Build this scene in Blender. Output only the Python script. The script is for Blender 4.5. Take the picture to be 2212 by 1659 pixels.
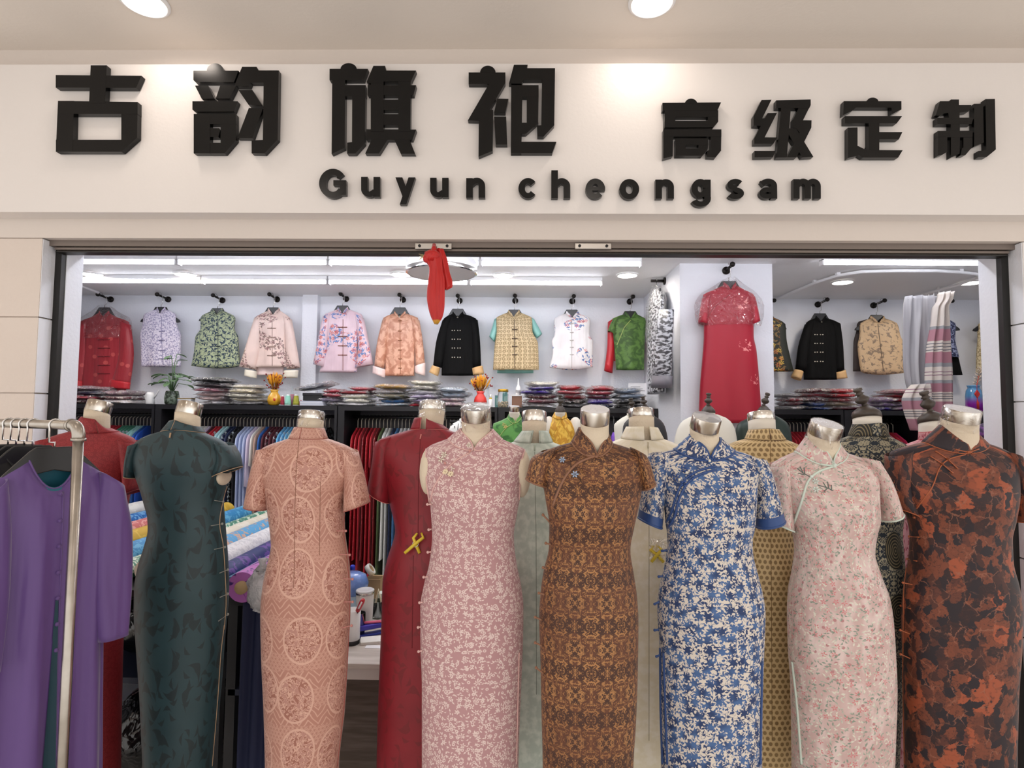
import bpy, bmesh, math, random
from mathutils import Vector, Matrix
from mathutils.bvhtree import BVHTree
for o in list(bpy.data.objects):
    bpy.data.objects.remove(o)
SC = bpy.context.scene
COL = SC.collection
RND = random.Random(7)
PI = math.pi
# ------------------------------------------------------------------ camera, world, exposure
FPX, VPX, HZ, EYE = 1250.0, 1128.0, 898.0, 1.72
YAW, PITCH, ROLL = math.atan(22 / FPX), math.atan(68.5 / FPX), 0.009
CROT = Matrix.Rotation(YAW, 3, 'Z') @ Matrix.Rotation(PI / 2 + PITCH, 3, 'X') @ Matrix.Rotation(ROLL, 3, 'Z')
CAM = Vector((0, 0, EYE))
cd = bpy.data.cameras.new('camera')
cd.sensor_width = 36.0
cd.lens = FPX / 2212 * 36.0
cd.clip_start = 0.05
cam = bpy.data.objects.new('camera', cd)
COL.objects.link(cam)
cam.matrix_world = Matrix.Translation(CAM) @ CROT.to_4x4()
SC.camera = cam
W = bpy.data.worlds.new('world')
SC.world = W
W.use_nodes = True
W.node_tree.nodes['Background'].inputs[0].default_value = (1.0, 0.955, 0.915, 1)
W.node_tree.nodes['Background'].inputs[1].default_value = 0.95
SC.view_settings.view_transform = 'Standard'
SC.view_settings.look = 'None'
SC.view_settings.gamma = 1.0
SC.view_settings.use_curve_mapping = False
SC.view_settings.exposure = 0.55
TUBE_E, DOWN_E, MALL_E = 9.5, 60.0, 20.0
SC.cycles.max_bounces = 6
SC.cycles.diffuse_bounces = 4
SC.cycles.glossy_bounces = 3
SC.cycles.transmission_bounces = 4
SC.cycles.transparent_max_bounces = 10


def ray(px, py):
    return (CROT @ Vector(((px - 1106.0) / FPX, -(py - 829.5) / FPX, -1.0))).normalized()


def at(px, py, Y):
    d = ray(px, py)
    return CAM + d * (Y / d.y)


def at_z(px, py, z):
    d = ray(px, py)
    return CAM + d * ((z - EYE) / d.z)


def at_x(px, py, x):
    d = ray(px, py)
    return CAM + d * (x / d.x)


# ------------------------------------------------------------------ naming
def tag(o, label=None, cat=None, group=None, kind=None):
    if label: o['label'] = label
    if cat: o['category'] = cat
    if group: o['group'] = group
    if kind: o['kind'] = kind
    return o


def thing(name, label, cat, loc=(0, 0, 0), group=None):
    o = bpy.data.objects.new(name, None)
    COL.objects.link(o)
    o.location = loc
    o.empty_display_size = 0.1
    return tag(o, label, cat, group)


def origin(o):
    v = Vector((0, 0, 0))
    while o:
        v = v + o.location
        o = o.parent
    return v


def copy_tree(o, parent=None):
    c = o.copy()
    COL.objects.link(c)
    c.parent = parent
    for ch in list(o.children):
        copy_tree(ch, c)
    return c


# ------------------------------------------------------------------ mesh builder
class MB:
    def __init__(s):
        s.v, s.f, s.uv = [], [], []

    def add(s, vs, fs, uvs=None):
        b = len(s.v)
        s.v += [Vector(v) for v in vs]
        for i, f in enumerate(fs):
            s.f.append([b + k for k in f])
            s.uv.append(uvs[i] if uvs else None)
        return s

    def box(s, lo, hi, rz=0, rc=None):
        x0, y0, z0 = lo
        x1, y1, z1 = hi
        vs = [Vector(p) for p in ((x0, y0, z0), (x1, y0, z0), (x1, y1, z0), (x0, y1, z0), (x0, y0, z1), (x1, y0, z1), (x1, y1, z1), (x0, y1, z1))]
        if rz:
            c = Vector(rc) if rc else (vs[0] + vs[6]) / 2
            R = Matrix.Rotation(rz, 3, 'Z')
            vs = [c + R @ (v - c) for v in vs]
        return s.add(vs, [(0, 3, 2, 1), (4, 5, 6, 7), (0, 1, 5, 4), (1, 2, 6, 5), (2, 3, 7, 6), (3, 0, 4, 7)])

    def prism(s, pts, ext):
        n = len(pts)
        pts = [Vector(p) for p in pts]
        ext = Vector(ext)
        nrm = Vector((0, 0, 0))
        for i in range(n):
            nrm += pts[i].cross(pts[(i + 1) % n])
        if nrm.dot(ext) > 0:
            pts.reverse()
        vs = pts + [p + ext for p in pts]
        fs = [list(range(n)), list(range(2 * n - 1, n - 1, -1))]
        for i in range(n):
            j = (i + 1) % n
            fs.append((j, i, n + i, n + j))
        return s.add(vs, fs)

    def loft(s, rings, caps=True, closed=True, uv=None, flip=False):
        n = len(rings[0])
        vs = [p for r in rings for p in r]
        fs, us = [], []
        m = n if closed else n - 1
        for i in range(len(rings) - 1):
            for k in range(m):
                k2 = (k + 1) % n
                q = (i * n + k, i * n + k2, (i + 1) * n + k2, (i + 1) * n + k)
                w = None
                if uv:
                    u0, u1 = uv[0] * k / m, uv[0] * (k + 1) / m
                    w = ((u0, uv[1][i]), (u1, uv[1][i]), (u1, uv[1][i + 1]), (u0, uv[1][i + 1]))
                if flip:
                    q = q[::-1]
                    w = w[::-1] if w else None
                fs.append(q)
                us.append(w)
        if caps:
            a, b = list(range(n)), [(len(rings) - 1) * n + k for k in range(n)]
            if flip: a = a[::-1]
            else: b = b
            fs += [a[::-1], b]
            us += [[(0, uv[1][0])] * n if uv else None, [(0, uv[1][-1])] * n if uv else None]
        return s.add(vs, fs, us)

    def tube(s, pts, r, n=6, caps=True, closed=False):
        pts = [Vector(p) for p in pts]
        if len(pts) < 2: return s
        rr = r if isinstance(r, (list, tuple)) else [r] * len(pts)
        rings = []
        prev = None
        for i, p in enumerate(pts):
            if closed: t = pts[(i + 1) % len(pts)] - pts[i - 1]
            else: t = pts[min(i + 1, len(pts) - 1)] - pts[max(i - 1, 0)]
            if t.length < 1e-9: t = Vector((0, 0, 1))
            t.normalize()
            if prev is None:
                a = Vector((0, 0, 1)) if abs(t.z) < .9 else Vector((1, 0, 0))
                u = t.cross(a).normalized()
            else:
                u = (prev - t * prev.dot(t))
                u = u.normalized() if u.length > 1e-6 else t.orthogonal().normalized()
            prev = u
            w = t.cross(u)
            rings.append([p + (u * math.cos(2 * PI * k / n) + w * math.sin(2 * PI * k / n)) * rr[i] for k in range(n)])
        if closed: rings.append(rings[0]); caps = False
        return s.loft(rings, caps=caps)

    def lathe(s, prof, c=(0, 0, 0), M=None, n=24, caps=True):
        c = Vector(c)
        M = M or Matrix.Identity(3)
        rings = []
        for r, z in prof:
            rings.append([c + M @ Vector((r * math.cos(2 * PI * k / n), r * math.sin(2 * PI * k / n), z)) for k in range(n)])
        return s.loft(rings, caps=caps)

    def ball(s, c, r, n=10, m=6, M=None):
        rx, ry, rz = r if isinstance(r, (tuple, list)) else (r, r, r)
        c = Vector(c)
        M = M or Matrix.Identity(3)
        rings = []
        for i in range(m + 1):
            ph = -PI / 2 + PI * i / m
            cr = max(math.cos(ph), 1e-3)
            rings.append([c + M @ Vector((rx * cr * math.cos(2 * PI * k / n), ry * cr * math.sin(2 * PI * k / n), rz * math.sin(ph))) for k in range(n)])
        return s.loft(rings)

    def grid(s, P, uvs=None):
        h, w = len(P), len(P[0])
        vs = [p for r in P for p in r]
        fs, us = [], []
        for i in range(h - 1):
            for k in range(w - 1):
                q = (i * w + k, i * w + k + 1, (i + 1) * w + k + 1, (i + 1) * w + k)
                fs.append(q)
                us.append([uvs[a // w][a % w] for a in q] if uvs else None)
        return s.add(vs, fs, us)

    def bvh(s):
        return BVHTree.FromPolygons([tuple(v) for v in s.v], s.f)

    def build(s, name, m, parent=None, smooth=True, solid=0, bevel=0, ang=None):
        me = bpy.data.meshes.new(name)
        off = origin(parent) if parent else Vector((0, 0, 0))
        me.from_pydata([tuple(v - off) for v in s.v], [], s.f)
        if any(s.uv):
            L = me.uv_layers.new(name='UVMap')
            d = []
            for f, u in zip(s.f, s.uv):
                for k in range(len(f)):
                    d += (u[k] if u else (0.0, 0.0))
            L.data.foreach_set('uv', d)
        if smooth:
            me.polygons.foreach_set('use_smooth', [True] * len(me.polygons))
            if ang: me.set_sharp_from_angle(angle=math.radians(ang))
        me.materials.append(m)
        me.update()
        o = bpy.data.objects.new(name, me)
        COL.objects.link(o)
        if parent: o.parent = parent
        if solid:
            md = o.modifiers.new('solid', 'SOLIDIFY'); md.thickness = solid; md.offset = 0
        if bevel:
            md = o.modifiers.new('bevel', 'BEVEL'); md.width = bevel; md.segments = 2; md.limit_method = 'ANGLE'
        return o


# ------------------------------------------------------------------ materials
def lin(c):
    return c / 12.92 if c <= .04045 else ((c + .055) / 1.055) ** 2.4


def hexc(h):
    return tuple(lin(int(h[i:i + 2], 16) / 255) for i in (0, 2, 4)) + (1.0,)


class G:
    def __init__(s, m):
        s.t = m.node_tree

    def put(s, sock, v):
        if v is None: return
        if isinstance(v, bpy.types.NodeSocket): s.t.links.new(v, sock)
        elif isinstance(v, str): sock.default_value = hexc(v)
        elif sock.type == 'VECTOR' and not hasattr(v, '__len__'): sock.default_value = (v, v, v)
        else: sock.default_value = v

    def N(s, typ, ins=(), **props):
        n = s.t.nodes.new('ShaderNode' + typ)
        for k, v in props.items(): setattr(n, k, v)
        for k, v in (ins.items() if isinstance(ins, dict) else enumerate(ins)): s.put(n.inputs[k], v)
        return n

    def m(s, op, a, b=None, c=None):
        return s.N('Math', (a, b, c), operation=op).outputs[0]

    def vm(s, op, a, b=None):
        n = s.N('VectorMath', (a, b), operation=op)
        return n.outputs[1] if op in ('LENGTH', 'DISTANCE', 'DOT_PRODUCT') else n.outputs[0]

    def mix(s, f, a, b):
        n = s.t.nodes.new('ShaderNodeMix'); n.data_type = 'RGBA'
        s.put(n.inputs[0], f); s.put(n.inputs[6], a); s.put(n.inputs[7], b)
        return n.outputs[2]

    def ss(s, x, a, b):
        n = s.N('MapRange', {0: x, 1: a, 2: b, 3: 0.0, 4: 1.0}, interpolation_type='SMOOTHSTEP')
        return n.outputs[0]

    def uv(s, sx=1.0, sy=None, off=(0, 0)):
        u = s.N('UVMap', uv_map='UVMap').outputs[0]
        return s.N('Mapping', {0: u, 1: (off[0], off[1], 0), 3: (sx, sy or sx, 1)}).outputs[0]

    def obj(s):
        return s.N('TexCoord').outputs['Object']

    def noise(s, v, sc, det=2.0, dist=0.0, rough=.5):
        return s.N('TexNoise', {'Vector': v, 'Scale': sc, 'Detail': det, 'Distortion': dist, 'Roughness': rough}).outputs[0]

    def xy(s, v):
        n = s.N('SeparateXYZ', (v,))
        return n.outputs[0], n.outputs[1]

    def vec(s, x, y):
        return s.N('CombineXYZ', (x, y, 0.0)).outputs[0]

    def vor(s, v, rnd=.8, feature='F1'):
        return s.N('TexVoronoi', {'Vector': v, 'Scale': 1.0, 'Randomness': rnd}, voronoi_dimensions='2D', feature=feature)

    def scatter(s, v, kind, size=.35, rnd=.75, n=5, keep=1.0, off=(0, 0)):
        """mask of little motifs, one in each cell of v"""
        v = s.vm('ADD', v, (off[0], off[1], 0))
        vo = s.vor(v, rnd)
        d = s.vm('SUBTRACT', v, vo.outputs['Position'])
        cs = s.N('SeparateColor', (vo.outputs['Color'],))
        a = s.m('MULTIPLY', cs.outputs[0], 6.283)
        x, y = s.xy(d)
        r = s.vm('LENGTH', d)
        if kind == 'flower':
            th = s.m('ADD', s.m('ARCTAN2', y, x), a)
            pet = s.m('MULTIPLY_ADD', s.m('COSINE', s.m('MULTIPLY', th, float(n))), size * .38, size * .62)
            k = s.ss(s.m('SUBTRACT', pet, r), 0.0, .06)
            k = s.m('MULTIPLY', k, s.ss(r, size * .16, size * .26))
        elif kind == 'ring':
            k = s.ss(s.m('ABSOLUTE', s.m('SUBTRACT', r, size * .7)), size * .34, size * .2)
        elif kind == 'dot':
            k = s.ss(r, size, size * .8)
        else:  # leaf
            ca, sa = s.m('COSINE', a), s.m('SINE', a)
            lx = s.m('ADD', s.m('MULTIPLY', x, ca), s.m('MULTIPLY', y, sa))
            ly = s.m('SUBTRACT', s.m('MULTIPLY', y, ca), s.m('MULTIPLY', x, sa))
            if kind == 'bend': ly = s.m('ADD', ly, s.m('MULTIPLY', s.m('MULTIPLY', lx, lx), 1.6))
            w = s.m('MULTIPLY', s.m('SUBTRACT', size, s.m('ABSOLUTE', lx)), .38)
            k = s.ss(s.m('SUBTRACT', w, s.m('ABSOLUTE', ly)), 0.0, .03)
        if keep < 1: k = s.m('MULTIPLY', k, s.m('LESS_THAN', cs.outputs[1], keep))
        return k

    def mx(s, *a):
        r = a[0]
        for b in a[1:]: r = s.m('MAXIMUM', r, b)
        return r


MATS = {}


def mat(name, col, rough=.6, metal=0.0, fn=None, bump=None, coat=0.0, sheen=0.0, emit=0.0, ior=None, trans=0.0, spec=None, two=False):
    """bump: (kind, scale, strength)"""
    if name in MATS: return MATS[name]
    m = bpy.data.materials.new(name)
    m.use_nodes = True
    b = m.node_tree.nodes['Principled BSDF']
    g = G(m)
    c = hexc(col) if isinstance(col, str) else col
    b.inputs['Base Color'].default_value = c
    b.inputs['Roughness'].default_value = rough
    b.inputs['Metallic'].default_value = metal
    b.inputs['Coat Weight'].default_value = coat
    b.inputs['Coat Roughness'].default_value = .08
    if spec is not None: b.inputs['Specular IOR Level'].default_value = spec
    if sheen:
        b.inputs['Sheen Weight'].default_value = sheen
        b.inputs['Sheen Roughness'].default_value = .4
    if trans: b.inputs['Transmission Weight'].default_value = trans
    if ior: b.inputs['IOR'].default_value = ior
    if emit:
        b.inputs['Emission Color'].default_value = c
        b.inputs['Emission Strength'].default_value = emit
    if fn: g.put(b.inputs['Base Color'], fn(g))
    if bump:
        kind, sc, st = bump
        if kind == 'fold': h = g.noise(g.vm('MULTIPLY', g.obj(), (1.0, 1.0, .12)), sc, 2.0)
        elif kind == 'weave': h = g.noise(g.uv(1), sc, 1.0)
        elif kind == 'crinkle':
            h = g.m('ABSOLUTE', g.m('SUBTRACT', g.noise(g.obj(), sc, 2.0, .6), .5))
        else: h = g.noise(g.obj(), sc, 3.0)
        bn = g.N('Bump', {'Strength': st, 'Height': h, 'Distance': .02})
        g.put(b.inputs['Normal'], bn.outputs[0])
        if coat: g.put(b.inputs['Coat Normal'], bn.outputs[0])
    MATS[name] = m
    return m


def film(name='clear_plastic', amount=.10, sc=14.0, tint=(1, 1, 1, 1)):
    if name in MATS: return MATS[name]
    m = bpy.data.materials.new(name)
    m.use_nodes = True
    t = m.node_tree
    t.nodes.remove(t.nodes['Principled BSDF'])
    g = G(m)
    h = g.m('ABSOLUTE', g.m('SUBTRACT', g.noise(g.obj(), sc, 2.0, .8), .5))
    bn = g.N('Bump', {'Strength': 1.0, 'Height': h, 'Distance': .07}).outputs[0]
    gl = g.N('BsdfGlossy', {'Color': (1, 1, 1, 1), 'Roughness': .06, 'Normal': bn}).outputs[0]
    tr = g.N('BsdfTransparent', {'Color': tint}).outputs[0]
    df = g.N('BsdfTranslucent', {'Color': (1, 1, 1, 1)}).outputs[0]
    fr = g.m('MINIMUM', g.N('Fresnel', {'IOR': 1.3, 'Normal': bn}).outputs[0], .3)
    s0 = g.N('MixShader', (amount * .6, tr, df)).outputs[0]
    mx = g.N('MixShader', (g.m('ADD', fr, amount * .5), s0, gl)).outputs[0]
    g.put(t.nodes['Material Output'].inputs[0], mx)
    MATS[name] = m
    return m


def pchip(xs, ys, x):
    n = len(xs)
    if x <= xs[0]: return ys[0]
    if x >= xs[-1]: return ys[-1]
    i = 0
    while x > xs[i + 1]: i += 1
    d = [(ys[k + 1] - ys[k]) / (xs[k + 1] - xs[k]) for k in range(n - 1)]

    def sl(k):
        if k == 0: return d[0]
        if k == n - 1: return d[-1]
        if d[k - 1] * d[k] <= 0: return 0.0
        return 2 * d[k - 1] * d[k] / (d[k - 1] + d[k])
    h = xs[i + 1] - xs[i]
    t = (x - xs[i]) / h
    a, b = sl(i) * h, sl(i + 1) * h
    return (2 * t ** 3 - 3 * t ** 2 + 1) * ys[i] + (t ** 3 - 2 * t ** 2 + t) * a + (-2 * t ** 3 + 3 * t ** 2) * ys[i + 1] + (t ** 3 - t ** 2) * b


def ring(L, R, b, n=40, shift=0.0, p=1.0, wob=None):
    """ellipse with its long axis from L to R and half depth b; first point at the back"""
    c = (L + R) / 2
    ax = (R - L) / 2
    m = Vector((-ax.y, ax.x, 0))
    m = m.normalized() if m.length > 1e-6 else Vector((0, 1, 0))
    out = []
    for k in range(n):
        t = 2 * PI * k / n
        s_, c_ = math.sin(t), math.cos(t)
        if p != 1.0: c_ = math.copysign(abs(c_) ** p, c_)
        bb = b * (1 + (wob(t) if wob else 0))
        out.append(c + ax * s_ + m * (bb * c_ + shift))
    return out
# ------------------------------------------------------------------ room shell
YF, YW, YI, YB = 2.415, 2.5, 2.7, 5.0           # sign board, shop front, inner face of the front wall, back wall
CEIL_M, CEIL_S = 3.356, 2.75


def wallmat(name, col, rough=.7, mott=.03, bump=.12):
    def fn(g):
        n = g.noise(g.obj(), 3.0, 4.0)
        c = hexc(col)
        return g.mix(n, tuple(x * (1 - mott) for x in c[:3]) + (1,), tuple(min(1, x * (1 + mott)) for x in c[:3]) + (1,))
    return mat(name, col, rough, fn=fn, bump=('plain', 60.0, bump))


M_mall = wallmat('mall_plaster', 'DCD2CA', .7, .03, .06)
M_mallceil = wallmat('mall_ceiling_paint', 'E8E0D8', .7, .02, .05)
M_board = wallmat('sign_board_paint', 'E6E0DC', .45, .02, .04)
M_block = wallmat('stone_block_paint', 'DCCFC5', .6, .05)
M_blockw = wallmat('stone_block_white', 'E6E2E0', .6, .05)
M_white = wallmat('shop_white_paint', 'EEF0F6', .6)
M_sceil = wallmat('shop_ceiling_paint', 'F2F2F3', .6)
M_floor = mat('glossy_floor_tile', 'E8E6E2', .15)
M_dark = mat('dark_aluminium', '14120F', .45)
M_alu = mat('brown_aluminium', '7C716A', .45, .3)
M_blackwood = mat('black_board', '17161A', .4)
M_greyback = mat('grey_back_board', '5E5C62', .5)
M_metal = mat('brushed_steel', 'C9C4BE', .22, 1.0)
M_chrome = mat('chrome', 'D8D6D4', .12, 1.0)
M_hook = mat('black_iron', '2A2624', .35, .6)
M_blackpl = mat('black_plastic', '1E1E20', .35)


def struct(name, mb, m, smooth=False):
    return tag(mb.build(name, m, smooth=smooth), kind='structure')


struct('floor', MB().box((-6.5, -4, -.1), (6.5, 5.3, 0)), M_floor)
struct('ceiling_corridor', MB().box((-6.5, -1.6, CEIL_M), (6.5, YI, CEIL_M + .12)), M_mallceil)
struct('ceiling_shop', MB().box((-4.6, YI - .2, CEIL_S), (4.6, 5.2, CEIL_S + .1)), M_sceil)
XL, XR = -2.14, 2.156
mb = MB()
mb.box((-6.5, YW, 2.492), (6.5, YI, CEIL_M))
struct('wall_front', mb, M_mall)
struct('wall_sign_board', MB().box((-6.5, YF, 2.578), (6.5, YW, 3.235)), M_board)
ZJ = [0.0, .12, .456, .792, 1.128, 1.464, 1.80, 2.136, 2.49]
for nm, a, b in (('wall_front_left', -6.5, XL), ('wall_front_right', XR, 6.5)):
    mb = MB().box((min(a, b) + (.008 if a > 0 else 0), YW + .01, 0), (max(a, b) - (.008 if a < 0 else 0), YI, 2.492))
    for i in range(len(ZJ) - 1):
        mb.box((a, YW, ZJ[i] + .003), (b, YI - .1, ZJ[i + 1] - .003))
    struct(nm, mb, M_block if a < 0 else M_blockw)
mb = MB().box((XL - .01, 2.6, 0), (-2.105, YI, 2.492)).box((2.12, 2.6, 0), (XR + .01, YI, 2.492))
struct('trim_1', mb, M_white)
mb = MB()
for i in range(len(ZJ) - 1):
    mb.box((XL - .01, 2.503, ZJ[i] + .003), (XL + .003, 2.572, ZJ[i + 1] - .003)).box((XR - .003, 2.503, ZJ[i] + .003), (XR + .01, 2.572, ZJ[i + 1] - .003))
struct('trim_5', mb, M_white)
mb = MB().box((XL - .004, 2.572, 0), (-2.108, 2.61, 2.49)).box((2.122, 2.572, 0), (XR + .004, 2.61, 2.49))
struct('trim_2', mb, M_dark)
struct('wall_left', MB().box((-4.6, YI, 0), (-4.5, 5.1, CEIL_S)), M_white)
struct('wall_right', MB().box((4.5, YI, 0), (4.6, 5.1, CEIL_S)), M_white)
mb = MB().box((-4.6, YB, 0), (4.6, 5.1, CEIL_S))
struct('wall_back', mb, M_white)
struct('wall_inner_front', MB().box((-4.6, YI - .04, 0), (XL, YI + .004, CEIL_S)).box((XR, YI - .04, 0), (4.6, YI + .004, CEIL_S)).box((XL, YI - .04, 2.47), (XR, YI + .004, CEIL_S)), M_white)
struct('wall_pillar', MB().box((1.05, 3.85, 0), (1.665, YB, CEIL_S)), M_white)
struct('trim_3', MB().box((-1.905, 4.93, 0), (-1.775, YB, CEIL_S)), M_white)

# sliding door track over the opening
tk = thing('door_track', 'brown aluminium sliding door track across the top of the shop opening', 'door track', (0, 2.58, 2.45))
mb = MB().box((XL, 2.535, 2.466), (XR, 2.60, 2.492)).box((XL + .02, 2.545, 2.452), (XR - .02, 2.60, 2.462)).box((XL + .02, 2.56, 2.444), (XR - .02, 2.60, 2.45))
mb.build('channel', M_alu, tk, smooth=False)
MB().box((XL + .02, 2.55, 2.4415), (XR - .02, 2.60, 2.446)).build('dark_lip', M_dark, tk, smooth=False)
for a, b in ((897, 976), (1242, 1320)):
    p, q = at(a, 538, 2.53), at(b, 526, 2.53)
    pl = MB().box((p.x, 2.524, p.z), (q.x, 2.536, q.z)).build('latch_plate', M_metal, tk, smooth=False, bevel=.002)
    for x in (p.x + .02, q.x - .02):
        MB().tube([(x, 2.5215, (p.z + q.z) / 2), (x, 2.526, (p.z + q.z) / 2)], .0065, 12).build('screw', M_blackpl, pl)

# ------------------------------------------------------------------ lamps
def emis(name, col, st):
    return mat(name, col, .5, emit=st)


M_tube = emis('tube_light', 'F4F6FF', TUBE_E)
M_down = emis('downlight_glow', 'FFF3E4', DOWN_E)
M_mdown = emis('corridor_downlight_glow', 'FFF1E4', MALL_E)
M_lampw = mat('lamp_white', 'F2F2F4', .4)


def batten(p0, p1, Y, z, label, group, M_tube=M_tube):
    x0, x1 = p0, p1
    t = thing('tube_lamp', label, 'lamp', ((x0 + x1) / 2, Y, CEIL_S), group)
    MB().box((x0, Y - .023, z + .016), (x1, Y + .023, CEIL_S)).build('housing', M_lampw, t, smooth=False)
    pr = [(Y + .018 * math.cos(a), z + .016 + .026 * math.sin(a)) for a in [PI + PI * k / 8 for k in range(9)]]
    MB().loft([[Vector((x, y, zz)) for y, zz in pr] for x in (x0 + .008, x1 - .008)], caps=True).build('diffuser', M_tube, t)
    for x in (x0, x1 - .008): MB().box((x, Y - .023, z - .016), (x + .008, Y + .023, z + .02)).build('end_cap', M_lampw, t, smooth=False)


def px2x(px, Y): return (px - VPX) / FPX * Y


Y1, Y2, Y3 = 3.72, 4.27, 3.68
where1 = ['at the far left end', 'second from the left', 'behind the red scarf', 'at the right end']
for i, (a, b) in enumerate(((32, 364), (367, 699), (702, 1032), (1036, 1385))):
    batten(px2x(a, Y1), px2x(b, Y1), Y1, 2.705, 'lit tube lamp of the front ceiling row, ' + where1[i], 'front row of ceiling tubes')
for i, (a, b) in enumerate(((135, 419), (422, 699), (702, 1008), (1012, 1300))):
    batten(px2x(a, Y2), px2x(b, Y2), Y2, 2.705, 'lit tube lamp of the rear ceiling row, ' + where1[i], 'rear row of ceiling tubes')
batten(1.90, 2.94, Y3, 2.71, 'lit tube lamp on the ceiling right of the pillar', 'ceiling tube right of the pillar')
for a in (-2.1, -1.0, .1, 1.2):
    batten(a, a + 1.0, 2.95, 2.71, 'lit tube lamp of the row just inside the shop opening, above the picture', 'tubes just inside the opening', emis('bright_tube_light', 'F4F6FF', 1.7 * TUBE_E))
batten(3.1, 4.1, Y3, 2.71, 'lit tube lamp beyond the right jamb', 'ceiling tube beyond the right jamb')


def downlight(c, r, m, label, group):
    t = thing('ceiling_downlight', label, 'downlight', c, group)
    MB().lathe([(r, 0), (r * 1.18, 0), (r * 1.18, -.006), (r * 1.02, -.012), (r, -.004)], c, n=32, caps=False).build('trim_ring', M_lampw, t)
    MB().lathe([(.001, -.0035), (r, -.0035)], c, n=32, caps=False).build('diffuser', m, t)
    return t


for px, py, lb in ((197, 591, 'left of all in the shop ceiling'), (400, 591, 'above the lavender and green vests'), (866, 591, 'just left of the round ceiling lamp'),
                   (1087, 593, 'just right of the round ceiling lamp'), (1355, 593, 'nearest the left side of the pillar'), (1820, 608, 'right of the pillar inside the curtain track'),
                   (2098, 609, 'at the far right above the curtain')):
    downlight(at_z(px, py, CEIL_S - .001), .068, M_down, 'small lit downlight in the shop ceiling, ' + lb, 'shop downlights')
for px, lb in ((312, 'left of the two above the sign'), (1408, 'right of the two above the sign')):
    c = at_z(px, 3, CEIL_M - .001)
    downlight(c, .078, M_mdown, 'large lit downlight in the corridor ceiling, ' + lb, 'corridor downlights')
XD = [at_z(312, 3, CEIL_M).x, at_z(1408, 3, CEIL_M).x]
for y in (.5, -1.0):
    for x in (2 * XD[0] - XD[1], XD[0], XD[1], 2 * XD[1] - XD[0]):
        downlight((x, y, CEIL_M - .001), .078, M_mdown, 'lit downlight in the corridor ceiling behind the viewer', 'corridor downlights out of frame')

c = at(954, 591, 3.45)
rl = thing('ceiling_lamp', 'round white ceiling lamp with chrome rim behind the red scarf', 'lamp', (c.x, c.y, c.z))
MB().lathe([(.12, .085), (.205, .075), (.215, .06), (.215, .022), (.20, .022)], c, n=48).build('body', M_lampw, rl, ang=40)
MB().lathe([(.215, .022), (.2165, .018), (.214, 0), (.203, -.003), (.203, .01)], c, n=48, caps=False).build('rim', M_chrome, rl, ang=40)
MB().lathe([(.001, .0), (.203, .0)], c, n=48, caps=False).build('shade', mat('lamp_shade', 'F4F2F4', .5), rl)
mb = MB().tube([c + Vector((0, 0, .08)), (c.x, c.y, CEIL_S)], .02, 12)
for k in range(3):
    a = 2 * PI * k / 3 + .6
    mb.tube([c + Vector((.17 * math.cos(a), .17 * math.sin(a), .075)), Vector((c.x, c.y, CEIL_S - .01))], .003, 6)
mb.build('stem', M_chrome, rl)

# cables clipped to the ceiling / curtain track
pts = [at_z(x, y, CEIL_S - .02) for x, y in ((1673, 648), (1710, 632), (1760, 611), (1810, 595), (1860, 587), (1930, 585), (2020, 585), (2075, 588), (2108, 592), (2114, 598), (2100, 604), (2070, 615), (2030, 626), (1990, 637), (1955, 646))]
ct = thing('curtain_track', 'white curved curtain track on the ceiling right of the pillar', 'curtain track', pts[7])
fine = []
for i in range(len(pts) - 1):
    for k in range(4): fine.append(pts[i].lerp(pts[i + 1], k / 4))
MB().tube(fine, .012, 8).build('track', M_lampw, ct)
mb = MB()
for i in (0, 2, 3, 7, 12): mb.box(pts[i] - Vector((.012, .012, 0)), pts[i] + Vector((.012, .012, .0195)))
mb.build('clip', M_lampw, ct, smooth=False)

# ------------------------------------------------------------------ sign letters
M_letter = mat('black_acrylic', '080808', .2, spec=.35)
LY, LT = 2.385, .026          # front face of the letters, thickness


def dome(cx, cy, rx, ry, k=1.0):
    return [(cx + rx * math.cos(PI * i / 14), cy - ry * math.sin(PI * i / 14)) for i in range(15)]


def glyph(label, k, ox, oy, polys, thick=LT):
    mb = MB()
    for i, p in enumerate(polys):
        mb.prism([at(ox + x / k, oy + y / k, LY) + Vector((0, i * .00025, 0)) for x, y in p], (0, thick, 0))
    o = mb.build('sign_character', M_letter, smooth=False)
    cz = sum((v for v in mb.v), Vector()) / len(mb.v)
    for v in o.data.vertices: v.co -= cz
    o.location = cz
    # short studs hold the character off the board
    zs = [v for v in mb.v]
    for q in (min(zs, key=lambda v: v.x + v.z), max(zs, key=lambda v: v.x + v.z)):
        s = cz + (q - cz) * .62
    sb = MB()
    for p in (polys[0], polys[-1]):
        m_ = at(ox + sum(x for x, y in p) / len(p) / k, oy + sum(y for x, y in p) / len(p) / k, LY + thick)
        sb.tube([m_ - Vector((0, .002, 0)), Vector((m_.x, YF + .002, m_.z))], .004, 8)
    sb.build('stud', M_hook, o)
    return tag(o, label, 'sign letter', 'characters of the shop sign')


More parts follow.
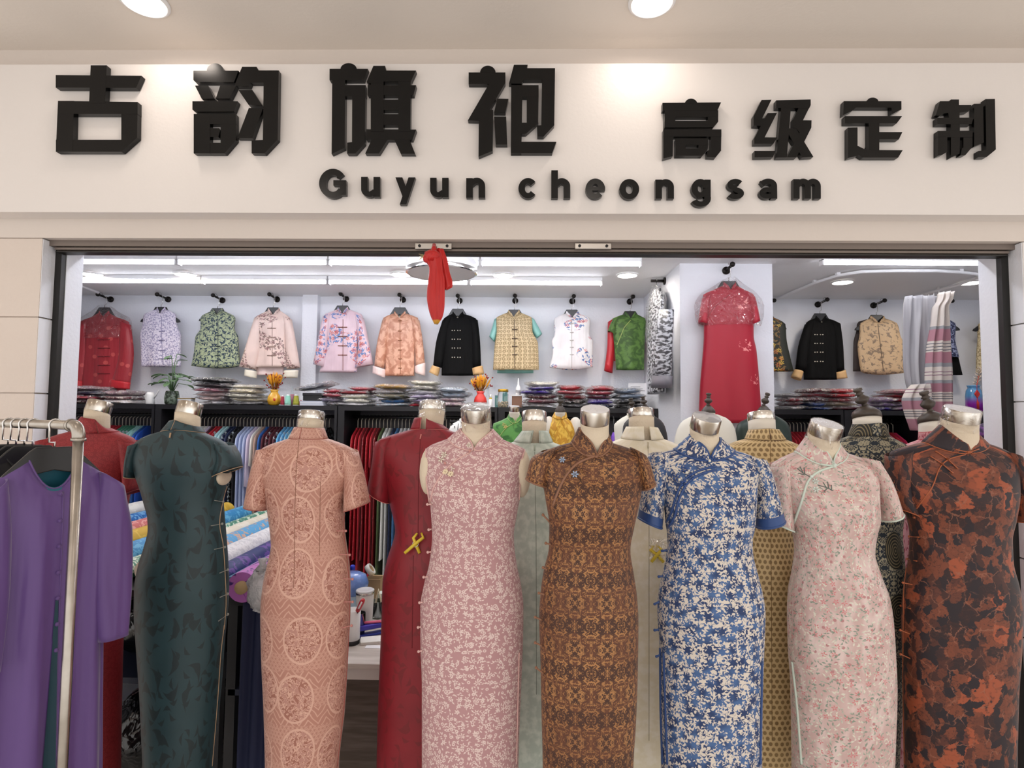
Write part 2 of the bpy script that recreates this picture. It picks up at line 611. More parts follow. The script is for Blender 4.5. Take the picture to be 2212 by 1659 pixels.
K1, K3, K4, K5 = 2.962, 2.724, 6.506, 9.964
glyph('big black character with a cross above a box, first at the left of the sign', K1, 0, 0, [
    [(580, 418), (683, 418), (672, 660), (570, 660)], [(356, 480), (905, 484), (870, 562), (356, 560)],
    [(372, 645), (880, 652), (880, 730), (372, 728)], [(370, 645), (472, 645), (465, 970), (356, 970)],
    [(775, 650), (880, 652), (876, 880), (775, 970)], [(356, 893), (780, 893), (775, 970), (356, 970)]])
glyph('big black character of many separate strokes, second from the left on the sign', K1, 0, 0, [
    dome(1377, 455, 54, 50), [(1237, 452), (1525, 452), (1497, 525), (1250, 525), (1237, 512)], [(1247, 547), (1330, 547), (1372, 630), (1290, 632)],
    [(1408, 547), (1510, 547), (1468, 630), (1380, 630)], [(1230, 647), (1520, 647), (1495, 712), (1245, 714), (1230, 700)],
    [(1238, 728), (1342, 728), (1342, 980), (1238, 980)], [(1340, 728), (1508, 728), (1508, 793), (1340, 793)],
    [(1410, 790), (1508, 790), (1508, 895), (1435, 980), (1410, 980)], [(1340, 912), (1412, 912), (1412, 980), (1340, 980)], [(1340, 818), (1400, 818), (1408, 830), (1395, 875), (1340, 875)],
    [(1547, 425), (1640, 425), (1652, 448), (1782, 448), (1775, 890), (1690, 980), (1608, 978), (1608, 897), (1680, 893), (1685, 527), (1600, 527), (1590, 550), (1505, 548), (1500, 540)],
    [(1523, 573), (1612, 573), (1675, 670), (1588, 668)], [(1590, 688), (1680, 690), (1612, 882), (1517, 880)]])
glyph('big black character with ladder bars, above the letter G of the sign', K1, 700, 0, [
    dome(157, 442, 52, 38), [(35, 440), (280, 440), (252, 512), (35, 512)], [(52, 500), (135, 500), (132, 945), (48, 985)], [(130, 543), (265, 543), (265, 615), (130, 615)],
    [(180, 543), (265, 543), (260, 915), (200, 982), (147, 982), (147, 912), (178, 908)], [(315, 420), (390, 420), (397, 450), (588, 450), (555, 520), (375, 520), (370, 532), (275, 530), (272, 522)],
    [(298, 520), (380, 520), (380, 840), (298, 840)], [(473, 515), (555, 515), (552, 840), (475, 840)], [(278, 543), (588, 543), (572, 607), (278, 607)], [(375, 635), (478, 635), (478, 703), (375, 703)],
    [(375, 728), (478, 728), (478, 797), (375, 797)], [(270, 825), (588, 827), (565, 892), (270, 892)], [(305, 888), (408, 888), (350, 980), (262, 980)], [(447, 888), (545, 888), (582, 982), (490, 982)]])
glyph('big black character above the gap between the two words of the sign', K1, 700, 0, [
    dome(1048, 466, 50, 46), [(925, 463), (1160, 463), (1160, 530), (1060, 700), (1082, 703), (1078, 965), (988, 1003), (990, 772), (920, 770), (1055, 537), (925, 537)],
    [(1108, 630), (1180, 632), (1160, 720), (1088, 718)], [(1088, 745), (1165, 745), (1172, 925), (1098, 925)],
    [(1215, 413), (1303, 413), (1298, 435), (1478, 435), (1473, 800), (1405, 873), (1365, 872), (1363, 803), (1390, 800), (1395, 508), (1275, 508), (1265, 535), (1183, 533)],
    [(1197, 543), (1270, 543), (1262, 978), (1195, 978)], [(1197, 543), (1373, 543), (1373, 617), (1197, 617)], [(1297, 600), (1373, 600), (1370, 785), (1297, 850)],
    [(1262, 783), (1372, 783), (1290, 855), (1262, 855)], [(1195, 905), (1487, 905), (1460, 978), (1195, 978)]])
glyph('smaller black character like a tower, first of the right hand group of four', K3, 1400, 0, [
    dome(253, 615, 38, 35), [(85, 605), (430, 602), (408, 650), (85, 650)], [(98, 650), (160, 650), (160, 750), (98, 750)], [(98, 648), (413, 648), (413, 687), (98, 687)],
    [(352, 680), (413, 680), (413, 715), (385, 748), (352, 748)], [(98, 710), (390, 710), (385, 748), (98, 750)],
    [(90, 762), (432, 760), (432, 803), (90, 803)], [(90, 795), (148, 795), (145, 918), (90, 932)], [(370, 795), (432, 795), (430, 885), (398, 925), (348, 922), (348, 885), (368, 882)],
    [(163, 815), (222, 815), (222, 915), (163, 915)], [(163, 815), (355, 812), (355, 852), (163, 852)], [(298, 845), (355, 845), (352, 878), (320, 915), (298, 915)], [(163, 870), (352, 870), (320, 915), (163, 915)]])
glyph('smaller black slanting character, second of the right hand group of four', K4, 1620, 200, [
    [(165, 103), (303, 100), (172, 362), (208, 362), (248, 288), (380, 285), (207, 628), (385, 630), (330, 718), (60, 720), (60, 640), (152, 468), (50, 462), (50, 330)],
    [(65, 818), (360, 818), (325, 905), (65, 910)], [(370, 107), (855, 95), (855, 175), (835, 218), (370, 212)], [(440, 205), (578, 205), (520, 910), (375, 912)],
    [(690, 205), (838, 205), (748, 387), (868, 388), (865, 490), (655, 908), (522, 910), (700, 560), (650, 500), (610, 495), (610, 370)], [(535, 500), (650, 500), (893, 900), (738, 910), (540, 575)]])
glyph('smaller black character with a roof and foot, third of the right hand group of four', K4, 1620, 200, [
    dome(1725, 125, 80, 55), [(1320, 120), (2130, 120), (2130, 235), (1995, 305), (1990, 210), (1490, 208), (1440, 255), (1310, 318)], [(1335, 330), (2140, 330), (2065, 430), (1335, 430)],
    [(1672, 425), (1820, 425), (1820, 810), (1672, 810)], [(1815, 553), (2145, 553), (2095, 655), (1815, 655)],
    [(1380, 490), (1515, 487), (1515, 745), (1640, 805), (2150, 808), (2085, 912), (1590, 912), (1530, 870), (1505, 888), (1380, 918)]])
glyph('smaller black character with two tall bars, last at the right of the sign', K5, 1990, 200, [
    [(405, 185), (600, 185), (640, 148), (812, 148), (812, 268), (1080, 268), (1020, 405), (825, 432), (825, 545), (600, 545), (580, 435), (490, 450), (400, 500), (310, 490)],
    [(345, 540), (1125, 538), (1085, 680), (345, 680)], [(638, 540), (835, 540), (835, 825), (638, 825)], [(365, 822), (1110, 818), (1110, 960), (365, 960)], [(365, 950), (565, 950), (565, 1270), (470, 1330), (365, 1360)],
    [(645, 950), (840, 950), (830, 1310), (645, 1395)], [(915, 950), (1110, 950), (1110, 1160), (960, 1340), (850, 1350), (880, 1200), (915, 1180)],
    [(1145, 235), (1340, 232), (1355, 1070), (1145, 1160)], [(1390, 135), (1595, 130), (1615, 1220), (1420, 1380), (1240, 1385), (1240, 1250), (1410, 1240)]])


# Latin letters: thick strokes on a unit grid (x-height 1, stem .34 wide), front faces made of quads
def arc(cx, cy, rx, ry, a0, a1, n=14):
    return [(cx + rx * math.cos(math.radians(a0 + (a1 - a0) * i / n)), cy + ry * math.sin(math.radians(a0 + (a1 - a0) * i / n))) for i in range(n + 1)]


def stroke(pts, w, w2=None):
    """quads along a polyline; w half width (w2 = half width where the stroke runs flat)"""
    L, R = [], []
    for i, p in enumerate(pts):
        a, b = pts[max(i - 1, 0)], pts[min(i + 1, len(pts) - 1)]
        dx, dy = b[0] - a[0], b[1] - a[1]
        l = math.hypot(dx, dy) or 1
        ww = w if w2 is None else w + (w2 - w) * abs(dx / l)
        L.append((p[0] - dy / l * ww, p[1] + dx / l * ww)); R.append((p[0] + dy / l * ww, p[1] - dx / l * ww))
    return L + R[::-1]


S, T = .165, .135
u_ = [[(0, 1), (.33, 1), (.33, .35), (0, .35)], stroke(arc(.42, .36, .255, .235, 180, 285, 12) + [(.68, .26)], S, T), [(.62, 0), (.95, 0), (.95, 1), (.62, 1)]]
n_ = [[(0, 0), (.33, 0), (.33, .98), (0, .98)], stroke([(.24, .7)] + arc(.53, .62, .255, .25, 120, 0, 12) + [(.785, 0)], S, T)]
LET = {
    'G': [stroke(arc(.70, .72, .52, .58, 38, 325, 30), .18, .155), [(.72, .62), (1.36, .62), (1.36, .88), (.72, .88)], [(1.04, .14), (1.36, .14), (1.36, .7), (1.04, .7)]],
    'u': u_, 'n': n_,
    'y': [[(0, 1), (.35, 1), (.67, .12), (.38, -.02)], [(.66, 1), (1.0, 1), (.55, -.36), (.22, -.36)]],
    'c': [stroke(arc(.48, .5, .32, .375, 38, 322, 24), S, T)],
    'h': [[(0, 0), (.33, 0), (.33, 1.4), (0, 1.4)]] + n_[1:],
    'e': [stroke(arc(.49, .5, .33, .375, 0, 318, 24), S, T), [(.2, .41), (.98, .41), (.98, .59), (.2, .59)]],
    'o': [stroke(arc(.5, .5, .335, .375, 0, 180, 16), S, T), stroke(arc(.5, .5, .335, .375, 180, 360, 16), S, T)],
    'g': [stroke(arc(.44, .54, .29, .335, 0, 360, 24), S, T), [(.65, .98), (.96, .98), (.96, 0), (.65, 0)], stroke([(.805, .1)] + arc(.47, 0, .335, .25, 0, -165, 14), S, T)],
    's': [stroke(arc(.46, .72, .27, .165, 25, 250, 14) + arc(.46, .29, .29, .165, 80, -160, 16), .145, .13)],
    'a': [stroke([(.14, .72)] + arc(.45, .66, .30, .215, 155, 0, 12) + [(.76, 0)], .15, .13), stroke(arc(.40, .285, .25, .17, 0, 360, 20), .14, .12)],
    'm': [[(0, 0), (.31, 0), (.31, .98), (0, .98)], stroke([(.24, .7)] + arc(.49, .64, .235, .235, 120, 0, 12) + [(.725, 0)], .155, .13), stroke([(.72, .66)] + arc(.99, .64, .235, .235, 140, 0, 12) + [(1.225, 0)], .155, .13)],
}
ROWL = [('G', 689, 427, 43), ('u', 780, 425, 43), ('y', 854, 426, 43), ('u', 929, 426, 42), ('n', 1007, 427, 43), ('c', 1120, 428, 43), ('h', 1191, 428, 43),
        ('e', 1265, 429, 43), ('o', 1338, 430, 43), ('n', 1416, 429, 42), ('g', 1494, 430, 43), ('s', 1569, 430, 43), ('a', 1640, 429, 43), ('m', 1714, 429, 43)]
DESC = ['capital G starting the English line', 'first letter u, next to the capital G', 'letter y of the first English word', 'second letter u, before the n of the first word', 'letter n ending the first English word',
        'letter c starting the second English word', 'letter h of the second English word', 'letter e, shinier than the rest', 'letter o of the second English word', 'letter n before the letter g', 'letter g with its tail below the line',
        'letter s of the second English word', 'letter a, last but one letter', 'letter m ending the English line']
for (ch, x0, yb, h), ds in zip(ROWL, DESC):
    mb = MB()
    for i, poly in enumerate(LET[ch]):
        P = [at(x0 + x * h, yb - y * h, LY + .004) + Vector((0, i * .0003, 0)) for x, y in poly]
        if len(P) > 12:                      # long stroke: pieces
            n = len(P) // 2
            A, B = P[:n], P[n:][::-1]
            for i in range(n - 1): mb.prism([A[i], A[i + 1], B[i + 1], B[i]], (0, .022, 0))
        else: mb.prism(P, (0, .022, 0))
    cz = sum((v for v in mb.v), Vector()) / len(mb.v)
    o = mb.build('sign_letter', M_letter, smooth=False)
    for v in o.data.vertices: v.co -= cz
    o.location = cz
    tag(o, 'small black ' + ds, 'sign letter', 'English letters of the shop sign')
    sb = MB()
    for poly in (LET[ch][0],):
        m_ = at(x0 + sum(p[0] for p in poly[:3]) / 3 * h, yb - sum(p[1] for p in poly[:3]) / 3 * h, LY + .02)
        sb.tube([m_, Vector((m_.x, YF + .002, m_.z))], .004, 8)
    sb.build('stud', M_hook, o)

# ------------------------------------------------------------------ red scarf tied to the track
def outline_loft(keys, Y, b, step=6, n=24, wob=None, p=1.0, shift=0.0):
    ys = [k[0] for k in keys]
    N = max(2, int((ys[-1] - ys[0]) / step))
    rings, vv = [], []
    for i in range(N + 1):
        y = ys[0] + (ys[-1] - ys[0]) * i / N
        xl, xr = pchip(ys, [k[1] for k in keys], y), pchip(ys, [k[2] for k in keys], y)
        yy = Y(y) if callable(Y) else Y
        bb = b(y) if callable(b) else b
        rings.append(ring(at(xl, y, yy), at(xr, y, yy), bb, n, shift, p, wob))
        vv.append(rings[-1][0].z)
    return rings, vv


sc = thing('red_scarf', 'bright red silk scarf knotted to the door track', 'scarf', at(938, 534, 2.505))
M_scarf = mat('red_silk', 'C8201C', .4, sheen=.3, bump=('fold', 60.0, .5), fn=lambda g: g.mix(g.ss(g.xy(g.uv(1))[1], .012, .02), 'D8A02C', 'C41A18'))
wf = lambda t: .35 * math.sin(5 * t) + .2 * math.sin(11 * t + 1)
r, vv = outline_loft([(545, 917, 950), (560, 918, 955), (580, 927, 956), (610, 924, 961), (640, 922, 961), (665, 925, 960), (685, 931, 956), (700, 938, 946)], 2.505, .016, 5, 32, wf)
MB().loft(r, uv=(.2, [v - vv[-1] for v in vv])).build('tail', M_scarf, sc)
r, vv = outline_loft([(538, 934, 958), (560, 942, 966), (590, 950, 972), (612, 952, 978), (619, 955, 978), (626, 960, 967)], 2.522, .012, 5, 32, wf)
MB().loft(r, uv=(.2, [v - vv[-1] + .03 for v in vv])).build('tail', M_scarf, sc)
mb = MB().ball(at(933, 552, 2.498), (.035, .022, .026), 14, 10).ball(at(922, 558, 2.50), (.018, .015, .022)).tube([at(938, 528, 2.51), at(937, 540, 2.50), at(934, 552, 2.495)], [.008, .012, .02], 10)
mb.build('knot', mat('red_silk_knot', 'C41A18', .4, sheen=.3, bump=('plain', 60.0, .5)), sc)
mb = MB()
for k in range(9):
    a = at(918, 551, 2.495)
    mb.tube([a, a + Vector((-.02 - .012 * RND.random(), -.004 * RND.random(), -.01 + .03 * (RND.random() - .5)))], .0008, 4)
mb.build('fringe', mat('pale_thread', 'E8D8A0', .6), sc)

# conduit on the ceiling at the left
struct('trim_4', MB().tube([at_z(140, 604, CEIL_S - .012), at_z(212, 632, CEIL_S - .012)], .012, 8), M_lampw)
# ------------------------------------------------------------------ fabrics of the dresses
def f_pinkflora(g):
    a = g.uv(1)
    n = g.noise(a, 26, 2)
    v = g.vm('ADD', a, (0, 0, 0))
    k1 = g.scatter(g.vm('MULTIPLY', v, (42, 42, 1)), 'flower', .4, .8, 5, .7)
    k2 = g.scatter(g.vm('MULTIPLY', v, (60, 60, 1)), 'leaf', .42, .9, keep=.75, off=(3.3, 1.7))
    k3 = g.scatter(g.vm('MULTIPLY', v, (52, 52, 1)), 'ring', .26, .9, keep=.5, off=(7.1, 5.2))
    k4 = g.scatter(g.vm('MULTIPLY', v, (72, 72, 1)), 'bend', .42, 1.0, keep=.7, off=(1.1, 9.2))
    return g.mix(g.m('MULTIPLY', g.mx(k1, k2, k3, k4), .85), 'B98E90', 'EAD6D0')


def mirror(g, px, py, off=(0, 0)):
    x, y = g.xy(g.uv(1, off=off))
    return g.vec(g.m('PINGPONG', x, px), g.m('PINGPONG', y, py))


def f_damask(g):
    x, y = g.xy(g.uv(1))
    px, py = .048, .068
    v = g.vec(g.m('PINGPONG', x, px), g.m('PINGPONG', y, py))
    lx, ly = g.xy(v)
    dia = g.m('SUBTRACT', g.m('ADD', g.m('MULTIPLY', lx, 1 / px), g.m('MULTIPLY', ly, 1 / py)), 1.0)
    n = g.noise(v, 62, 1.0, 1.8)
    lines = g.ss(g.m('ABSOLUTE', g.m('SUBTRACT', n, .5)), .07, .045)
    petals = g.mx(g.scatter(g.vm('MULTIPLY', v, (62, 62, 1)), 'bend', .6, 1.0), g.scatter(g.vm('MULTIPLY', v, (80, 80, 1)), 'ring', .34, .9, keep=.7, off=(4, 2)))
    lat = g.ss(g.m('ABSOLUTE', g.m('ADD', dia, g.m('MULTIPLY', g.m('SUBTRACT', g.noise(v, 34, 0), .5), .9))), .07, .03)
    k = g.mx(lines, petals, lat)
    return g.mix(k, g.mix(g.ss(g.noise(g.uv(1), 5, 1), .4, .6), '97673E', 'AC7A4A'), g.mix(g.ss(g.noise(v, 24, 1), .4, .6), '45281C', '613824'))


def f_bluewhite(g):
    a = g.uv(1)
    w = g.vm('ADD', a, g.vm('MULTIPLY', g.N('TexNoise', {'Vector': a, 'Scale': 30.0, 'Detail': 1.0}).outputs[1], (.025, .025, 0)))
    n = g.noise(w, 60, .5, .8)
    stems = g.ss(g.m('ABSOLUTE', g.m('SUBTRACT', n, .5)), .034, .018)
    v = g.vm('MULTIPLY', a, (30, 30, 1))
    fl = g.scatter(v, 'flower', .52, .75, 6, .85)
    fb = g.scatter(v, 'dot', .30, .75, keep=.85)
    lf = g.scatter(g.vm('MULTIPLY', a, (58, 58, 1)), 'bend', .52, .9, keep=.7, off=(3, 8))
    l2 = g.scatter(g.vm('MULTIPLY', a, (66, 66, 1)), 'leaf', .5, .9, keep=.7, off=(6, 1))
    l3 = g.scatter(g.vm('MULTIPLY', a, (74, 74, 1)), 'dot', .3, .9, keep=.4, off=(1, 2))
    k = g.mx(stems, fl, fb, lf, l2, l3)
    return g.mix(k, 'DCD2C6', g.mix(g.ss(g.noise(a, 24, 1), .35, .65), '263A66', '4A6A9C'))


def f_sprigs(g):
    a = g.uv(1)
    base = g.mix(g.ss(g.noise(g.vm('MULTIPLY', a, (1, .5, 1)), 22, 3, .8), .4, .7), 'CAABA6', 'DEC8C3')
    v = g.vm('MULTIPLY', a, (34, 34, 1))
    c = g.mix(g.scatter(v, 'flower', .36, .8, 5, .4), base, 'D07F80')
    c = g.mix(g.scatter(g.vm('MULTIPLY', a, (36, 36, 1)), 'dot', .2, .9, keep=.35, off=(5, 3)), c, 'B98484')
    lf = g.mx(g.scatter(g.vm('MULTIPLY', a, (62, 62, 1)), 'leaf', .5, .95, keep=.8, off=(2, 2)), g.scatter(g.vm('MULTIPLY', a, (66, 66, 1)), 'bend', .48, .95, keep=.7, off=(8, 4)))
    return g.mix(g.m('MULTIPLY', lf, .9), c, g.mix(g.ss(g.noise(a, 30, 1), .4, .6), '7C9080', 'DEDCCC'))


def f_rust(g):
    a = g.uv(1)
    n = g.N('TexNoise', {'Vector': a, 'Scale': 26.0, 'Detail': 5.0, 'Roughness': .65}).outputs[1]
    w = g.vm('ADD', a, g.vm('MULTIPLY', n, (.05, .05, 0)))
    c1 = g.N('SeparateColor', (g.vor(g.vm('MULTIPLY', w, (40, 30, 1)), 1.0).outputs['Color'],))
    c2 = g.N('SeparateColor', (g.vor(g.vm('ADD', g.vm('MULTIPLY', w, (22, 17, 1)), (5, 3, 0)), 1.0).outputs['Color'],))
    c = g.mix(g.ss(c1.outputs[0], .22, .6), '2A1618', '783E28')
    c = g.mix(g.ss(g.noise(a, 55, 5, 1.2, .7), .48, .66), c, '40201A')
    c = g.mix(g.m('MULTIPLY', g.ss(c2.outputs[1], .80, .84), g.ss(g.noise(a, 60, 3), .3, .5)), c, '9E4E30')
    c = g.mix(g.ss(c1.outputs[2], .70, .78), c, '20141C')
    e = g.vor(g.vm('MULTIPLY', w, (24, 15, 1)), 1.0, 'DISTANCE_TO_EDGE').outputs['Distance']
    k = g.m('MULTIPLY', g.ss(e, .05, .01), g.ss(g.noise(a, 20, 2), .42, .6))
    return g.mix(g.m('MULTIPLY', k, .7), c, '96604A')


def f_tone(dark, light, sc=24, size=.46, kind='bend'):
    def fn(g):
        a = g.uv(1)
        k = g.mx(g.scatter(g.vm('MULTIPLY', a, (sc, sc * .6, 1)), kind, size, .9), g.scatter(g.vm('MULTIPLY', a, (sc * 1.5, sc, 1)), 'bend', .4, 1, off=(4, 4)))
        t = g.mix(g.ss(g.noise(a, 9, 2), .3, .7), light, tuple(x * .85 for x in hexc(light)[:3]) + (1,))
        return g.mix(k, t, dark)
    return fn


def f_dots(base, dot, sc=90):
    def fn(g):
        a = g.uv(1)
        k = g.scatter(g.vm('MULTIPLY', a, (sc, sc, 1)), 'ring', .42, .85)
        return g.mix(g.m('MULTIPLY', k, .45), g.mix(g.noise(a, 14, 2), base, tuple(x * .8 for x in hexc(base)[:3]) + (1,)), dot)
    return fn


def f_wave(g):
    a = g.uv(1)
    x, y = g.xy(a)
    base, line, dark = 'B48070', 'D6AA98', 'A2664F'
    # chevron waves
    ch = g.m('ADD', y, g.m('MULTIPLY', g.m('PINGPONG', g.m('ADD', x, g.m('MULTIPLY', g.m('SINE', g.m('MULTIPLY', y, 160)), .002)), .035), 1.1))
    w = g.ss(g.m('ABSOLUTE', g.m('SUBTRACT', g.m('FRACT', g.m('MULTIPLY', ch, 44)), .5)), .18, .05)
    # scale arches
    row = g.m('FLOOR', g.m('MULTIPLY', y, 85))
    xs = g.m('ADD', g.m('MULTIPLY', x, 62), g.m('MULTIPLY', row, .5))
    fx = g.m('SUBTRACT', g.m('FRACT', xs), .5)
    fy = g.m('FRACT', g.m('MULTIPLY', y, 85))
    rr = g.m('SQRT', g.m('ADD', g.m('MULTIPLY', fx, fx), g.m('MULTIPLY', g.m('MULTIPLY', fy, fy), .3)))
    sc = g.mx(g.ss(g.m('ABSOLUTE', g.m('SUBTRACT', rr, .46)), .07, .03), g.ss(g.m('ABSOLUTE', g.m('SUBTRACT', rr, .25)), .07, .03))
    sel = g.ss(g.m('PINGPONG', g.m('ADD', y, g.m('MULTIPLY', g.noise(a, 18, 1), .03)), .06), .028, .032)
    k = g.mix(sel, g.vec(w, w), g.vec(sc, sc))
    k = g.N('SeparateColor', (k,)).outputs[0]
    c = g.mix(g.m('MULTIPLY', k, .8), base, line)
    # medallions
    vo = g.vor(g.vm('ADD', g.vm('MULTIPLY', a, (6.2, 5.2, 1)), (.3, .1, 0)), .28)
    d = vo.outputs['Distance']
    n = g.noise(a, 60, 2, 1.5)
    med = g.mix(g.ss(g.m('ABSOLUTE', g.m('SUBTRACT', n, .5)), .07, .03), 'A0695A', line)
    med = g.mix(g.ss(n, .5, .62), med, 'B9877A')
    c = g.mix(g.ss(d, .40, .385), c, med)
    return g.mix(g.ss(g.m('ABSOLUTE', g.m('SUBTRACT', d, .40)), .025, .012), c, line)


def f_honey(g):
    a = g.uv(1)
    s3 = 1.732
    def gridr(off):
        v = g.vm('ADD', g.vm('MULTIPLY', a, (44, 44 / s3, 1)), (off, off, 0))
        x, y = g.xy(v)
        dx = g.m('SUBTRACT', g.m('FRACT', x), .5)
        dy = g.m('MULTIPLY', g.m('SUBTRACT', g.m('FRACT', y), .5), s3)
        return g.m('SQRT', g.m('ADD', g.m('MULTIPLY', dx, dx), g.m('MULTIPLY', dy, dy)))
    r = g.m('MINIMUM', gridr(0.0), gridr(.5))
    base = g.mix(g.ss(g.noise(a, 7, 2), .45, .65), '9E7A4C', 'A9824F')
    c = g.mix(g.ss(r, .36, .30), 'D8BE8C', base)
    return g.mix(g.ss(r, .30, .26), c, g.mix(g.noise(a, 16, 1), '7A5F3E', 'A89060'))


def f_navy(g):
    a = g.uv(1)
    v = mirror(g, .045, .06, (.012, 0))
    n = g.noise(v, 50, 2, 1.3)
    k = g.ss(g.m('ABSOLUTE', g.m('SUBTRACT', n, .5)), .06, .03)
    d = g.vor(g.vm('MULTIPLY', a, (5, 4.2, 1)), .2).outputs['Distance']
    rings = g.ss(g.m('SINE', g.m('MULTIPLY', d, 130)), .2, .7)
    c = g.mix(k, '1F2A36', 'A8A088')
    return g.mix(g.ss(d, .30, .28), c, g.mix(rings, '25251F', '7F7358'))


def f_velv(dark, light, sc=16):
    return lambda g: g.mix(g.ss(g.noise(g.uv(1), sc, 3, .6), .42, .58), dark, light)


def f_plainmot(a_, b_):
    return lambda g: g.mix(g.ss(g.noise(g.uv(1), 30, 4), .4, .65), a_, b_)


FAB = dict(
    pink=mat('dusty_pink_floral', 'B98487', .75, fn=f_pinkflora, sheen=.05),
    brown=mat('brown_damask', '70402A', .6, fn=f_damask, sheen=.1),
    blue=mat('blue_white_floral', '5070A0', .7, fn=f_bluewhite),
    sprig=mat('pale_pink_sprigs', 'DDBFB8', .42, fn=f_sprigs, sheen=.2, bump=('fold', 14.0, .12)),
    rust=mat('rust_black_print', '4E2C22', .62, fn=f_rust, sheen=.1),
    red=mat('red_jacquard', '9E2A2E', .6, fn=f_dots('8A161E', 'A42E32', 80), sheen=.04),
    teal=mat('dark_teal_leaf', '22363A', .5, fn=f_tone('15262A', '233E44', 15, .5), sheen=.05),
    salmon=mat('salmon_brocade', 'C08A72', .5, fn=f_wave, sheen=.15),
    crimson=mat('crimson_jacquard', '8C1C2A', .5, fn=f_tone('78161F', '8C1826', 16, .46), sheen=.03),
    sage=mat('pale_sage_silk', 'B4BDAE', .5, fn=f_plainmot('B8C4B8', 'D0D8CC')),
    cream=mat('cream_silk', 'D8CCB0', .5, fn=f_plainmot('EAE0C6', 'F2EAD8')),
    honey=mat('gold_honeycomb', 'A9824F', .55, fn=f_honey),
    navy=mat('navy_medallion', '1F2A36', .7, fn=f_navy),
    green=mat('green_velvet', '3E7A2C', .55, fn=f_velv('2C6A22', '5A9A46'), sheen=.3),
    yellow=mat('yellow_brocade', 'DCA82C', .4, fn=f_velv('C98F1C', 'EBC04A', 28)),
    rose=mat('rose_paisley', 'D98A94', .6, fn=f_tone('A84A58', 'E0A0A4', 30, .5)),
    black=mat('black_silk', '17171A', .5, sheen=.2),
    pine=mat('dark_pine_satin', '26372F', .4, bump=('fold', 12.0, .3)),
    ivory=mat('ivory_cotton', 'E8E4D6', .7, bump=('fold', 10.0, .3)),
)
M_skin = mat('mannequin_linen', 'DCCDB6', .8, bump=('plain', 140.0, .15))
M_skinw = mat('mannequin_jersey', 'EAE3D6', .75)
M_cap = mat('cap_steel', 'CFC8BE', .2, 1.0, fn=lambda g: g.mix(g.ss(g.noise(g.vm('MULTIPLY', g.obj(), (1, 1, 0)), 26, 1), .35, .65), 'A89C8C', 'F0ECE6'))
M_captop = mat('cap_grey', 'B9B6B6', .4, fn=lambda g: g.mix(g.ss(g.noise(g.obj(), 22, 1), .52, .58), 'C2C0C0', 'A2A0A2'))
M_capwhite = mat('cap_paper', 'E6E4E6', .6, bump=('crinkle', 30.0, .5))
M_wood = mat('dark_turned_wood', '3A322C', .4, fn=lambda g: g.mix(g.noise(g.obj(), 30, 2), '2C2622', '5A4E44'))
M_film = film()
M_wrap = film('tight_plastic_wrap', .03, 18.0)
M_pole = mat('stand_metal', '8A8886', .35, 1.0)


def plain(name, col, rough=.5):
    return mat(name, col, rough, sheen=.1)


def cast(tree, px, py):
    loc, nrm, i, d = tree.ray_cast(CAM, ray(px, py))
    if loc is None: return None, None
    if nrm.dot(ray(px, py)) > 0: nrm = -nrm
    return loc, nrm


def drape(tree, pts, r, n=6, step=5, lift=.4):
    """tube lying on a surface along a line of picture points"""
    out = []
    for i in range(len(pts) - 1):
        (x0, y0), (x1, y1) = pts[i], pts[i + 1]
        m = max(1, int(math.hypot(x1 - x0, y1 - y0) / step))
        for k in range(m + (i == len(pts) - 2)):
            l, nn = cast(tree, x0 + (x1 - x0) * k / m, y0 + (y1 - y0) * k / m)
            if l is not None: out.append(l + nn * r * lift)
    return MB().tube(out, r, n) if len(out) > 1 else MB()


def basis(n):
    z = n.normalized()
    x = Vector((0, 0, 1)).cross(z)
    x = x.normalized() if x.length > 1e-4 else Vector((1, 0, 0))
    return Matrix((x, z.cross(x), z)).transposed()


def blossom(mb, p, n, R, k=6, th=.25):
    B = basis(n)
    for i in range(k):
        a = 2 * PI * i / k
        c = p + B @ Vector((math.cos(a) * R * .6, math.sin(a) * R * .6, R * .15))
        mb.ball(c, (R * .42, R * .22, R * .2), 8, 5, B @ Matrix.Rotation(a, 3, 'Z'))
    mb.ball(p + n * R * .2, R * .16, 6, 4)
    return mb


def spl(keys, n):
    """keys sampled smoothly"""
    t = list(range(len(keys)))
    return [[pchip(t, [k[j] for k in keys], (len(keys) - 1) * i / n) for j in range(len(keys[0]))] for i in range(n + 1)]


def body_loft(keys, Y, depth, step=7, n=56, y0=None, dip=0.0, fade=110):
    """keys: (y, xl, xr); depth: (y, half depth, offset)"""
    ys = [k[0] for k in keys]
    y0 = y0 or ys[0]
    N = int((ys[-1] - y0) / step)
    rings, vv = [], []
    for i in range(N + 1):
        y = y0 + (ys[-1] - y0) * i / N
        xl, xr = pchip(ys, [k[1] for k in keys], y), pchip(ys, [k[2] for k in keys], y)
        b = pchip([d[0] for d in depth], [d[1] for d in depth], y)
        o = pchip([d[0] for d in depth], [d[2] for d in depth], y)
        L, R = at(xl, y, Y + o), at(xr, y, Y + o)
        hw = (R.x - L.x) / 2
        tn = (L.x + R.x) / 2 / (Y + o)
        a = math.sqrt(max(hw * hw - (b * tn) ** 2, (.6 * hw) ** 2))
        c = (L + R) / 2
        z = c.z
        rg = ring(Vector((c.x - a, c.y, z)), Vector((c.x + a, c.y, z)), b, n, p=.9)
        f = max(0.0, 1 - (y - y0) / fade) ** 1.5
        if dip and f > 0:
            for k in range(n): rg[k].z -= dip * f * max(0.0, -math.cos(2 * PI * k / n)) ** 1.6
        rings.append(rg)
        vv.append(z)
    return rings, vv


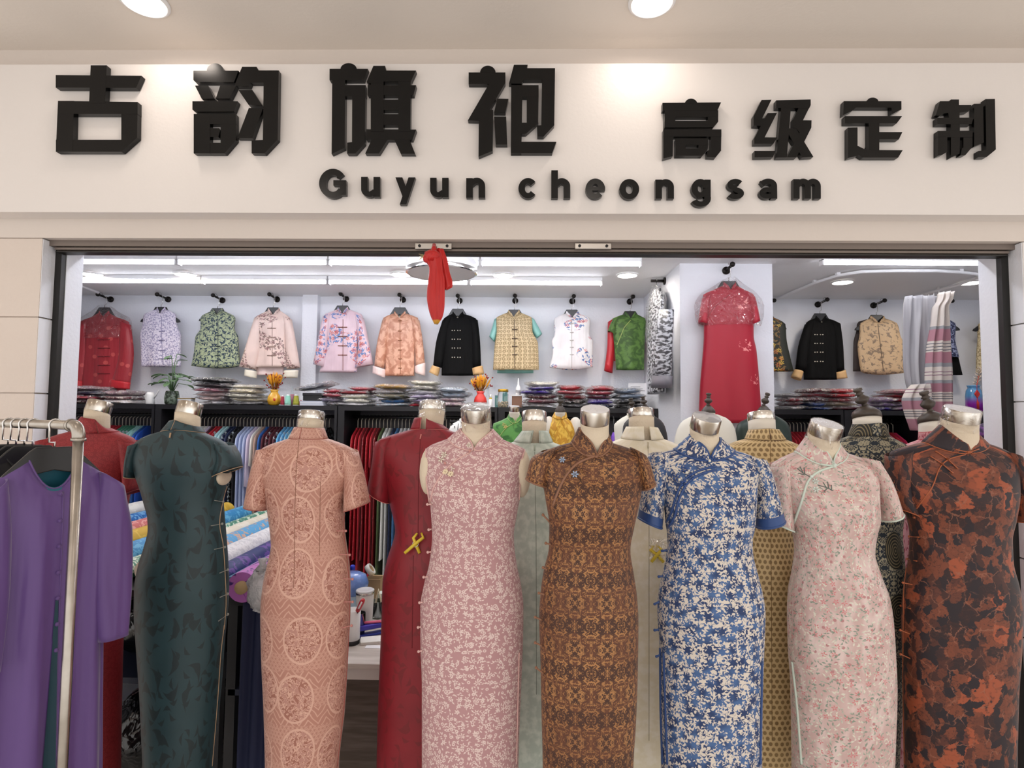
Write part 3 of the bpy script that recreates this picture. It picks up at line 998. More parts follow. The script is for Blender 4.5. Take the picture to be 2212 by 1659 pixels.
def sleeve_loft(segs, Y, b0, b1, n=28, steps=10):
    """segs: (xl, yl, xr, yr) across the sleeve from the shoulder down"""
    S = spl([list(s) for s in segs], steps)
    rings, vv, l = [], [], 0
    pc = None
    for i, (xl, yl, xr, yr) in enumerate(S):
        f = i / steps
        L, R = at(xl, yl, Y), at(xr, yr, Y)
        rings.append(ring(L, R, b0 + (b1 - b0) * f, n))
        c = (L + R) / 2
        if pc: l += (c - pc).length
        pc = c
        vv.append(-l)
    return rings, vv


def on_ring(rg, th):
    n = len(rg)
    f = ((PI - th) / (2 * PI) * n) % n
    i = int(f)
    return rg[i % n].lerp(rg[(i + 1) % n], f - i)


def collar(Y, face, rg, top, V, gap, rt=.9, n=44):
    """band standing on the neck ring rg; top: (xl, xr, yl, yr) ends of its upper edge at the sides; V: (x, ytop, ybase) at the visible opening"""
    c0 = sum(rg, Vector()) / len(rg)
    zl, zr = at(top[0], top[2], Y).z, at(top[1], top[3], Y).z
    xl, xr = at(top[0], top[2], Y).x, at(top[1], top[3], Y).x
    rx = (xr - xl) / 2 / math.sqrt(1 + (rt * c0.x / Y) ** 2)
    cx = (xl + xr) / 2
    thv = math.asin(max(-.6, min(.6, (at(V[0], V[2], Y - .05).x - c0.x) / max(abs(v.x - c0.x) for v in rg))))
    fr = on_ring(rg, thv)
    zv = at(V[0], V[1], fr.y).z
    P, Q = [], []
    for i in range(n + 1):
        th = gap + (2 * PI - 2 * gap) * i / n
        d = min(th, 2 * PI - th)
        k = max(0.0, 1 - d / (PI / 2))
        s = math.sin(d) if d < PI / 2 else 1.0
        sg = 1 if th < PI else -1
        q = on_ring(rg, th + thv * k)
        q = q + Vector((q.x - c0.x, q.y - c0.y, 0)).normalized() * .0025
        zs = zr if sg > 0 else zl
        xo = cx + rx * math.sin(th + thv * k * .9)
        yo = c0.y - rx * rt * math.cos(th)
        if d < PI / 2: yo = yo * (1 - k) + (q.y + .004 - .010 * face * -1 * 0) * k
        P.append(Vector((xo, yo, max(zv + (zs - zv) * s, q.z + .006))))
        Q.append(q)
    return P, Q


def form(spec):
    s = spec
    Y, face = s['Y'], s['face']
    keys = s['keys']
    hz = lambda x: HZ + .009 * (x - VPX)
    k = Y / FPX
    yS = keys[0][0]
    if 'depth' in s: dep = s['depth']
    else:
        f = face
        dep = [(yS, .052, .0), (yS + 25 / k * .0016, .06, .004 * f), (yS + 60 / k * .0016, .08, 0), (yS + 140 / k * .0016, .112, .022 * f), (yS + 220 / k * .0016, .096, .006 * f),
               (yS + 340 / k * .0016, .118, -.016 * f), (yS + 480 / k * .0016, .112, -.01 * f), (1659, .105, -.008 * f)]
        dep = sorted(dep)
    last = keys[-1]
    keys = list(keys) + [(1735, last[1] + .1 * (last[1] - keys[-2][1]), last[2] + .1 * (last[2] - keys[-2][2]))]
    cx = (at(keys[-2][1], 1659, Y).x + at(keys[-2][2], 1659, Y).x) / 2
    root = thing(s.get('name', 'dress_form'), s['label'], 'mannequin', (cx, Y, 0))
    # dress
    if 'collar' in s:
        by = (s['collar'][1][2] + s['collar'][1][3]) / 2
        rings, vv = body_loft(keys, Y, dep, y0=by, dip=(s['collar'][3][2] - by) * (Y - .05) / FPX)
    else: rings, vv = body_loft(keys, Y, dep)
    mb = MB().loft(rings, caps=False, uv=(s.get('circ', .95), vv))
    tree = mb.bvh()
    fab = FAB[s['fab']]
    dress = mb.build('dress', fab, root)
    trim = s.get('trim')
    M_trim = plain('trim_' + trim, trim, .45) if trim else fab
    r = s.get('piper', .0022)
    for segs in s.get('sleeves', ()):
        rg, v2 = sleeve_loft(segs, Y + s.get('sleeve_off', 0), .055, .062)
        sb = MB().loft(rg, caps=False, uv=(.42, v2))
        so = sb.build('sleeve', fab, dress, solid=.0015)
        if trim: MB().tube(rg[-1][:-1] if False else rg[-1], r * 1.2, 6, closed=True).build('piping', M_trim, dress)
        if s.get('cuffband'):
            mbb = MB().loft([[p + (p - sum(rr, Vector()) / len(rr)).normalized() * .002 for p in rr] for rr in rg[-2:]], caps=False)
            mbb.build('cuff_band', M_trim, dress)
    # arm stubs and neck
    mt = M_skinw if s.get('jersey') else M_skin
    for (x, y, w, h) in s.get('nubs', ()):
        c = at(x, y, Y + .01)
        MB().ball(c, (w * k, .05, h * k), 18, 12).build('arm_stub', mt, root)
    # cap
    xc, yt, yb, w = s['cap']
    lat = s.get('lat', 0.0)
    ax = Vector((lat, face * math.sin(math.radians(s.get('tilt', 18))), 1)).normalized()
    B = basis(ax)
    yo = .028 * face
    cc = at(xc, (yt + yb) / 2, Y + yo)
    cr = w / 2 * (Y + yo) / FPX / math.sqrt(1 + (cc.x / Y) ** 2)
    h = s.get('caph', .046)
    nb = at(s['neck'][0], s['neck'][1] + .06 / k, Y + (.012 if face < 0 else .022))
    nr = s['neck'][2] / 2 * k
    if 'collar' in s: nr = min(nr, .42 * (s['collar'][0][1] - s['collar'][0][0]) * k)
    nk = []
    for i in range(9):
        f = i / 8
        p = nb.lerp(cc - ax * h / 2, f)
        ff = f ** .7
        nk.append(ring(p - B @ Vector((1, 0, 0)) * (nr + (cr * .985 - nr) * ff), p + B @ Vector((1, 0, 0)) * (nr + (cr * .985 - nr) * ff), (nr + (cr * .985 - nr) * ff) * .98, 32) if i < 8 else
                  [p + B @ Vector((cr * .985 * math.sin(2 * PI * q / 32), -cr * .985 * math.cos(2 * PI * q / 32) * -1, 0)) for q in range(32)])
    MB().loft(nk).build('neck', mt, root)
    if s.get('finial'):
        fx, fy0 = s['finial']
        MB().lathe([(cr * 1.02, -h / 2), (cr * 1.02, -.006), (cr * .96, .004), (cr * .7, .016), (cr * .62, .02), (cr * .3, .03)], cc, B, 32).build('neck_cap', M_wood, root)
        p = cc + ax * .03
        q = at(fx, fy0, p.y)
        H = (q - p).length
        fa = (q - p).normalized()
        wd = s.get('finw', .016)
        prof = [(wd * .9, 0), (wd * .6, .06), (wd * .55, .14), (wd * 1.15, .22), (wd * 1.5, .34), (wd * 1.45, .42), (wd * .75, .56), (wd * .6, .64), (wd * 1.0, .68), (wd * .65, .74), (wd * .6, .8), (wd * .95, .85), (wd * .95, .96), (wd * .7, 1.0)]
        MB().lathe([(a, z * H) for a, z in prof], p, basis(fa), 20).build('finial', M_wood, root)
    else:
        cap = MB().lathe([(cr * .98, -h / 2), (cr, -h / 2 + .002), (cr, h / 2 - .003), (cr * .97, h / 2)], cc, B, 40).build('neck_cap', M_cap, root, ang=40)
        MB().lathe([(.001, h / 2 + .001), (cr * .93, h / 2 + .001), (cr * .97, h / 2 - .001)], cc, B, 40, caps=False).build('cap_top', {'white': M_capwhite}.get(s.get('captop'), M_captop), cap)
    if s.get('wrap'):
        cw = cr * 1.04
        wr = MB().lathe([(cw * 1.05, -h / 2 - .03), (cw * 1.02, -h / 2 - .012), (cw * 1.0, 0), (cw * 1.0, h / 2), (cw * .94, h / 2 + .003), (.002, h / 2 + .004)], cc, B, 36, caps=False)
        for v in wr.v: v += Vector((RND.uniform(-1, 1), RND.uniform(-1, 1), RND.uniform(-1, 1))) * .0008
        wr.build('plastic_wrap', M_wrap, root)
    # collar
    if 'collar' in s:
        top, base, gap, V = s['collar']
        P2, Q2 = collar(Y, face, rings[0], top, V, gap)
        g_ = s.get('gapw', .0)
        for arr in (P2, Q2):
            arr[0].x += g_; arr[-1].x -= g_
        if face < 0:      # rounded corners
            for e in (0, -1): P2[e] = P2[e].lerp(Q2[e], .5)
            for e in (1, -2): P2[e] = P2[e].lerp(Q2[e], .1)
        rows, uvs = [], []
        for j in range(6):
            f = j / 5
            rows.append([Q2[i].lerp(P2[i], f) for i in range(len(P2))])
            uvs.append([(i * .012, .5 + f * .04) for i in range(len(P2))])
        cm = MB().grid(rows, uvs)
        cm.build('collar', fab, dress, solid=.003)
        both = MB().add(mb.v, mb.f).add(cm.v, cm.f)
        tree = both.bvh()
        if trim:
            mbp = MB().tube(P2, r, 6)
            mbp.tube([Q2[0].lerp(P2[0], .1)] + Q2[1:-1] + [Q2[-1].lerp(P2[-1], .1)], r * 1.1, 6).tube([Q2[0], P2[0]], r, 6).tube([Q2[-1], P2[-1]], r, 6)
            mbp.build('piping', M_trim, dress)
    # seams, piping, frogs
    for ln in s.get('piping', ()):
        pb = drape(tree, spl([list(p) for p in ln], max(4, len(ln) * 3)) if len(ln) > 2 else ln, r * s.get('pipek', 1.2))
        if pb.v: pb.build('piping', M_trim, dress)
    for ln in s.get('seams', ()):
        pb = drape(tree, ln, .0011, 5, lift=.1)
        if pb.v: pb.build('seam', mat('seam_' + s['fab'], tuple(c * .55 for c in fab.node_tree.nodes['Principled BSDF'].inputs[0].default_value[:3]) + (1,), .8), dress)
    if 'zip' in s:
        pb = drape(tree, s['zip'], .003, 6)
        if pb.v: pb.build('zip_pull', fab if s.get('zipfab') else M_trim, dress)
    for (x0, y0, x1, y1) in s.get('frogs', ()):
        l0, n0 = cast(tree, x0, y0)
        l1, n1 = cast(tree, x1, y1)
        if l0 is None and l1 is None: continue
        if l0 is None:
            l0 = l1 + (at(x0, y0, l1.y) - at(x1, y1, l1.y)); n0 = n1
        if l1 is None:
            l1 = l0 + (at(x1, y1, l0.y) - at(x0, y0, l0.y)); n1 = n0
        a, b = l0 + n0 * .003, l1 + n1 * .003
        fm = MB().tube([a, a.lerp(b, .25), a.lerp(b, .6), b], [r * 1.5, r * 1.05, r * 1.05, r * 1.2], 7)
        kn = s.get('knot', 1.0)
        fm.ball(b if s.get('knotend', True) else a.lerp(b, .5) + n0 * .002, .0048 * kn, 10, 6)
        fm.build('frog_button', plain('frog_' + s.get('frogcol', trim or '888888'), s.get('frogcol', trim or '888888'), .4), dress)
    for col, items in s.get('blossoms', {}).items():
        for it in items:
            fm = MB()
            l, n_ = cast(tree, it[0], it[1])
            if l is None: continue
            if it[2] == 0:
                fm.ball(l + n_ * .004, it[3], 10, 6)
            else: blossom(fm, l + n_ * .003, n_, it[3], it[2])
            fm.build('button_flower', plain('flower_' + col, col, .35), dress)
    for col, lines in s.get('twigs', {}).items():
        fm = MB()
        for ln in lines:
            t = drape(tree, ln, .0016, 5)
            if t.v: fm.add(t.v, t.f)
        if fm.v: fm.build('knot_branch', plain('twig_' + col, col, .5), dress)
    # stand
    MB().tube([(cx, Y, .02), (cx, Y, rings[-1][0].z + .45)], .014, 12).build('pole', M_pole, root)
    MB().lathe([(.002, .026), (.10, .024), (.125, .012), (.13, 0), (.002, 0)], (cx, Y, 0), n=40).build('base', M_pole, root)
    return root, tree


def mirror_keys(keys, c):
    return keys


F = []
# ---- front row, seen from the front
F.append(dict(label='front mannequin in a sleeveless dusty pink cheongsam with small white flowers', fab='pink', Y=2.0, face=-1, trim='D9AFA9', circ=.95,
    keys=[(940, 988, 1068), (946, 974, 1080), (955, 948, 1102), (963, 930, 1122), (970, 921, 1134), (980, 918, 1134), (1000, 918, 1130), (1037, 921, 1125), (1077, 927, 1123), (1092, 930, 1120), (1116, 932, 1116), (1156, 934, 1110), (1215, 928, 1116), (1264, 916, 1126), (1309, 909, 1131), (1383, 909, 1130), (1482, 912, 1126), (1659, 912, 1120)],
    cap=(1028, 871, 914, 63), captop='x', wrap=True, neck=(1028, 950, 74), tilt=20,
    collar=((993, 1066, 926, 928), (970, 1083, 948, 947), .03, (1023, 961, 972)),
    nubs=((925, 1018, 18, 50), (1127, 1022, 20, 52)),
    piping=(((1015, 978), (985, 995), (955, 1025), (935, 1060), (929, 1090)), ((921, 970), (920, 1000), (922, 1040), (928, 1085)), ((1133, 972), (1126, 1000), (1123, 1040), (1121, 1080)), ((1121, 1410), (1118, 1530), (1115, 1650))),
    frogs=((934, 1089, 925, 1089), (934, 1143, 928, 1144), (934, 1192, 926, 1193), (926, 1246, 917, 1247), (915, 1301, 908, 1302), (912, 1354, 905, 1355), (914, 1405, 906, 1407)),
    blossoms={'E6DCCB': [(960, 983, 6, .012), (954, 993, 5, .012), (978, 1013, 3, .009), (1013, 962, 6, .009), (1028, 963, 6, .009)], 'F0DFC0': [(963, 1020, 9, .011), (974, 1025, 9, .011)], 'C58E88': [(962, 1001, 0, .005), (1015, 975, 0, .005)]}))
F.append(dict(label='front mannequin in a brown damask cheongsam with cap sleeves', fab='brown', Y=1.88, face=-1, trim='8A6048', circ=.95,
    keys=[(950, 1248, 1312), (956, 1234, 1322), (963, 1208, 1346), (971, 1186, 1370), (980, 1170, 1390), (995, 1160, 1396), (1030, 1165, 1392), (1057, 1174, 1386), (1087, 1179, 1380), (1136, 1186, 1369), (1186, 1185, 1361), (1235, 1174, 1368), (1284, 1167, 1375), (1334, 1164, 1378), (1433, 1167, 1377), (1531, 1169, 1374), (1659, 1172, 1367)],
    cap=(1285, 880, 917, 63), captop='white', neck=(1286, 958, 70), tilt=20,
    collar=((1250, 1314, 924, 934), (1235, 1322, 953, 958), .03, (1289, 975, 986)),
    sleeves=([(1168, 976, 1205, 968), (1148, 990, 1190, 1010), (1136, 1034, 1182, 1051)], [(1362, 966, 1394, 984), (1372, 1000, 1402, 1000), (1382, 1057, 1414, 1042)]), sleeve_off=.0,
    piping=(((1286, 985), (1250, 1000), (1225, 1025), (1207, 1060), (1195, 1095)),), piper=.0026, pipek=1.6,
    frogs=((1265, 983, 1288, 987), (1311, 984, 1290, 987), (1189, 1127, 1175, 1112), (1192, 1176, 1181, 1173), (1184, 1231, 1175, 1226), (1178, 1284, 1166, 1281), (1172, 1339, 1158, 1333), (1173, 1395, 1158, 1388), (1176, 1455, 1160, 1442)),
    blossoms={'9FB2CC': [(1215, 994, 6, .011), (1242, 1025, 6, .012)], '8A5A3C': [(1232, 990, 5, .011), (1252, 1015, 5, .009), (1263, 1020, 6, .009)]},
    twigs={'4A2C1C': [((1200, 988), (1215, 994), (1232, 1004), (1240, 1020)), ((1232, 990), (1232, 1004)), ((1238, 1008), (1256, 1012), (1266, 1022)), ((1242, 1028), (1256, 1036), (1248, 1046)), ((1252, 1036), (1258, 1044))]}))
F.append(dict(label='front mannequin in a blue and cream floral cheongsam with dark blue borders', fab='blue', Y=2.0, face=-1, trim='2C4A82', circ=.95, piper=.0035,
    keys=[(958, 1490, 1552), (966, 1474, 1566), (973, 1450, 1592), (982, 1420, 1622), (992, 1406, 1640), (1010, 1412, 1644), (1050, 1424, 1636), (1100, 1434, 1632), (1136, 1437, 1629), (1162, 1441, 1624), (1190, 1440, 1625), (1230, 1434, 1634), (1284, 1422, 1647), (1320, 1419, 1651), (1408, 1424, 1648), (1531, 1424, 1645), (1659, 1427, 1644)],
    cap=(1524, 892, 936, 64), captop='x', neck=(1526, 968, 72), tilt=26, lat=.12,
    collar=((1489, 1557, 939, 946), (1475, 1568, 966, 976), .03, (1532, 980, 993)),
    sleeves=([(1402, 982, 1448, 976), (1392, 1030, 1440, 1040), (1380, 1119, 1428, 1139)], [(1610, 984, 1652, 994), (1628, 1040, 1666, 1030), (1635, 1139, 1691, 1122)]), cuffband=True,
    piping=(((1545, 1008), (1520, 1013), (1480, 1035), (1460, 1075), (1450, 1110), (1436, 1135)), ((1548, 1016), (1525, 1020), (1487, 1042), (1467, 1080), (1458, 1115), (1444, 1140)), ((1427, 1400), (1428, 1520), (1432, 1650)), ((1434, 1410), (1438, 1530), (1442, 1650)), ((1645, 1430), (1641, 1650))),
    frogs=((1442, 1189, 1432, 1190), (1434, 1245, 1425, 1246), (1426, 1300, 1416, 1305), (1425, 1360, 1416, 1361), (1428, 1415, 1420, 1418)),
    blossoms={'2A4C8C': [(1478, 1013, 5, .014), (1461, 1031, 5, .014), (1494, 1030, 5, .013), (1478, 1046, 5, .014), (1521, 988, 5, .010), (1541, 990, 5, .010)], 'E6E2D2': [(1483, 1021, 0, .0048), (1468, 1037, 0, .0048), (1532, 996, 0, .0052)]}))
F.append(dict(label='front mannequin in a pale pink cheongsam with green sprigs and mint piping', fab='sprig', Y=2.12, face=-1, trim='CFDCD0', circ=.95,
    keys=[(966, 1742, 1808), (974, 1724, 1822), (983, 1702, 1848), (994, 1680, 1878), (1008, 1664, 1892), (1030, 1672, 1898), (1080, 1692, 1898), (1117, 1702, 1900), (1150, 1710, 1893), (1190, 1715, 1888), (1235, 1710, 1901), (1284, 1701, 1919), (1334, 1699, 1927), (1408, 1701, 1932), (1482, 1706, 1935), (1659, 1709, 1930)],
    cap=(1783, 908, 947, 72), captop='white', wrap=True, neck=(1776, 975, 78), tilt=22, lat=.13,
    collar=((1739, 1813, 944, 956), (1726, 1820, 969, 984), .03, (1797, 990, 1003)),
    sleeves=([(1662, 1008, 1704, 992), (1664, 1060, 1706, 1072), (1668, 1129, 1710, 1146)], [(1856, 988, 1892, 996), (1890, 1050, 1918, 1042), (1904, 1125, 1941, 1105)]),
    piping=(((1800, 1008), (1770, 1018), (1745, 1040), (1733, 1080), (1716, 1130)), ((1712, 1430), (1722, 1520), (1732, 1650))), piper=.0026, pipek=1.6,
    frogs=((1772, 995, 1800, 1000), (1772, 1003, 1801, 1007), (1816, 990, 1801, 1000), (1816, 1000, 1802, 1008)), knot=1.2,
    blossoms={'D6E2DA': [(1761, 1040, 6, .012), (1762, 1058, 6, .012), (1752, 1030, 0, .006), (1802, 1004, 0, .006)]},
    twigs={'5C6A64': [((1722, 1012), (1735, 1022), (1750, 1030)), ((1728, 1008), (1735, 1022)), ((1737, 1010), (1738, 1024)), ((1724, 1022), (1738, 1026)), ((1766, 1048), (1782, 1052), (1800, 1060)), ((1778, 1042), (1784, 1052)), ((1788, 1042), (1790, 1055)), ((1780, 1062), (1788, 1054)), ((1796, 1048), (1796, 1060))]}))
F.append(dict(label='front mannequin in a rust and black marbled cheongsam at the right edge', fab='rust', Y=2.22, face=-1, trim='A85A34', circ=1.0, piper=.0018,
    keys=[(944, 2030, 2106), (951, 2010, 2120), (960, 1976, 2146), (970, 1940, 2172), (982, 1920, 2190), (1005, 1922, 2200), (1060, 1940, 2200), (1117, 1956, 2193), (1160, 1964, 2184), (1205, 1962, 2185), (1260, 1953, 2198), (1309, 1947, 2205), (1383, 1946, 2204), (1482, 1951, 2197), (1659, 1952, 2193)],
    cap=(2076, 878, 914, 84), captop='white', wrap=True, neck=(2072, 950, 88), tilt=18, lat=.06,
    collar=((2027, 2112, 918, 934), (2010, 2118, 948, 964), .03, (2092, 968, 978)),
    sleeves=([(1918, 985, 1965, 972), (1918, 1040, 1965, 1055), (1930, 1096, 1976, 1115)], [(2160, 974, 2196, 990), (2180, 1050, 2216, 1050), (2188, 1126, 2232, 1112)]),
    piping=(((2086, 982), (2050, 992), (2030, 1010), (2015, 1050), (1990, 1085), (1975, 1105)), ((1960, 1210), (1952, 1300), (1951, 1450), (1954, 1650))),
    frogs=((2063, 971, 2090, 977), (2113, 970, 2094, 977), (2020, 975, 2046, 992), (2068, 1013, 2046, 992), (2009, 986, 2034, 1002), (2058, 1023, 2034, 1002),
           (1976, 1115, 1976, 1117), (1986, 1160, 1966, 1159), (1982, 1212, 1962, 1208), (1972, 1263, 1952, 1259), (1968, 1315, 1948, 1309), (1966, 1369, 1946, 1361), (1967, 1422, 1947, 1413))))
# ---- back row, seen from behind
F.append(dict(label='mannequin from behind in a bright red jacquard cheongsam beside the purple robe', fab='red', Y=2.33, face=1, circ=.95, trim='8E2028', piper=.001,
    keys=[(925, 176, 238), (932, 150, 256), (941, 118, 280), (950, 96, 294), (962, 86, 298), (1000, 90, 296), (1067, 104, 283), (1101, 108, 277), (1173, 110, 278), (1221, 104, 283), (1269, 100, 282), (1342, 104, 270), (1438, 108, 266), (1659, 110, 262)],
    cap=(214, 868, 892, 62), neck=(206, 925, 66), tilt=16, lat=.1,
    collar=((173, 240, 900, 926), (164, 242, 924, 940), .02, (210, 906, 936)),
    sleeves=([(262, 948, 300, 958), (272, 1010, 302, 1000), (279, 1068, 304, 1056)], [(86, 955, 130, 945), (84, 1010, 118, 1010), (84, 1056, 112, 1066)])))
F.append(dict(label='mannequin from behind in a dark teal leaf cheongsam with cap sleeves', fab='teal', Y=2.15, face=1, circ=.92, trim='B99878', piper=.0012,
    keys=[(926, 366, 430), (933, 352, 440), (942, 318, 460), (953, 298, 484), (966, 287, 496), (988, 286, 500), (1020, 292, 498), (1052, 304, 491), (1087, 314, 484), (1116, 321, 486), (1140, 322, 488), (1176, 314, 491), (1215, 302, 494), (1264, 294, 496), (1314, 293, 494), (1383, 297, 487), (1482, 304, 480), (1560, 308, 472), (1659, 312, 462)],
    cap=(409, 872, 896, 60), neck=(402, 925, 64), tilt=16, lat=.1,
    collar=((366, 434, 910, 922), (358, 438, 930, 938), .02, (371, 907, 928)),
    sleeves=([(470, 955, 500, 962), (474, 985, 514, 985), (462, 1031, 520, 1008)], [(286, 966, 316, 955), (282, 1000, 306, 1000), (283, 1024, 302, 1032)]),
    nubs=((484, 1030, 8, 18),),
    piping=(((490, 1050), (482, 1080), (474, 1130), (482, 1180), (486, 1240), (488, 1300), (484, 1360)), ((484, 1350), (477, 1410), (470, 1510), (458, 1655))),
    frogs=((462, 1081, 480, 1084), (455, 1136, 478, 1132), (462, 1187, 484, 1182), (473, 1238, 490, 1231), (474, 1290, 490, 1283), (471, 1341, 490, 1327)), frogcol='8C8C84', zip=((369, 935), (367, 946))))
F.append(dict(label='mannequin from behind in a salmon brocade cheongsam with round medallions', fab='salmon', Y=2.1, face=1, circ=.95, trim='A2584E', piper=.0015,
    keys=[(942, 636, 696), (948, 622, 710), (957, 594, 738), (966, 572, 758), (976, 560, 770), (1000, 560, 770), (1060, 574, 752), (1101, 579, 745), (1149, 585, 746), (1175, 587, 749), (1216, 579, 755), (1260, 570, 758), (1317, 565, 758), (1390, 566, 754), (1534, 572, 746), (1659, 575, 733)],
    cap=(673, 892, 908, 58), neck=(668, 940, 64), tilt=14, wrap=True, caph=.03,
    collar=((636, 700, 923, 925), (626, 707, 945, 948), .02, (648, 924, 947)),
    sleeves=([(558, 972, 596, 966), (543, 1030, 588, 1030), (531, 1092, 580, 1100)], [(736, 966, 772, 976), (746, 1030, 786, 1030), (744, 1104, 798, 1085)]),
    piping=(((744, 1110), (742, 1145), (748, 1200), (753, 1250), (755, 1300), (754, 1350)), ((754, 1350), (750, 1430), (742, 1530), (728, 1655))),
    frogs=((726, 1147, 746, 1147), (733, 1198, 754, 1199), (740, 1250, 760, 1251), (742, 1300, 760, 1300), (737, 1356, 758, 1351)), frogcol='C07F78',
    seams=(((646, 950), (640, 1010), (637, 1100), (636, 1220), (634, 1270)), ((692, 1040), (690, 1200)))))
F.append(dict(label='mannequin from behind in a crimson jacquard cheongsam with a yellow clip at the waist', fab='crimson', Y=2.28, face=1, circ=.95, trim='D08078', piper=.0012,
    keys=[(924, 900, 956), (930, 882, 974), (939, 850, 1000), (947, 826, 1012), (956, 814, 1018), (985, 816, 1018), (1050, 834, 1012), (1087, 842, 1008), (1146, 854, 1000), (1205, 838, 1012), (1260, 827, 1024), (1334, 825, 1026), (1482, 819, 1022), (1659, 814, 1018)],
    cap=(934, 871, 888, 56), neck=(928, 922, 64), tilt=14, wrap=True, caph=.036,
    collar=((896, 956, 903, 918), (889, 964, 926, 930), .06, (914, 902, 926)), gapw=.007,
    sleeves=([(812, 955, 852, 942), (803, 1010, 848, 1010), (795, 1058, 842, 1087)],),
    zip=((910, 938), (908, 948)), seams=(((908, 950), (904, 1030), (903, 1160)), ((893, 1200), (890, 1400)))))
F.append(dict(label='mannequin from behind in a plain pale sage cheongsam', fab='sage', Y=2.4, face=1, circ=.9, trim='A8B4A4', piper=.001,
    keys=[(950, 1122, 1182), (956, 1106, 1198), (966, 1082, 1222), (978, 1070, 1234), (1010, 1070, 1232), (1080, 1082, 1222), (1160, 1090, 1212), (1230, 1078, 1224), (1300, 1068, 1230), (1500, 1072, 1226), (1659, 1074, 1222)],
    cap=(1154, 894, 910, 54), neck=(1154, 946, 60), tilt=14,
    collar=((1128, 1184, 931, 931), (1116, 1194, 953, 955), .08, (1156, 930, 956)), gapw=.012, zip=((1155, 962), (1155, 974)), seams=(((1155, 976), (1158, 1150), (1159, 1500)),)))
F.append(dict(label='mannequin from behind in a plain cream cheongsam with a yellow clip', fab='cream', Y=2.4, face=1, circ=.95, trim='C8BEA4', piper=.001,
    keys=[(940, 1356, 1420), (948, 1340, 1434), (958, 1316, 1462), (970, 1302, 1480), (1000, 1304, 1484), (1080, 1318, 1476), (1160, 1326, 1468), (1230, 1314, 1480), (1300, 1304, 1488), (1500, 1306, 1484), (1659, 1306, 1480)],
    cap=(1385, 886, 902, 55), neck=(1386, 938, 62), tilt=14, caph=.036,
    collar=((1353, 1421, 922, 924), (1345, 1426, 944, 950), .06, (1399, 921, 950)), gapw=.008, zip=((1400, 955), (1400, 968)), seams=(((1400, 968), (1402, 1150), (1402, 1600)),)))
F.append(dict(label='mannequin from behind in a gold honeycomb cheongsam with brown collar piping', fab='honey', Y=2.42, face=1, circ=.95, trim='5A382C', piper=.0014,
    keys=[(944, 1622, 1688), (950, 1604, 1700), (958, 1578, 1722), (968, 1564, 1738), (990, 1564, 1742), (1080, 1580, 1732), (1160, 1588, 1722), (1230, 1576, 1734), (1300, 1566, 1742), (1500, 1570, 1738), (1659, 1572, 1734)],
    cap=(1644, 892, 910, 60), neck=(1648, 940, 64), tilt=14, jersey=True, caph=.034,
    collar=((1617, 1683, 928, 928), (1608, 1694, 946, 950), .02, (1664, 926, 950)),
    seams=(((1664, 955), (1665, 1100), (1668, 1600)),)))
F.append(dict(label='mannequin from behind in a navy and beige medallion cheongsam with a turned wooden finial', fab='navy', Y=2.45, face=1, circ=.95, trim='1A2230', piper=.0016,
    keys=[(938, 1842, 1912), (945, 1826, 1926), (955, 1800, 1950), (968, 1784, 1966), (1000, 1784, 1968), (1080, 1800, 1958), (1150, 1808, 1948), (1210, 1800, 1952), (1280, 1790, 1958), (1350, 1790, 1956), (1500, 1794, 1948), (1659, 1796, 1940)],
    cap=(1871, 886, 898, 64), neck=(1876, 935, 72), tilt=12, finial=(1851, 839), finw=.019, jersey=True,
    collar=((1841, 1912, 917, 917), (1832, 1922, 942, 942), .02, (1904, 914, 941))))
F.append(dict(label='mannequin from behind in rose paisley, mostly hidden behind the rust cheongsam', fab='rose', Y=2.62, face=1, circ=.95, trim='C22C34', piper=.002,
    keys=[(950, 1985, 2050), (957, 1966, 2062), (966, 1946, 2074), (978, 1932, 2084), (1010, 1930, 2086), (1110, 1938, 2078), (1180, 1940, 2070), (1260, 1938, 2080), (1340, 1930, 2084), (1500, 1932, 2084), (1659, 1936, 2082)],
    cap=(2012, 896, 910, 62), neck=(2016, 945, 68), tilt=12, finial=(1995, 845), finw=.02, jersey=True,
    collar=((1984, 2048, 934, 934), (1976, 2056, 950, 950), .02, (2010, 932, 951))))
# ---- inside the shop
DI = [(875, .045, 0), (905, .05, 0), (925, .07, 0), (980, .10, -.01), (1100, .09, 0), (1250, .10, 0), (1659, .09, 0)]
F.append(dict(label='small shop mannequin in a green velvet top with light green piping', fab='green', Y=3.5, face=-1, trim='A8C070', piper=.0022, circ=.8, depth=DI, jersey=True,
    keys=[(903, 1097, 1125), (908, 1084, 1140), (915, 1066, 1160), (925, 1064, 1164), (940, 1068, 1160), (960, 1076, 1154), (1010, 1082, 1148), (1100, 1070, 1160), (1400, 1072, 1158)],
    cap=(1111, 877, 889, 23), neck=(1112, 908, 26), tilt=10, caph=.032,
    collar=((1100, 1123, 893, 894), (1094, 1127, 900, 902), .03, (1114, 910, 914)),
    piping=(((1108, 915), (1092, 926), (1080, 942)),), blossoms={'E8C47A': [(1092, 923, 5, .014), (1088, 917, 3, .012)]}))
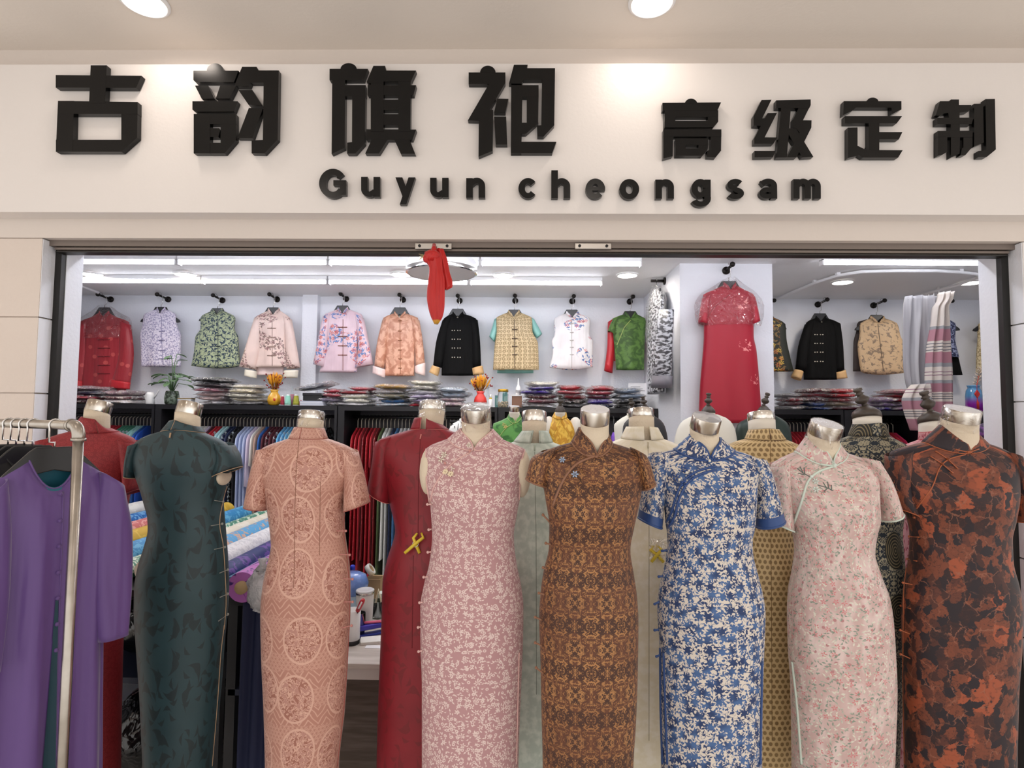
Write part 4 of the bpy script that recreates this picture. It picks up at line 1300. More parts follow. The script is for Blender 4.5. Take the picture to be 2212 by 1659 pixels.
F.append(dict(label='shop mannequin in a yellow brocade halter cheongsam with a wooden finial', fab='yellow', Y=3.4, face=-1, trim='B98A1C', piper=.0016, circ=.8, depth=DI, jersey=True,
    keys=[(902, 1194, 1224), (907, 1190, 1230), (915, 1184, 1238), (926, 1182, 1243), (940, 1184, 1242), (955, 1190, 1238), (1010, 1192, 1234), (1100, 1178, 1246), (1400, 1180, 1244)],
    cap=(1210, 883, 889, 22), neck=(1211, 906, 24), tilt=4, finial=(1210, 853), finw=.014, caph=.02,
    collar=((1199, 1223, 890, 891), (1195, 1225, 900, 901), .03, (1211, 903, 906)), nubs=((1186, 925, 14, 26), (1243, 925, 15, 24)),
    seams=(((1211, 908), (1203, 925), (1195, 940)), ((1211, 908), (1220, 925), (1228, 938)))))
F.append(dict(label='shop mannequin in a black jacket near the pillar, behind the cream cheongsam', fab='black', Y=3.3, face=-1, circ=.9, depth=DI, jersey=True,
    keys=[(893, 1378, 1404), (900, 1366, 1416), (908, 1354, 1428), (920, 1346, 1436), (950, 1344, 1442), (1000, 1350, 1440), (1100, 1350, 1440), (1400, 1350, 1440)],
    cap=(1392, 883, 890, 26), neck=(1392, 896, 26), tilt=4, finial=(1388, 856), finw=.014, caph=.02))
F.append(dict(label='shop mannequin with a wooden finial just left of the one in black', fab='ivory', Y=3.6, face=-1, circ=.9, depth=DI, jersey=True,
    keys=[(896, 1356, 1380), (905, 1340, 1396), (920, 1326, 1404), (950, 1328, 1402), (1100, 1332, 1398), (1400, 1330, 1400)],
    cap=(1366, 886, 892, 24), neck=(1367, 898, 24), tilt=4, finial=(1362, 860), finw=.014, caph=.02))
F.append(dict(label='shop mannequin in an ivory jacket in front of the long red dress', fab='ivory', Y=3.1, face=1, circ=1.0, depth=DI, jersey=True,
    keys=[(895, 1508, 1550), (902, 1488, 1568), (912, 1472, 1580), (930, 1462, 1588), (960, 1456, 1592), (1050, 1466, 1586), (1400, 1460, 1590)],
    cap=(1530, 883, 892, 30), neck=(1530, 897, 30), tilt=4, finial=(1531, 849), finw=.014, caph=.024))
F.append(dict(label='shop mannequin in a dark pine jacket beside the pillar corner', fab='pine', Y=3.2, face=1, circ=1.0, depth=DI, jersey=True,
    keys=[(898, 1636, 1676), (905, 1612, 1690), (916, 1594, 1702), (935, 1588, 1708), (970, 1588, 1712), (1050, 1596, 1706), (1400, 1594, 1706)],
    cap=(1650, 883, 892, 30), neck=(1654, 899, 32), tilt=4, finial=(1659, 849), finw=.014, caph=.024))
TREES = [form(f) for f in F]
# ------------------------------------------------------------------ garments hanging on the walls
def f_embroid(base, cols, leaf, sc=20, thr=.56, ps=3.0, off=0.0, size=.4, n=6):
    def fn(g):
        a = g.uv(1, off=(off, off * .7))
        patch = g.ss(g.noise(a, ps, 0.0), thr, thr + .03)
        v = g.vm('MULTIPLY', a, (sc, sc, 1))
        c = hexc(base)
        c = g.mix(g.ss(g.noise(g.obj(), 7, 2), .35, .65), c, tuple(x * .9 for x in c[:3]) + (1,))
        lf = g.mx(g.scatter(v, 'bend', .55, .9, off=(3, 1)), g.scatter(g.vm('MULTIPLY', v, (1.4, 1.4, 1)), 'leaf', .5, .9))
        c = g.mix(g.m('MULTIPLY', lf, patch), c, leaf)
        for i, k in enumerate(cols):
            c = g.mix(g.m('MULTIPLY', g.scatter(v, 'flower', size, .8, n, .5, off=(7.3 * i, 2.1 * i)), patch), c, k)
        return c
    return fn


def f_vine(base, dark, sc=26):
    def fn(g):
        a = g.uv(1)
        n = g.noise(a, sc, 1, 1.0)
        k = g.mx(g.ss(g.m('ABSOLUTE', g.m('SUBTRACT', n, .5)), .05, .02), g.scatter(g.vm('MULTIPLY', a, (sc, sc, 1)), 'bend', .55, .9))
        return g.mix(k, base, dark)
    return fn


def f_spots(base, spot, sc=14, keep=.5):
    return lambda g: g.mix(g.m('MULTIPLY', g.scatter(g.vm('MULTIPLY', g.uv(1), (sc, sc, 1)), 'dot', .24, .8, keep=keep), .6), base, spot)


def f_crane(g):
    a = g.uv(1)
    x, y = g.xy(a)
    k = None
    for (cx, cy, s_) in ((.36, -.40, 20), (.31, -.62, 24), (.24, -.95, 24), (.22, -1.12, 30), (.38, -.12, 18), (.27, -.10, 18)):
        v = g.vm('MULTIPLY', g.vm('SUBTRACT', a, (cx, cy, 0)), (s_, s_, 1))
        n = g.noise(v, 1.6, 2, 1.2)
        d = g.ss(g.vm('LENGTH', v), 1.0, .7)
        m_ = g.m('MULTIPLY', g.ss(n, .52, .56), d)
        k = m_ if k is None else g.m('MAXIMUM', k, m_)
    return g.mix(k, 'B0142E', 'F0908E')


GF = dict(
    redspot=mat('wine_red_spotted_silk', 'A82A36', .45, fn=f_spots('A02832', 'D4605A', 13, .5), sheen=.2, bump=('fold', 30.0, .4)),
    lavvest=mat('lavender_print', 'D8D0E0', .6, fn=f_vine('E2DAE6', '9C94B4', 40)),
    greenvest=mat('green_navy_vine', 'B8C49A', .6, fn=f_vine('A6B08E', '22384A', 26)),
    blush=mat('blush_satin', 'EAD0C6', .32, fn=f_embroid('ECD2C8', ('8A5A5C', 'B08080'), '8A7068', 24, .53, 5.0, .3, .4), sheen=.2, bump=('fold', 26.0, .3)),
    lilacpink=mat('lilac_pink_satin', 'E2C8D2', .3, fn=f_embroid('E2C6D0', ('D8704E', 'C24A3A'), '6A84B8', 20, .52, 5.6, 1.3, .42), sheen=.2, bump=('fold', 26.0, .3)),
    apricot=mat('apricot_jacquard', 'E0A682', .35, fn=f_velv('BC8268', 'DCAA90', 22), sheen=.2, bump=('fold', 30.0, .4)),
    blackv=mat('black_velvet', '050506', .8, spec=.2, bump=('fold', 26.0, .5)),
    beige=mat('beige_brocade', 'CDB68E', .45, fn=lambda g: g.mix(g.mx(g.scatter(g.vm('MULTIPLY', g.uv(1), (30, 30, 1)), 'ring', .4, .1), g.scatter(g.vm('MULTIPLY', g.uv(1), (46, 46, 1)), 'flower', .4, .6)), 'D2BC94', '96805A')),
    tealsl=mat('teal_satin', '8AC4BC', .35, bump=('fold', 30.0, .3)),
    whitev=mat('white_satin', 'EFECEE', .28, fn=f_embroid('EFECEE', ('D86A4E', 'C86470'), '5A7AB0', 20, .55, 6.0, 3.1, .42), sheen=.2, bump=('fold', 22.0, .5)),
    greenv=mat('moss_velvet', '4C7A2E', .55, fn=f_velv('34561E', '567C36', 24), sheen=.3),
    scarlet=mat('scarlet_silk', 'C2222E', .4, sheen=.2, bump=('fold', 30.0, .4)),
    greyprint=mat('grey_ink_print', '8A8A90', .5, fn=lambda g: g.mix(g.ss(g.noise(g.vm('MULTIPLY', g.uv(1), (1, 1.6, 1)), 34, 4), .44, .56), '3C3C42', 'C6C8CE')),
    crane=mat('red_crane_satin', 'B0182C', .42, fn=f_crane, sheen=.2, bump=('fold', 9.0, .35)),
    darkflora=mat('dark_lotus_brocade', '26281E', .6, fn=f_embroid('20241C', ('D8B84A', 'C0703A'), '7A6038', 18, .45, 4, .9, .4)),
    toile=mat('tan_toile', 'CDB08C', .5, fn=lambda g: g.mix(g.m('MULTIPLY', g.ss(g.noise(g.uv(1), 30, 4, .8), .53, .6), .8), 'D0B28C', '77665A'), bump=('fold', 22.0, .3)),
    umber=mat('umber_cotton', '3A302E', .7),
    navyp=mat('navy_white_print', '1C2448', .6, fn=f_vine('1C2448', '8C94B4', 30)),
    sand=mat('sand_brocade', 'C8B894', .6, fn=f_vine('CDBE98', '8C7A58', 30)),
    dashes=mat('white_dash_print', 'F0F0EE', .6, fn=lambda g: g.mix(g.scatter(g.vm('MULTIPLY', g.uv(1), (12, 12, 1)), 'leaf', .3, .8), 'F0F0EE', '3A3A3E')),
    tan=mat('tan_lining', 'D4AC78', .5, bump=('fold', 30.0, .3)),
    creaml=mat('cream_lining', 'EEE6D4', .5, bump=('fold', 30.0, .3)),
    pinkl=mat('pale_pink_lining', 'EFD8D4', .4, bump=('fold', 30.0, .3)),
)


def wall_hook(px, py, group='wall hooks', label=None, Ywall=YB, L=.16):
    w = at(px, py, Ywall)
    o = thing('wall_hook', label, 'wall hook', (w.x, Ywall, w.z), group)
    MB().tube([(w.x, Ywall - .001, w.z), (w.x, Ywall - L, w.z + .012)], .009, 12).ball((w.x, Ywall - L, w.z + .012), .018, 12, 8).build('arm', M_hook, o)
    MB().tube([(w.x, Ywall, w.z), (w.x, Ywall - .012, w.z)], .026, 20).build('wall_plate', M_hook, o)
    return Vector((w.x, Ywall - L * .8, w.z + .01))


def hanger(px, py, Y, half, hook, label, group=None, drop=.10, M=None, wtop=.045):
    c = at(px, py, Y)
    o = thing('clothes_hanger', label, 'hanger', c, group)
    P = [(-wtop, 0), (wtop, 0), (wtop + .03, -.05), (half, -drop - .012), (half + .008, -drop - .03), (half - .02, -drop - .035), (0, -.062), (-half + .02, -drop - .035), (-half - .008, -drop - .03), (-half, -drop - .012), (-wtop - .03, -.05)]
    MB().prism([c + Vector((x, -.007, z)) for x, z in P], (0, .014, 0)).build('shoulder_bar', M or M_blackpl, o, smooth=False, bevel=.003)
    h = Vector(hook) + Vector((0, 0, .011))
    pts = [c + Vector((0, 0, -.01)), c + Vector((0, 0, .02)), c + Vector((.012, 0, .026)), Vector((c.x + .012, Y, max(c.z + .03, h.z - .03)))]
    pts += [Vector((h.x + .018 * math.cos(a), h.y + (Y - h.y) * .3 * (1 - i / 6), h.z - .004 + .018 * math.sin(a))) for i, a in enumerate([PI * k / 6 for k in range(7)])]
    MB().tube(pts, .0028, 6).build('hook', M_chrome, o)
    return o


def garment(name, label, cat, Y, keys, fab, sleeves=(), cuffs=(), frogs=(), frogcol='8A5A50', collar_h=.022, dip=10, lining='creaml', neck=None, th=.038, placket=None, hem=None, film_to=None, film_px=None, group='garments on the wall', wobs=None):
    """keys: (y, xl, xr) picture outline; first key is the neck"""
    root = thing(name, label, cat, at((keys[0][1] + keys[0][2]) / 2, keys[0][0], Y), group)
    k = Y / FPX
    y0, y1 = keys[0][0], keys[-1][0]
    ph = RND.random() * 6
    a_ = wobs if wobs is not None else .22
    bfun = lambda y: th * (.55 + .45 * min(1, (y - y0) / (.25 * (y1 - y0))))
    rings, vv = [], []
    ys = [q[0] for q in keys]
    N = max(14, int((y1 - y0) / 5))
    n = 44
    for i in range(N + 1):
        y = y0 + (y1 - y0) * i / N
        xl, xr = pchip(ys, [q[1] for q in keys], y), pchip(ys, [q[2] for q in keys], y)
        f = max(0.0, i / N - .25) / .75
        wob = lambda t: a_ * f * (math.sin(4 * t + ph) + .6 * math.sin(7 * t + ph * 2))
        rg = ring(at(xl, y, Y), at(xr, y, Y), bfun(y), n, 0, .8, wob)
        d = max(0.0, 1 - (y - y0) / (dip * 2.2))
        if d > 0:
            for q in range(n): rg[q].z -= dip * k * d * max(0.0, -math.cos(2 * PI * q / n)) ** 2.2
        if hem and i == N:
            for q in range(n): rg[q].z -= hem * k * abs(math.cos(2 * PI * q / n)) ** 2
        rings.append(rg); vv.append(rg[0].z)
    mb = MB().loft(rings, caps=False, uv=(2.2 * max(abs(rings[j][n // 4].x - rings[j][3 * n // 4].x) for j in range(len(rings))), [v - vv[0] for v in vv]))
    tree = mb.bvh()
    fb = GF[fab]
    body = mb.build('body', fb, root, solid=.002)
    if lining:
        lr = [[p.lerp(sum(r, Vector()) / n, .05) + Vector((0, 0, .001)) for p in r] for r in rings[:max(4, int(N * .2))]]
        MB().loft(lr, caps=False).build('lining', GF[lining], root)
    for sg in sleeves:
        rg, v2 = sleeve_loft(sg, Y - .006, .03, .042, 20, 8)
        MB().loft(rg, caps=False, uv=(.34, v2)).build('sleeve', fb, root, solid=.002)
    for (cf, segs) in cuffs:
        rg, v2 = sleeve_loft(segs, Y - .012, .044, .046, 20, 4)
        MB().loft(rg, caps=False, uv=(.34, v2)).build('cuff', GF[cf], root, solid=.003)
    if collar_h:
        Q = [rings[0][q].copy() for q in range(n)]
        g0 = n // 2
        order = [(g0 + 1 + i) % n for i in range(n - 1)]
        c0 = sum(Q, Vector()) / n
        B0 = [Q[q] + Vector((0, -.002, 0)) for q in order]
        T0 = [Q[q].lerp(Vector((c0.x, c0.y, Q[q].z)), .12) + Vector((0, 0, collar_h * (1 if 1 < i < n - 3 else .6))) for i, q in enumerate(order)]
        MB().grid([B0, T0], [[(i * .01, .3) for i in range(n - 1)], [(i * .01, .33) for i in range(n - 1)]]).build('collar', fb, root, solid=.003)
    M_f = plain('frog_' + frogcol, frogcol, .4)
    for (x, y, w) in frogs:
        t = drape(tree, [(x - w, y), (x + w, y)], .0045, 6, 3, .6)
        if t.v:
            l, nn = cast(tree, x, y)
            if l is not None: t.ball(l + nn * .004, .0045 if w < 3 else .0065, 8, 6)
            t.build('frog_button', M_f, root)
    if placket:
        t = drape(tree, placket, .003, 5, 4, .3)
        if t.v: t.build('placket', plain('frog_' + frogcol, frogcol, .4), root)
    if film_px:
        r, v = outline_loft(film_px, Y, th * 1.25, 6, 36, lambda t: .12 * math.sin(5 * t) + .08 * math.sin(9 * t + 1))
        for rr in r:
            for p in rr: p += Vector((RND.uniform(-1, 1), RND.uniform(-1, 1), RND.uniform(-1, 1))) * .004
        MB().loft(r, caps=False).build('plastic_cover', M_film, root)
    return root, tree


GY = 4.86
hk = lambda px, py, lb: wall_hook(px, py, label='black iron wall hook holding the ' + lb)

# 1 long red jacket, half in plastic
garment('long_jacket', 'long wine red spotted jacket, its top half in plastic, left of the lavender vest', 'jacket', GY,
        [(676, 214, 238), (685, 198, 252), (696, 172, 279), (720, 174, 278), (760, 178, 272), (800, 177, 272), (848, 177, 271)], 'redspot',
        sleeves=[[(170, 702, 192, 690), (163, 760, 190, 760), (150, 834, 179, 838)], [(258, 692, 282, 702), (258, 760, 288, 764), (238, 836, 279, 840)]],
        cuffs=[('scarlet', [(151, 820, 180, 824), (150, 835, 179, 839)]), ('scarlet', [(240, 820, 281, 826), (238, 837, 279, 841)])],
        frogs=[(225, y, 13) for y in (734, 752, 770, 789, 807)], frogcol='7A1822', lining='scarlet', film_px=[(660, 218, 236), (672, 200, 252), (690, 172, 282), (710, 166, 286), (731, 168, 282)])
hanger(226, 664, GY, .10, hk(240, 647, 'long wine red jacket'), 'black hanger inside the long wine red jacket', drop=.07)
garment('vest', 'lavender printed vest hanging above the potted plant', 'vest', GY,
        [(668, 339, 359), (673, 325, 370), (680, 311, 380), (692, 310, 381), (710, 307, 384), (724, 303, 391), (745, 305, 390), (786, 306, 390), (792, 307, 389)], 'lavvest',
        frogs=[(350, y, 6) for y in (716, 735, 757, 775)], frogcol='9088A8', placket=[(349, 684), (349, 720), (352, 788)], lining='pinkl')
hanger(348, 663, GY, .165, hk(364, 647, 'lavender vest'), 'black hanger inside the lavender vest, tips showing at both shoulders', drop=.10)
garment('vest', 'green and navy vine patterned vest, third garment on the back wall', 'vest', GY,
        [(671, 459, 482), (677, 446, 494), (685, 434, 508), (710, 434, 506), (728, 423, 514), (760, 420, 516), (790, 414, 519)], 'greenvest', hem=5,
        frogs=[(471, y, 5) for y in (725, 748, 768)], frogcol='1C3038', placket=[(471, 690), (471, 790)], lining='greenvest')
hanger(470, 666, GY, .15, hk(481, 649, 'green vine vest'), 'black hanger inside the green vine vest', drop=.08)
garment('jacket', 'blush satin jacket with dark embroidery and turned back cream cuffs', 'jacket', GY,
        [(671, 579, 605), (678, 565, 615), (687, 550, 626), (715, 556, 620), (745, 560, 618), (793, 553, 621)], 'blush',
        sleeves=[[(549, 690, 566, 682), (532, 745, 562, 750), (517, 792, 553, 799)], [(612, 682, 630, 690), (618, 750, 640, 745), (620, 797, 648, 794)]],
        cuffs=[('creaml', [(530, 798, 554, 802), (529, 812, 553, 817)]), ('creaml', [(614, 801, 644, 800), (613, 816, 642, 816)])],
        frogs=[(587, y, 9) for y in (709, 729, 749, 768)], frogcol='A08478', placket=[(588, 690), (588, 790)], lining='pinkl')
hanger(590, 664, GY, .10, hk(599, 647, 'blush satin jacket'), 'black hanger inside the blush satin jacket', drop=.07)
garment('skirt_panel', 'pale embroidered under layer hanging below the blush satin jacket', 'garment', GY + .03, [(780, 556, 613), (795, 554, 613), (810, 553, 613)], 'pinkl', collar_h=0, dip=1, lining=None, th=.02)
garment('jacket', 'lilac pink satin jacket with blue and orange flowers, right of the white wall strip', 'jacket', GY,
        [(668, 729, 753), (674, 715, 768), (681, 699, 784), (715, 706, 775), (750, 705, 772), (804, 690, 771)], 'lilacpink',
        sleeves=[[(697, 686, 716, 677), (686, 740, 708, 745), (677, 787, 704, 793)], [(766, 677, 786, 688), (774, 745, 797, 740), (767, 794, 806, 787)]],
        frogs=[(740, y, 10) for y in (707, 727, 747, 767)], frogcol='8C5A50', placket=[(741, 690), (741, 800)], lining='lilacpink')
hanger(740, 660, GY, .10, hk(748, 646, 'lilac pink jacket'), 'black hanger inside the lilac pink satin jacket', drop=.07)
garment('jacket', 'apricot jacquard jacket with white turned back cuffs', 'jacket', GY,
        [(677, 851, 877), (681, 840, 888), (686, 828, 903), (720, 834, 898), (750, 833, 896), (812, 832, 895)], 'apricot',
        sleeves=[[(826, 692, 845, 682), (814, 745, 836, 745), (809, 790, 830, 796)], [(886, 682, 906, 692), (896, 745, 914, 742), (898, 792, 918, 786)]],
        cuffs=[('pinkl', [(806, 790, 832, 798), (805, 806, 832, 816)]), ('pinkl', [(896, 792, 919, 784), (898, 806, 918, 812)])],
        frogs=[(864, y, 4) for y in (693, 715, 735, 756, 775, 795)], frogcol='A06848', placket=[(864, 690), (865, 808)], lining='creaml')
hanger(864, 664, GY, .10, hk(871, 648, 'apricot jacket'), 'black hanger inside the apricot jacket', drop=.07)


def black_jacket(label, pts, dx, dy, cf):
    sh = lambda L: [tuple(v + (dy if j == 0 else dx) for j, v in enumerate(q)) for q in L]
    s4 = lambda L: [tuple(v + (dx if j % 2 == 0 else dy) for j, v in enumerate(q)) for q in L]
    garment('jacket', label, 'jacket', GY, sh([(678, 977, 1001), (682, 968, 1014), (687, 959, 1028), (720, 956, 1030), (750, 956, 1026), (811, 954, 1025)]), 'blackv',
            sleeves=[s4([(956, 692, 976, 684), (942, 740, 964, 745), (936, 789, 956, 795)]), s4([(1012, 684, 1032, 692), (1020, 745, 1037, 740), (1021, 795, 1039, 789)])],
            cuffs=[('tan', s4([(934, 789, 951, 795), (927, 804, 946, 813)])), ('tan', s4([(1020, 796, 1042, 790), (1022, 810, 1046, 808)]))],
            frogs=[(x + dx, y + dy, 1) for y in (714, 733, 752, 772) for x in (977, 982, 989, 994)], frogcol='D8D0C0', lining='creaml')


black_jacket('black velvet jacket with tan cuffs beside the red scarf', None, 0, 0, None)
hanger(989, 667, GY, .10, hk(993, 650, 'black velvet jacket beside the scarf'), 'black hanger inside the black velvet jacket beside the scarf', drop=.07)
garment('blouse', 'pale teal blouse showing short sleeves under the beige brocade vest', 'blouse', GY + .045, [(680, 1096, 1124), (686, 1074, 1148), (720, 1072, 1152), (806, 1074, 1152)], 'tealsl', th=.02, collar_h=0, lining=None,
        sleeves=[[(1068, 690, 1084, 684), (1063, 708, 1078, 714), (1057, 727, 1069, 739)], [(1138, 684, 1154, 690), (1148, 714, 1164, 708), (1159, 731, 1171, 721)]])
garment('vest', 'beige brocade vest over a pale teal blouse', 'vest', GY - .01,
        [(675, 1097, 1123), (680, 1084, 1136), (687, 1072, 1149), (715, 1073, 1150), (743, 1069, 1162), (799, 1065, 1164)], 'beige',
        frogs=[(1112, y, 6) for y in (712, 731, 748, 766)], frogcol='5C4A38', placket=[(1111, 690), (1112, 795)], lining='creaml')
hanger(1111, 669, GY, .13, hk(1113, 650, 'beige brocade vest'), 'black hanger inside the beige brocade vest', drop=.08)
garment('vest', 'white satin vest with blue and coral flowers at the shoulders', 'vest', GY,
        [(677, 1222, 1250), (682, 1208, 1264), (690, 1197, 1275), (724, 1198, 1273), (737, 1192, 1281), (760, 1194, 1280), (793, 1187, 1281)], 'whitev', hem=5,
        frogs=[(1235, y, 4) for y in (699, 718, 735, 750, 766)], frogcol='C8C2C0', placket=[(1235, 690), (1235, 795)], lining='whitev')
hanger(1235, 669, GY, .135, hk(1236, 651, 'white satin vest'), 'black hanger inside the white satin vest', drop=.08)
garment('jacket', 'scarlet jacket hanging half hidden behind the moss green top', 'jacket', GY + .05, [(682, 1345, 1372), (687, 1326, 1386), (695, 1318, 1392), (730, 1322, 1390), (780, 1324, 1388)], 'scarlet', th=.02, collar_h=0, lining=None,
        sleeves=[[(1313, 696, 1330, 686), (1312, 745, 1328, 748), (1305, 800, 1323, 806)]])
garment('top', 'moss green velvet top with piped slanting front', 'top', GY - .01,
        [(678, 1349, 1374), (683, 1336, 1384), (690, 1322, 1395), (712, 1324, 1394), (725, 1325, 1393), (756, 1328, 1392), (799, 1331, 1391)], 'greenv',
        sleeves=[[(1320, 696, 1334, 686), (1316, 706, 1330, 708), (1313, 715, 1328, 724)]], placket=[(1362, 692), (1348, 708), (1340, 728), (1333, 745)], frogcol='B4C070', lining='greenv')
hanger(1361, 672, GY, .10, hk(1360, 652, 'moss green top'), 'black hanger inside the moss green top', drop=.07)
# right of the pillar
garment('vest', 'dark lotus brocade vest half hidden by the right side of the pillar', 'vest', GY,
        [(685, 1640, 1668), (692, 1630, 1684), (700, 1622, 1696), (730, 1620, 1698), (770, 1622, 1706), (802, 1618, 1714)], 'darkflora', lining='umber')
hanger(1655, 678, GY, .16, hk(1655, 660, 'dark lotus vest'), 'black hanger inside the dark lotus vest', drop=.10)
black_jacket('black velvet jacket with tan cuffs right of the pillar', None, 783, 9, None)
hanger(1771, 677, GY, .10, hk(1766, 658, 'black velvet jacket right of the pillar'), 'black hanger inside the black velvet jacket right of the pillar', drop=.07)
garment('vest', 'plain umber vest peeking out behind the tan printed vest', 'vest', GY + .05, [(690, 1872, 1900), (697, 1852, 1920), (715, 1850, 1926), (740, 1844, 1930), (802, 1843, 1934)], 'umber', th=.02, collar_h=0, lining=None)
garment('vest', 'tan printed vest with dark pictures and wide armholes left of the curtain', 'vest', GY - .01,
        [(688, 1879, 1911), (693, 1868, 1926), (700, 1858, 1938), (726, 1857, 1944), (747, 1853, 1954), (780, 1856, 1958), (803, 1860, 1962)], 'toile', hem=6, placket=[(1896, 700), (1908, 800)], frogcol='6A5848', lining='toile')
hanger(1893, 680, GY, .175, hk(1886, 660, 'tan printed vest'), 'black hanger inside the tan printed vest', drop=.10)
garment('vest', 'navy printed vest with a black fringe right of the striped curtain', 'vest', GY, [(688, 2012, 2040), (694, 2000, 2056), (701, 1992, 2064), (730, 1992, 2062), (772, 1990, 2071)], 'navyp', lining='umber')
garment('fringe_scarf', 'black fringed scarf hanging below the navy printed vest', 'scarf', GY + .02, [(768, 1995, 2069), (790, 1994, 2074), (810, 1992, 2079)], 'blackv', collar_h=0, dip=1, lining=None, th=.02)
hanger(2027, 680, GY, .165, hk(2027, 661, 'navy printed vest'), 'black hanger inside the navy printed vest', drop=.10)
garment('long_jacket', 'sand brocade garment showing a sliver at the right jamb', 'jacket', GY, [(690, 2130, 2158), (697, 2118, 2170), (704, 2112, 2180), (730, 2113, 2178), (760, 2111, 2180), (806, 2110, 2180)], 'sand')
hanger(2144, 682, GY, .16, hk(2144, 662, 'sand brocade garment'), 'black hanger inside the sand brocade garment', drop=.10)
# dark grey plastic covered garment at the far left
garment('long_jacket', 'grey printed garment in plastic at the far left of the back wall', 'jacket', GY, [(690, 92, 116), (697, 78, 132), (706, 66, 150), (730, 64, 164), (790, 60, 162), (846, 60, 160)], 'greyprint',
        film_px=[(684, 92, 118), (696, 72, 150), (720, 64, 168), (760, 62, 166)])
hanger(104, 682, GY, .12, hk(110, 648, 'grey printed garment at the far left'), 'black hanger inside the grey printed garment', drop=.08)

# red dress on the pillar
PY = 3.78
garment('cheongsam', 'long red satin cheongsam with crane embroidery on the white pillar', 'cheongsam', PY,
        [(617, 1561, 1590), (625, 1545, 1605), (638, 1519, 1628), (660, 1520, 1629), (700, 1521, 1627), (725, 1521, 1627), (757, 1519, 1633), (861, 1511, 1642), (910, 1510, 1645)], 'crane', th=.05, wobs=.1,
        sleeves=[[(1517, 644, 1536, 634), (1512, 672, 1530, 674), (1509, 697, 1528, 702)], [(1612, 634, 1631, 644), (1618, 674, 1637, 670), (1622, 702, 1641, 694)]],
        placket=[(1575, 636), (1560, 650), (1540, 665), (1528, 690)], frogcol='9A1424', lining='scarlet', group='garment on the pillar', hem=4,
        film_px=[(603, 1564, 1588), (618, 1542, 1610), (636, 1512, 1636), (660, 1500, 1650), (690, 1502, 1648), (704, 1508, 1642)])
p = at(1567, 586, 3.85)
hanger(1574, 607, PY, .10, wall_hook(1568, 585, group='pillar hooks', label='black iron hook on the pillar front holding the red cheongsam', Ywall=3.85, L=.12), 'black hanger inside the red cheongsam on the pillar', drop=.06)

# grey jacket on the left side of the pillar, hanging edge on
hp = at_x(1437, 607, 1.05)
hb = thing('wall_hook', 'black bar hook on the left side of the pillar', 'wall hook', hp, 'pillar hooks')
MB().tube([(1.05, hp.y, hp.z), (.945, hp.y, hp.z)], .011, 12).build('arm', M_hook, hb)
MB().tube([(1.05, hp.y, hp.z), (1.04, hp.y, hp.z)], .028, 16).build('wall_plate', M_hook, hb)
xg = 1.0


def side_rings(keys, x, th, n=36):
    out, vv = [], []
    ys = [k[0] for k in keys]
    N = 40
    for i in range(N + 1):
        y = ys[0] + (ys[-1] - ys[0]) * i / N
        a, b = pchip(ys, [k[1] for k in keys], y), pchip(ys, [k[2] for k in keys], y)
        za = at(1420, y, hp.y).z
        out.append(ring(Vector((x, a, za)), Vector((x, b, za)), th * (.6 + .4 * min(1, i / 12)), n, 0, .8, lambda t: .15 * math.sin(5 * t)))
        vv.append(za)
    return out, vv


gj = thing('jacket', 'grey ink printed jacket in clear plastic on the left side of the pillar', 'jacket', (xg, hp.y, 2.2), 'garment on the pillar')
ya = hp.y
r, vv = side_rings([(628, ya + .07, ya - .07), (640, ya + .14, ya - .13), (662, ya + .19, ya - .19), (700, ya + .19, ya - .19), (760, ya + .20, ya - .19), (850, ya + .21, ya - .20)], .985, .042)
MB().loft(r, uv=(.9, vv)).build('body', GF['greyprint'], gj)
rg = [ring(at_x(a, y, .93), at_x(b, y, .93), .035, 20) for a, y, b in ((1428, 668, 1452), (1420, 720, 1450), (1414, 780, 1448), (1412, 826, 1447))]
MB().loft(rg, uv=(.3, [0, -.15, -.35, -.5])).build('sleeve', GF['greyprint'], gj)
rg = [ring(at_x(a, y, .925), at_x(b, y, .925), .04, 20) for a, y, b in ((1412, 812, 1449), (1410, 838, 1446))]
MB().loft(rg).build('cuff', mat('grey_satin', '77747C', .4), gj)
r, vv = side_rings([(618, ya + .02, ya - .02), (632, ya + .12, ya - .12), (660, ya + .21, ya - .21), (720, ya + .21, ya - .21), (735, ya + .21, ya - .20)], .985, .055)
for rr in r:
    for q in rr: q += Vector((RND.uniform(-1, 1), RND.uniform(-1, 1), RND.uniform(-1, 1))) * .004
MB().loft(r, caps=False).build('plastic_cover', M_film, gj)
hg = thing('clothes_hanger', 'wire hook and black hanger of the grey jacket beside the pillar', 'hanger', (xg - .03, ya, 2.25))
MB().box((.978, ya - .12, at(1420, 630, ya).z - .02), (.992, ya + .12, at(1420, 630, ya).z)).build('shoulder_bar', M_blackpl, hg, bevel=.003)
MB().tube([(.985, ya, at(1420, 630, ya).z), (.985, ya, hp.z - .01)] + [Vector((.985, ya + .016 * math.cos(a) - .0, hp.z + .016 * math.sin(a))) for a in [PI * k / 6 for k in range(7)]], .0026, 6).build('hook', M_chrome, hg)
# ------------------------------------------------------------------ black wardrobe shelving along the back wall
SF, ST = 4.47, 1.785      # front edge, top of the shelf
RY, RZ = 4.70, 1.70       # hanging rail
POSTS = []


